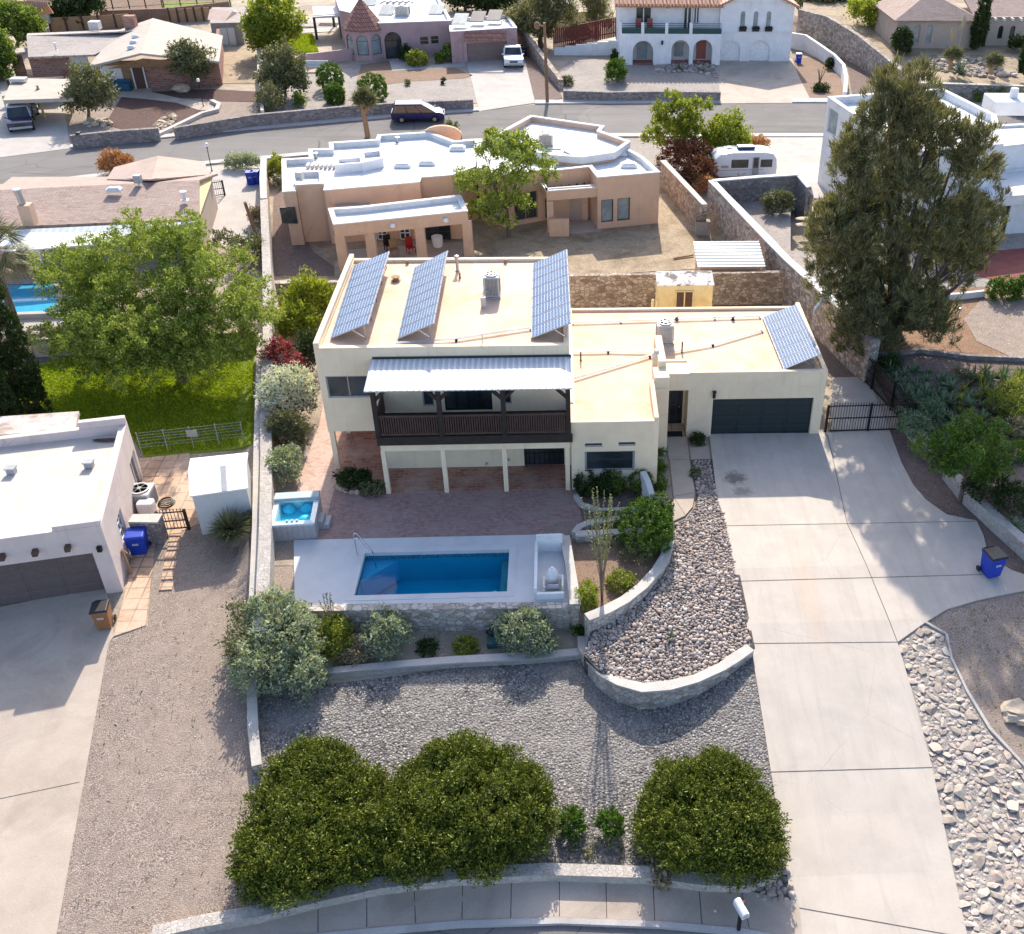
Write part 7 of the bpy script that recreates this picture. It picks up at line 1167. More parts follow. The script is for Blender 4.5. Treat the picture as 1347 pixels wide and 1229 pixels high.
# ------------------------------------------------------------------ plants
def lobe(u, v, ru, rv, h, z0=None, k=.5):
    """ellipsoid that shows as (u, v, ru, rv) in the photo and is h metres tall"""
    zb = z0 if z0 is not None else PG(u, v).z
    c = P(u, v, zb+h*k); pm = ppm(c); d = Vector(ray(u, v)).normalized(); th = math.asin(-d.z); cz = h*.56; a = math.sqrt(max((rv/pm)**2-(cz*math.cos(th))**2, (.35*rv/pm)**2))/math.sin(th)
    return ((c.x, c.y, c.z), (ru/pm, min(a, 1.5*ru/pm), cz))
def shrub(label, lobes, h, mat, ncl, per, rad, size, z0=None, name='shrub', cat='shrub', group=None, **k):
    L = [lobe(*q[:4], q[4] if len(q) > 4 else h, z0) for q in lobes]; e = L[0]; zb = z0 if z0 is not None else G(e[0][0], e[0][1])
    return plant(name, label, cat, (e[0][0], e[0][1], zb), L, mat, ncl, per, rad, size, group=group, **k)
def tree(label, b, z, lobes, mat, ncl, per, rad, size, trunk, name='tree', cat='tree', dy=0, **k):
    base = P(b[0], b[1], z); return plant(name, label, cat, base, crown(base, lobes, dy), mat, ncl, per, rad, size, trunk=trunk, **k)
# the junipers on the slope
JU = dict(asp=.34, spike=.95, up=.35, lump=.5, shell=.8, low=-.3)
juniper('juniper', 'huge dark juniper bush at the lower left corner of the gravel yard', 'bush', [(408, 1082, 84, 88, 1.8), (358, 1122, 46, 66, 1.4), (470, 1088, 56, 84, 1.7), (415, 1022, 66, 42, 1.6)], 2100)
juniper('juniper', 'huge dark juniper bush right of and touching the left one', 'bush', [(620, 1058, 86, 84, 2.), (548, 1082, 60, 74, 1.6), (684, 1066, 48, 84, 1.6), (606, 1012, 58, 42, 1.8)], 2100)
juniper('juniper', 'rounded dark juniper bush beside the driveway foot', 'bush', [(935, 1075, 80, 80, 1.9), (886, 1088, 46, 62, 1.4), (986, 1096, 46, 64, 1.5), (938, 1030, 50, 38, 1.7)], 1800)
shrub('left of two small upright green shrubs between the junipers', [(751, 1083, 17, 22, .8)], .8, 'lf_hedge', 60, 30, .1, .13, asp=.35, spike=1., up=.6); shrub('right of two small upright green shrubs between the junipers', [(803, 1086, 17, 22, .8)], .8, 'lf_hedge', 60, 30, .1, .13, asp=.35, spike=1., up=.6)
shrub('sparse dry weed patch on the gravel below the two small shrubs', [(770, 1112, 28, 14, .25), (830, 1118, 20, 12, .2)], .2, 'lf_olive', 40, 10, .2, .1, name='weeds', cat='weeds'); shrub('dry straw coloured plant hanging over the rubble bush wall', [(870, 1148, 14, 22, .5)], .4, 'lf_dry', 70, 22, .14, .14, name='dry_plant', cat='plant', spike=.8)
# shrub planter under the pool
SG = dict(asp=.4, spike=.7, lump=.38, shell=.8)
zp_ = -1.25
shrub('large grey green sage bush at the left end of the shrub planter', [(372, 838, 52, 46, 2.4), (345, 880, 40, 38, 1.9), (398, 882, 30, 36, 1.7), (365, 812, 40, 26, 2.6)], 2, 'lf_sage', 750, 30, .2, .13, -1.3, name='sage_bush', **SG)
shrub('olive green shrub behind the large sage bush at the boundary wall', [(320, 855, 24, 40, 1.8), (330, 815, 24, 26, 1.9)], 2, 'lf_olive', 160, 24, .2, .12, -1.3, **SG)
shrub('yellow green shrub between the sage bush and the pale low shrub', [(440, 842, 22, 32, 1.4)], 1.4, 'lf_weed', 150, 26, .16, .12, zp_, **SG); shrub('pale dusty shrub low against the planter wall', [(468, 858, 24, 18, .8)], .8, 'lf_dry', 120, 24, .14, .1, zp_, **SG)
shrub('rounded silver green shrub in front of the pool wall, third from left', [(509, 836, 30, 30, 1.5)], 1.5, 'lf_sage', 240, 28, .16, .12, zp_, **SG); shrub('small yellowish cushion shrub in the middle of the planter', [(612, 850, 16, 13, .6)], .6, 'lf_weed', 90, 24, .1, .09, zp_, **SG)
shrub('broad pale green shrub right of the black tub in the planter', [(688, 830, 34, 32, 1.6), (708, 842, 22, 24, 1.3)], 1.5, 'lf_sage', 330, 28, .17, .12, zp_, **SG); shrub('dark green leafy shrub at the right end of the planter', [(768, 826, 14, 16, .8)], .8, 'lf_hedge', 90, 24, .12, .12, zp_, **SG)
shrub('low dark green shrub left of the yellowish cushion shrub', [(563, 852, 14, 11, .5)], .5, 'lf_dark', 60, 20, .1, .1, zp_, **SG)
blades('agave', 'small grey agave in the middle of the shrub planter', 'agave', P(572, 845, zp_), 22, .6, .1, 'lf_agave'); blades('ornamental_grass', 'grey green arching grass clump right of the broad pale shrub', 'grass clump', P(742, 828, zp_), 70, 1.1, .035, 'lf_sage', 1.0, .5)
blades('agave', 'single green agave standing in the cobble bed', 'agave', Vector((P(882, 845, -.45))), 26, .7, .11, 'lf_agave', .8, .05); blades('agave', 'tiny spiky plant at the right rim of the cobble bed', 'agave', P(960, 838, -.4), 12, .3, .05, 'lf_agave')
def ocotillo(label, b, z, top, n, spread, green=True, r=.028):
    base = P(*b, z); t = T('ocotillo', label, 'ocotillo', base); tp = PY(top[0], top[1], base.y); H = tp.z-base.z; mb = MB(); VV = []
    for i in range(n):
        a = i*2.4; s = spread*(.35+.65*((i*7) % n)/n); pts = [base+Vector((math.cos(a)*s*f**1.3+random.uniform(-.04, .04), math.sin(a)*s*f**1.3, H*f*random.uniform(.9, 1.04))) for f in (0, .25, .5, .75, 1)]; mb.tube(pts, [r*1.5, r*1.2, r, r*.8, r*.4], 5)
        for k in range(4):
            C = np.array([np.array(pts[k].lerp(pts[k+1], f)) for f in np.linspace(0, 1, 14)]); C = C[C[:, 2] > base.z+H*(.35 if green else .8)]
            if len(C): VV.append(leaf_verts(C, np.tile([0, 0, .3], (len(C), 1)), 3, .05, .065, .45, .5))
    mb.build('canes', M['cane'], t, smooth=1.); leaf_mesh('cane_leaves', np.vstack(VV), [M['lf_ochre'] if green else M['lf_olive']], None, t, base)
ocotillo('tall leafy ocotillo with many green canes in the curved planter', (792, 788), .12, (792, 655), 15, .8, True, .018); ocotillo('thin dark ocotillo rising in front of the left pool deck corner', (440, 845), zp_, (438, 787), 7, .7, False, .02)
shrub('bright yellow green weed clump at the left foot of the tall ocotillo', [(772, 782, 15, 18, .6)], .6, 'lf_yellow', 110, 22, .12, .09, .12, **SG); shrub('yellow green weed clump right of the tall ocotillo', [(816, 765, 18, 14, .5)], .5, 'lf_weed', 110, 22, .12, .09, .12, **SG); shrub('green shrub at the back of the curved planter under the big clipped bush', [(840, 728, 20, 14, .6), (808, 712, 14, 10, .5)], .6, 'lf_olive', 110, 22, .12, .09, .12, **SG)
HG = dict(asp=.55, spike=.5, lump=.12, shell=.93, low=-.9)
shrub('big clipped globe bush beside the cobble bed', [(850, 692, 34, 37, 1.8), (866, 675, 19, 24, 1.7), (868, 705, 16, 26, 1.5)], 1.8, 'lf_hedge', 700, 30, .09, .075, .05, name='clipped_bush', cat='bush', **HG)
def hedge(label, u0, u1, v, z, w, h, mat='lf_hedge', n=340):
    a, b = P(u0, v, z), P(u1, v, z); k = max(2, int((b-a).length/.6)); E = [(tuple(a.lerp(b, i/(k-1))+Vector((0, w*.3, h*.5))), (.5, w*.62, h*.56)) for i in range(k)]; return plant('clipped_hedge', label, 'hedge', (a+b)/2, E, mat, n, 30, .1, .08, **HG)
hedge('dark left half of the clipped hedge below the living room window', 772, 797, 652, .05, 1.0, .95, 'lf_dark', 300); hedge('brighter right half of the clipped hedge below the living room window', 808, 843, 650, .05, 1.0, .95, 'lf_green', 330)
shrub('leafy groundcover strip between the wing wall and the front walk', [(868, 590, 8, 18, .35), (868, 615, 9, 18, .35), (868, 636, 9, 16, .35)], .35, 'lf_green', 200, 20, .12, .1, .02, name='groundcover', cat='groundcover'); shrub('small green shrub in the rock ring by the front walk', [(917, 578, 12, 8, .35)], .35, 'lf_dark', 50, 22, .1, .09, .02); shrub('tiny green shrub in the narrow cobble strip', [(916, 622, 8, 7, .3)], .3, 'lf_olive', 30, 20, .08, .08, .02); shrub('low green shrubs behind the stone kerb left of the clipped globe', [(800, 684, 26, 10, .4)], .4, 'lf_weed', 80, 22, .1, .09, .05)
shrub('dark leafy shrub inside the stone ring by the loggia', [(466, 630, 24, 14, .75)], .75, 'lf_dark', 130, 26, .12, .11, .03); shrub('reddish brown low shrub at the right of the stone ring', [(490, 642, 17, 11, .5)], .5, 'lf_olive', 80, 24, .1, .09, .03)
# along the boundary wall
TA = dict(asp=.4, spike=.8, lump=.35, shell=.8)
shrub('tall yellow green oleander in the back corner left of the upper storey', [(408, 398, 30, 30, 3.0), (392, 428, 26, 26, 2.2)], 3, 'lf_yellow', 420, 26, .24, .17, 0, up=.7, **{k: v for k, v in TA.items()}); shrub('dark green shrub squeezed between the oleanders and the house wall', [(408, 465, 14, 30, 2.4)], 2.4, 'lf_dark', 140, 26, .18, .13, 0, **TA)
shrub('crimson flowering oleander beside the boundary wall', [(368, 470, 20, 21, 2.0), (392, 490, 12, 16, 1.8)], 2, 'lf_dark', 190, 28, .16, .12, 0, flower='petal_red', fr=.55, **TA); shrub('white flowering oleander beside the boundary wall', [(379, 520, 37, 38, 2.6)], 2.6, 'lf_dark', 480, 30, .18, .12, 0, flower='petal_white', fr=.62, **TA)
shrub('dark green shrub below the white oleander', [(376, 566, 29, 24, 1.7)], 1.7, 'lf_olive', 220, 28, .16, .12, 0, **TA); shrub('round silver grey shrub at the side walk above the hot tub', [(374, 612, 22, 26, 1.3)], 1.3, 'lf_sage', 220, 28, .14, .11, 0, **TA)
blades('sotol', 'round spiky sotol in the gravel below the white plastic shed', 'sotol', PG(308, 716)+Vector((0, 0, .75)), 900, 1.15, .04, 'lf_olive', 1.6, .12); shrub('yellow green shrub between the sotol and the boundary walls', [(326, 688, 13, 22, 1.0)], 1, 'lf_olive', 90, 24, .14, .1, -.7, **TA)
# the lawn lot
tree('huge spreading green mesquite on the lawn of the left lot', (243, 503), -.3, [(205, 335, 78, 45, 3.5), (125, 385, 62, 52, 2), (292, 375, 58, 52, 2), (205, 425, 92, 58, 0), (270, 450, 62, 42, -.5), (130, 445, 60, 42, -.5), (95, 350, 34, 28, 2.5), (235, 305, 36, 24, 4), (160, 462, 60, 30, 0), (320, 420, 34, 40, 0), (210, 466, 70, 28, -.6), (285, 468, 40, 24, -.6)], 'lf_mesq', 3700, 54, .2, .12, .26, asp=.4, spike=.3, limbs=9, lump=.3, shell=.8, low=-.7, puff=(215, .7, 1.2, .72, .6))
for l, u, v, b, r, h in (('tallest dark cypress column cut by the left edge', 16, 420, (44, 556), 26, 9.4), ('darker lower cypress column in front at the left edge', 2, 465, (14, 590), 22, 8.)):
    base = P(*b, -.3); pm = ppm(base); E = [((base.x, base.y, -.3+h*f), (r/pm*w, r/pm*w, h*.17)) for f, w in ((.12, 1.), (.3, 1.05), (.5, .95), (.7, .72), (.87, .4))]; plant('cypress', l, 'cypress', base, E, 'lf_dark', 1000, 40, .13, .13, trunk=.1, asp=.35, spike=.8, up=.9, lump=.15, shell=.88, limbs=4, low=-.95)
def palm(label, b, z, h, n, L, name='fan_palm'):
    base = P(*b, z); t = T(name, label, 'palm', base); m = MB(); m.tube([base, base+Vector((0, 0, h))], [.22, .18], 9); m.build('trunk', M['bark'], t); m = MB(); top = base+Vector((0, 0, h)); VV = []; dr = []
    for i in range(n):
        a = random.random()*6.283; el = random.uniform(-.7, 1.2); d = Vector((math.cos(a)*math.cos(el), math.sin(a)*math.cos(el), math.sin(el))); s = Vector((-math.sin(a), math.cos(a), 0)); tip = top+d*L*.55; m.tube([top, tip], [.02, .012], 4); nn = d.cross(s)
        for k in range(17): b_ = (k-8)/8*1.35; q = (d*math.cos(b_)+s*math.sin(b_)); e = tip+q*L*.55+Vector((0, 0, -.22*L*(.3+abs(b_)))); w = (s*math.cos(b_)-d*math.sin(b_))*.03; VV.append([tip, tip.lerp(e, .5)+w, e, tip.lerp(e, .5)-w]); dr.append(el < -.25)
    m.build('frond_stalk', M['wood'], t); leaf_mesh('frond', np.array([[tuple(p) for p in q] for q in VV]), [M['lf_olive'], M['lf_dry']], np.array(dr), t, base)
palm('shaggy fan palm above the cypresses at the left edge', (24, 432), -.2, 4.8, 70, 2.3)
shrub('dark green shrub at the left edge below the cypresses', [(3, 520, 10, 25, 1.5)], 1.5, 'lf_dark', 90, 24, .16, .14, -.3, **TA); shrub('grey green vine shrub on the low wall between pool and lawn', [(60, 445, 30, 18, 1.4), (85, 455, 22, 14, 1.2)], 1.4, 'lf_olive', 200, 26, .18, .13, -.3, **TA); shrub('leafy shrub behind the mesquite at the concrete drive', [(325, 330, 24, 22, 1.8), (295, 318, 16, 14, 1.4)], 1.8, 'lf_olive', 180, 24, .2, .15, 0, **TA)
shrub('orange red shrub at the street behind the tan hip roof', [(152, 216, 22, 15, 1.8)], 1.8, 'lf_orange', 200, 26, .2, .17, 0, **TA); shrub('grey green sage shrub by the concrete drive of the shingle ranch', [(318, 213, 22, 9, 1.1)], 1.1, 'lf_sage', 160, 24, .2, .15, 0, **TA); shrub('bright yellow green shrub at the left corner of the tan house', [(366, 222, 13, 17, 1.8)], 1.8, 'lf_yellow', 160, 26, .18, .15, 0, **TA); shrub('white flowering rose shrub at the left wall of the tan house', [(367, 238, 6, 10, 1.)], 1, 'lf_olive', 60, 22, .14, .12, 0, flower='petal_white', fr=.3)
shrub('dry brush beside the leaning pole and boundary wall', [(338, 285, 10, 16, 1.2)], 1.2, 'lf_dry', 80, 20, .2, .16, 0)
# back gardens
tree('light green tree in front of the white roofed tan house', (669, 312), 0, [(662, 212, 50, 32), (632, 240, 32, 30), (695, 238, 34, 30), (660, 262, 48, 28), (645, 195, 22, 18), (700, 205, 24, 18)], 'lf_mesq', 620, 34, .22, .17, .12, asp=.42, lump=.3, shell=.8, low=-.8, limbs=8, puff=(48, .5, .85, .75, .7))
def yucca_tree(label, b, z, h, r, name='tree_yucca'):
    base = P(*b, z); t = T(name, label, 'yucca tree', base); m = MB(); m.tube([base, base+Vector((-.1, 0, h*.6)), base+Vector((-.3, 0, h))], [.24, .2, .2], 9); m.tube([base+Vector((-.1, 0, h*.6)), base+Vector((.4, 0, h*.95))], [.15, .13], 7); m.build('trunk', M['wood'], t); V = []
    for c in (Vector((-.35, 0, h)), Vector((.5, 0, h*.98)), Vector((.05, .2, h*1.12))): C = np.array([tuple(base+c)]); V.append(leaf_verts(C, np.array([[0, 0, .25]]), 420, .25, r*.95, .06, .3, .05))
    V = np.vstack(V); leaf_mesh('crown', V, [M['lf_olive'], M['lf_dry']], (V.mean(1)[:, 2] < base.z+h*.93), t, base)
yucca_tree('shaggy tree yucca with brown skirt at the street behind the tan house', (484, 181), 0, 3.2, 1.2)
tree('fresh green tree left of the white trailer', (891, 214), 0, [(888, 160, 38, 30), (872, 182, 22, 20), (908, 150, 24, 24), (905, 180, 20, 18)], 'lf_yellow', 420, 32, .22, .2, .13, asp=.45, lump=.3, shell=.8, low=-.7, puff=(22, .5, .85)); tree('smaller yellow green tree behind the red shrubs by the trailer', (955, 214), 0, [(955, 176, 28, 27), (972, 190, 18, 14), (940, 190, 18, 16)], 'lf_yellow', 240, 36, .32, .22, .1, asp=.45, lump=.4, shell=.66)
shrub('large dark red photinia left of the white trailer', [(905, 208, 34, 26, 2.6), (920, 228, 22, 22, 2.)], 2.4, 'lf_red', 380, 28, .26, .2, 0, **TA); shrub('orange tipped photinia at the back end of the white trailer', [(992, 193, 18, 11, 1.8)], 1.8, 'lf_orange', 130, 26, .2, .17, 0, **TA); shrub('pinkish oleander at the foot of the courtyard wall corner', [(928, 244, 13, 14, 1.4)], 1.4, 'lf_orange', 110, 24, .18, .14, 0, **TA); shrub('dusky pink shrub in front of the trailer wheels', [(975, 231, 34, 6, .9)], .9, 'lf_orange', 100, 22, .16, .13, 0, **TA)
shrub('rounded olive shrub alone in the gravel courtyard', [(1023, 268, 20, 14, 1.4)], 1.4, 'lf_olive', 190, 26, .2, .16, 1.1, **TA)
# the pine
PN = [(1186, 128, 26, 32), (1160, 175, 36, 40), (1215, 165, 34, 34), (1255, 195, 38, 34), (1130, 225, 34, 42), (1195, 225, 62, 50), (1105, 290, 36, 42), (1165, 300, 66, 52), (1240, 285, 52, 46), (1295, 232, 24, 18), (1300, 275, 22, 22), (1112, 360, 40, 42), (1170, 380, 72, 52), (1245, 350, 46, 44), (1290, 320, 30, 22), (1150, 418, 48, 28), (1098, 330, 26, 30), (1215, 405, 40, 26), (1125, 420, 34, 20), (1080, 300, 16, 26), (1150, 146, 9, 20), (1203, 116, 10, 22), (1172, 112, 8, 18), (1240, 148, 10, 22), (1272, 172, 10, 20), (1120, 196, 9, 20), (1098, 262, 9, 20), (1290, 205, 10, 16)]
b_ = P(1180, 446, 1.1); E = [(tuple(Vector(c)+Vector((0, random.uniform(-1.2, 1.2), 0))), (r[0]*.95, r[0]*1.15, r[2])) for c, r in crown(b_, PN)]
plant('pine', 'tall bushy dark pine in front of the white modern house', 'pine', b_, E, 'lf_pine', 3900, 56, .2, .27, .13, 1.3, 1.5, trunk=.36, limbs=17, lump=.3, shell=.8, low=-.9, puff=(380, .42, .95, 1.25, .58, -.95))
# right bank
rnd = random.Random(4)
AG = [(1252, 512, 1.2), (1280, 500, 1.35), (1262, 528, 1.1), (1298, 520, 1.2), (1238, 530, 1.0), (1218, 520, 1.0), (1205, 535, .9), (1192, 528, .9), (1225, 555, .9), (1248, 552, .9), (1275, 548, 1.0), (1306, 545, 1.0), (1330, 575, .9), (1312, 572, .8), (1288, 570, .85), (1212, 560, .8), (1340, 598, .8), (1232, 575, .75), (1320, 500, 1.1), (1296, 492, 1.1), (1180, 545, .8), (1205, 505, .8), (1345, 560, .9), (1262, 492, 1.)]
PA = [(1165, 482), (1215, 470), (1300, 478), (1347, 484), (1347, 615), (1300, 600), (1240, 590), (1205, 560)]
for _ in range(700):
    u, v = rnd.uniform(1160, 1347), rnd.uniform(490, 615); c_ = False
    for i in range(len(PA)):
        a, b = PA[i-1], PA[i]
        if (a[1] > v) != (b[1] > v) and u < (b[0]-a[0])*(v-a[1])/(b[1]-a[1])+a[0]: c_ = not c_
    if c_ and all((u-q[0])**2+((v-q[1])*1.4)**2 > 10**2 for q in AG): AG.append((u, v, rnd.uniform(.6, 1.05)))
ag0 = None
for i, (u, v, s) in enumerate(AG):
    q = P(u, v, .6); q = P(u, v, bankF(q.x, q.y)); q.z = bankF(q.x, q.y)
    if ag0 is None: ag0 = blades('bank_agave', 'broad leaved green agave in the dense clump on the right bank', 'agave', q, 30, .95, .17, 'lf_agave', .95, .12, 'agaves on the right bank'); ag1 = blades('bank_agave', 'broad leaved green agave in the dense clump on the right bank', 'agave', P(1322, 512, 1.)+Vector((0, 0, -.05)), 26, .9, .14, 'lf_olive', .95, .1, 'agaves on the right bank'); ag2 = blades('bank_agave', 'broad leaved green agave in the dense clump on the right bank', 'agave', P(1332, 552, .8), 26, .8, .12, 'lf_weed', .95, .1, 'agaves on the right bank')
    else: c = (ag0 if u < 1255 or i % 3 == 0 else (ag1 if i % 2 else ag2)).copy(); COL.objects.link(c); c.location = q; c.scale = (s*.85, s*.85, s*.95); c.rotation_euler = (0, 0, rnd.random()*6.28)
def bank(label, lobes, h, mat, n, **k): shrub(label, lobes, h, mat, n, 24, .2, .13, .7, **{**TA, **k})
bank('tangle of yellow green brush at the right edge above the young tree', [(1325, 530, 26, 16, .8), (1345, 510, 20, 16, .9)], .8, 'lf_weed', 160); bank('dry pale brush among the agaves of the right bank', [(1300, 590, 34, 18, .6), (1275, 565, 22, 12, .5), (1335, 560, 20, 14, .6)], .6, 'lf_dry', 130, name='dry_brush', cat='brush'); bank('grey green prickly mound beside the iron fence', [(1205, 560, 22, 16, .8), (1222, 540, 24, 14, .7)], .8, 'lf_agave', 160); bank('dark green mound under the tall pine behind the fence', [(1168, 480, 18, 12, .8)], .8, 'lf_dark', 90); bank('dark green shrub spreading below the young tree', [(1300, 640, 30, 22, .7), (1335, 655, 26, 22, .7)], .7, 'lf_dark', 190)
tree('young yellow green tree in the brown mulch right of the driveway', (1262, 662), .02, [(1250, 596, 38, 26), (1285, 582, 38, 24), (1322, 604, 36, 30), (1272, 615, 34, 22), (1238, 610, 20, 18)], 'lf_hedge', 620, 36, .15, .11, .085, asp=.38, spike=.3, lump=.3, shell=.8, low=-.8, puff=(26, .4, .65, .8))
blades('yucca', 'grey blue spiky yucca on the low wall at the right edge', 'yucca', P(1335, 692, .5), 60, .7, .06, 'lf_sage', 1., .2); shrub('round dark clipped hedge at the bare earth terrace', [(1322, 380, 26, 14, 1.3), (1350, 378, 20, 14, 1.3)], 1.3, 'lf_hedge', 260, 28, .14, .12, 1.1, name='clipped_bush', cat='bush', **HG); m = MB(); q = P(1250, 520, 1.1); m.cyl(P(1249, 445, 1.1), P(1249, 445, 1.1)+Vector((.25, 0, 1.7)), .03); m.rock(P(1249, 445, 1.1)+Vector((.26, 0, 1.75)), (.12, .12, .1), 0, 2, 0); solo('garden_light', m, M['steel'], 'thin leaning garden light on the bare earth terrace', 'garden light')
# across the street
tree('grey green round tree in front of the brick ranch carport', (116, 158), 0, [(118, 112, 26, 26), (105, 130, 18, 18), (133, 128, 17, 18)], 'lf_olive', 260, 34, .4, .26, .14, asp=.4, lump=.4, shell=.7, low=-.7); tree('thin grey green tree against the brick ranch right wall', (254, 119), 0, [(250, 78, 25, 24), (235, 70, 14, 14), (265, 92, 14, 14)], 'lf_olive', 220, 30, .4, .26, .12, asp=.4, lump=.45, shell=.66, low=-.7)
tree('dark green bushy tree at the top left corner', (22, 62), 0, [(25, 30, 28, 24), (40, 45, 16, 16), (5, 22, 18, 18)], 'lf_green', 280, 30, .5, .34, .2, lump=.4); tree('drooping green tree at the left edge by the carport', (2, 105), 0, [(5, 70, 15, 28), (-6, 90, 18, 28)], 'lf_green', 200, 30, .45, .3, .18, lump=.4); tree('very dark conifer at the top behind the brick ranch', (92, 35), 0, [(95, 12, 24, 20), (80, 22, 14, 12), (122, 5, 14, 12)], 'lf_dark', 240, 30, .5, .32, .2, lump=.4)
tree('large yellow green tree at the top between ranch and turret house', (352, 74), 0, [(358, 22, 34, 26), (340, 42, 22, 22), (372, 40, 24, 20), (355, 55, 22, 14)], 'lf_yellow', 380, 34, .5, .32, .22, lump=.45, shell=.66, low=-.7); tree('dusky dark leaved tree below the large yellow green tree', (376, 128), 0, [(372, 88, 24, 28), (360, 108, 18, 18), (388, 104, 16, 18)], 'lf_olive', 300, 30, .4, .26, .13, lump=.45, low=-.7); shrub('grey green straggly shrub at the narrow pale wall', [(356, 132, 17, 18, 2.2)], 2.2, 'lf_olive', 130, 24, .3, .22, 0, **TA); shrub('small bright shrub in the gravel left of the round bushes', [(394, 131, 8, 9, 1.2)], 1.2, 'lf_green', 50, 20, .25, .2, 0)
for l, u, v, r, q in (('largest of three clipped round bushes in front of the turret house', 434, 102, 17, 14.5), ('smallest of three clipped round bushes, just below the largest', 440, 124, 12.5, 11), ('right one of three clipped round bushes, behind the tree yucca', 490, 117, 18.5, 16)): shrub(l, [(u, v, r, q, 2.3*r/17)], 2, 'lf_hedge', 260, 28, .14, .14, 0, name='clipped_bush', cat='bush', **HG)
shrub('oval yellow green bush by the turret house windows', [(548, 77, 14, 9.5, 1.4)], 1.4, 'lf_weed', 180, 26, .16, .15, 0, name='clipped_bush', cat='bush', **HG); shrub('dark green shrub at the turret house entrance', [(533, 70, 8, 11, 1.6)], 1.6, 'lf_dark', 80, 24, .2, .2, 0); shrub('leafy shrub at the left of the mauve garage', [(590, 70, 8, 12, 1.7)], 1.7, 'lf_green', 80, 24, .2, .2, 0); shrub('low leafy shrub left of the garage shrub', [(577, 77, 5, 8, 1.)], 1, 'lf_green', 50, 20, .18, .18, 0); shrub('small olive shrub at the street in front of the indigo van', [(593, 171, 9, 9, 1.3)], 1.3, 'lf_olive', 70, 24, .2, .18, 0); shrub('small yellow flowering shrub behind the light green tree at the kerb', [(646, 176, 8, 6, .9)], .9, 'lf_yellow', 50, 20, .2, .18, 0); shrub('small dry tuft in the dry planting bed', [(537, 109, 4, 4, .5)], .5, 'lf_olive', 20, 14, .15, .16, 0, name='tuft', cat='plant'); shrub('dark small tuft right of the dry tuft', [(583, 107, 4, 4, .5)], .5, 'lf_dark', 20, 14, .15, .16, 0, name='tuft', cat='plant')
tree('tall dark pine group above the rough wall beside the white house', (712, 62), 0, [(700, 20, 34, 22), (735, 15, 26, 22), (680, 28, 16, 14), (712, 40, 22, 12), (722, -8, 24, 20)], 'lf_pine', 420, 40, .5, .4, .3, asp=.2, spike=.9, up=.7, lump=.5, shell=.66, low=-.8, name='pine', cat='pine'); tree('thin dark pine right of the yellow timber fence', (784, 50), 0, [(788, 20, 16, 20), (780, 2, 14, 14)], 'lf_pine', 140, 34, .5, .38, .22, asp=.2, spike=.9, up=.7, lump=.5, name='pine', cat='pine'); shrub('dark shrub in front of the yellow timber fence', [(760, 45, 15, 8, 2.)], 2, 'lf_dark', 110, 24, .3, .26, 0)
tree('dark green tree behind the mauve house at the top', (612, 14), 0, [(612, -2, 22, 14), (640, 4, 18, 12), (590, -8, 16, 12)], 'lf_dark', 240, 30, .5, .34, .2, lump=.4); tree('dark cypress like tree behind the mauve garage', (655, 18), 0, [(652, 2, 14, 16), (668, 0, 14, 14)], 'lf_dark', 180, 30, .5, .34, .2, lump=.4)
shrub('rounded green shrub in the pale front garden of the white arched house', [(810, 94, 13, 13, 2.1)], 2, 'lf_hedge', 180, 26, .22, .2, 0, **TA); shrub('low green shrub at the end of the rough wall', [(745, 107, 9, 5, .8)], .8, 'lf_olive', 60, 20, .2, .18, 0); shrub('dark cypress shrub left of the white arched house', [(808, 75, 4, 6, 1.5)], 1.5, 'lf_dark', 40, 20, .2, .2, 0); blades('agave', 'blue agave in the rock bed before the white arches', 'agave', P(893, 91, .2), 26, .9, .16, 'lf_agave'); blades('ornamental_grass', 'pale grass tuft in the rock bed by the red door', 'grass clump', P(925, 93, .2), 60, .9, .06, 'lf_sage', 1., .4)
ocotillo('leggy dry cactus in the corner garden of the white house', (1078, 112), 0, (1074, 92), 7, 1.1, False, .05); shrub('dark low shrub at the base of the leggy cactus', [(1080, 116, 12, 5, .7)], .7, 'lf_dark', 50, 20, .2, .2, 0); shrub('dark shrub at the curved white wall', [(1096, 84, 10, 5, 1.1)], 1.1, 'lf_dark', 60, 20, .2, .2, 0)
tree('wide bright yellow tree above the big stone wall', (1166, 42), 1.6, [(1150, 12, 34, 20), (1190, 8, 34, 20), (1170, 22, 34, 16), (1205, 15, 18, 12)], 'lf_yellow', 420, 34, .5, .32, .22, lump=.4, shell=.66, low=-.7); tree('dark olive trees behind the big stone wall at the top', (1090, 16), 1., [(1080, -2, 30, 18), (1110, 2, 24, 16), (1060, 4, 16, 12)], 'lf_olive', 280, 30, .5, .34, .2, lump=.4); tree('brownish dark tree beside the hillside house gable', (1218, 32), 2.2, [(1215, 18, 18, 14)], 'lf_olive', 130, 28, .4, .28, .12, lump=.4)
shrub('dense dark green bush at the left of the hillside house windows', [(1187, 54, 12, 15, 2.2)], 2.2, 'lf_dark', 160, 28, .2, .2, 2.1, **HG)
for l, u, v, h, r in (('slim dark cypress at the hillside house front door', 1284, 64, 6.4, .85), ('slim dark cypress cut by the top right edge', 1347, 97, 4.5, .7)): base = P(u, v, 2.2); plant('cypress', l, 'cypress', base, [((base.x, base.y, 2.2+h*f), (r*w, r*w, h*.17)) for f, w in ((.12, .8), (.3, 1.), (.5, .95), (.7, .75), (.88, .42))], 'lf_dark', 420, 30, .16, .2, trunk=.1, asp=.35, spike=.7, up=.9, lump=.12, shell=.9, limbs=4, low=-.9)
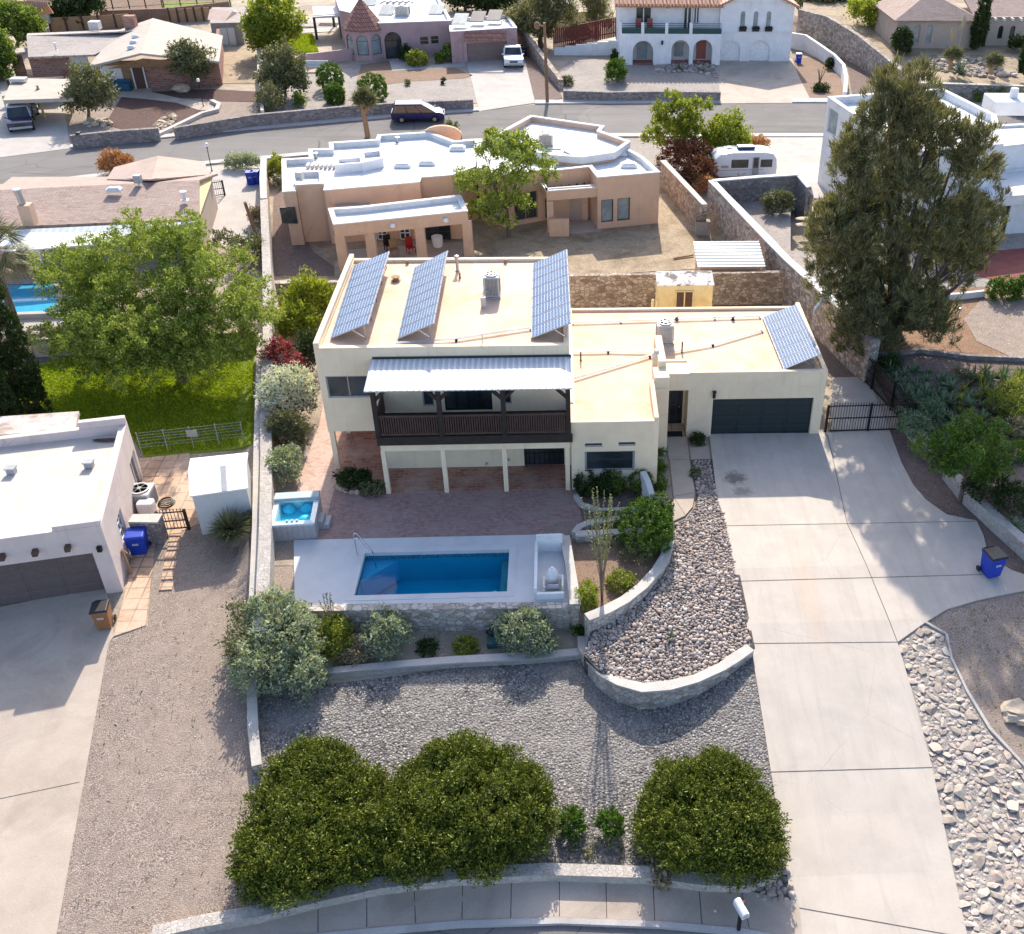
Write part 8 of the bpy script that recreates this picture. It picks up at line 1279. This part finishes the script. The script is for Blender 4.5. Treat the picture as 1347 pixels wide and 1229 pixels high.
blades('agave', 'large blue green agave in the hillside garden', 'agave', P(1263, 98, 2), 34, 1.7, .3, 'lf_agave', .95, .08); yucca_tree('left shaggy yucca with pale flower stalks in the hillside garden', (1250, 92), 2, 1.5, 1.1, 'yucca'); yucca_tree('right shaggy yucca in the hillside garden', (1304, 98), 2, 1.3, 1.1, 'yucca'); m = MB(); [m.tube([P(u, 80, 2.2)+Vector((0, 0, .5)), P(u, 80, 2.2)+Vector((0, 0, h))], [.05, .04]) or m.rock(P(u, 80, 2.2)+Vector((0, 0, h)), (.22, .22, .7), u, 2, .4) for u, h in ((1247, 2.6), (1258, 3.7))]; solo('flower_stalk', m, M['lf_dry'], 'two pale yucca flower stalks standing in the hillside garden', 'flower stalk')
for i, (u, v) in enumerate(((1248, 120), (1264, 122), (1281, 124), (1298, 126), (1315, 127))): shrub(('leftmost green shrub of the row along the grey street wall', 'second green shrub of the row along the grey street wall', 'middle green shrub of the row along the grey street wall', 'fourth green shrub of the row along the grey street wall', 'rightmost green shrub of the row along the grey street wall')[i], [(u, v, 11, 9, 1.3)], 1.3, ('lf_green', 'lf_agave')[i % 2], 90, 24, .22, .18, 0, group='shrubs along the grey street wall', **TA)
shrub('olive brown shrub at the right edge by the street', [(1336, 134, 14, 16, 1.8)], 1.8, 'lf_olive', 130, 24, .25, .2, 0, **TA); shrub('dark green hedge at the right end of the hillside house', [(1338, 58, 12, 7, 1.4)], 1.4, 'lf_dark', 90, 24, .22, .2, 2.1); shrub('dark clump at the foot of the big stone wall', [(1172, 100, 12, 6, 1.)], 1, 'lf_dark', 60, 22, .22, .2, 0)
# ------------------------------------------------------------------ light, sky, camera
w = bpy.data.worlds.new('World'); SC.world = w; w.use_nodes = True; nt = w.node_tree; bg = nt.nodes['Background']; sky = nt.nodes.new('ShaderNodeTexSky'); sky.sky_type = 'NISHITA'; sky.sun_disc = False
sky.sun_elevation = R(34); sky.sun_rotation = R(1.6); sky.air_density = .7; sky.dust_density = 1.6; sky.ozone_density = .6; nt.links.new(sky.outputs[0], bg.inputs[0]); bg.inputs[1].default_value = .15
sun = bpy.data.lights.new('sun', 'SUN'); sun.energy = 3.2; sun.angle = R(.55); sun.color = (1., .92, .80); so = bpy.data.objects.new('sun', sun); COL.objects.link(so); so.rotation_euler = Vector((-.028, -.83, -.56)).to_track_quat('-Z', 'Y').to_euler()
cam = bpy.data.cameras.new('camera'); co = bpy.data.objects.new('camera', cam); COL.objects.link(co); SC.camera = co
cam.sensor_fit = 'HORIZONTAL'; cam.sensor_width = 36; cam.lens = CF/IW*36; cam.shift_x = -(CX-IW/2)/IW; cam.shift_y = (CY-IH/2)/IW; cam.clip_start = .5; cam.clip_end = 1500
from mathutils import Matrix
mt = Matrix.Identity(4)
for i in range(3): mt[i][0] = RT[i]; mt[i][1] = UP[i]; mt[i][2] = -FW[i]; mt[i][3] = CO[i]
co.matrix_world = mt
SC.render.resolution_x = 1024; SC.render.resolution_y = 934
vs = SC.view_settings; vs.view_transform = 'Standard'; vs.look = 'None'; vs.gamma = 1; vs.exposure = 1.22; vs.use_curve_mapping = False
SC.cycles.max_bounces = 6; SC.cycles.transparent_max_bounces = 8; SC.cycles.use_denoising = True
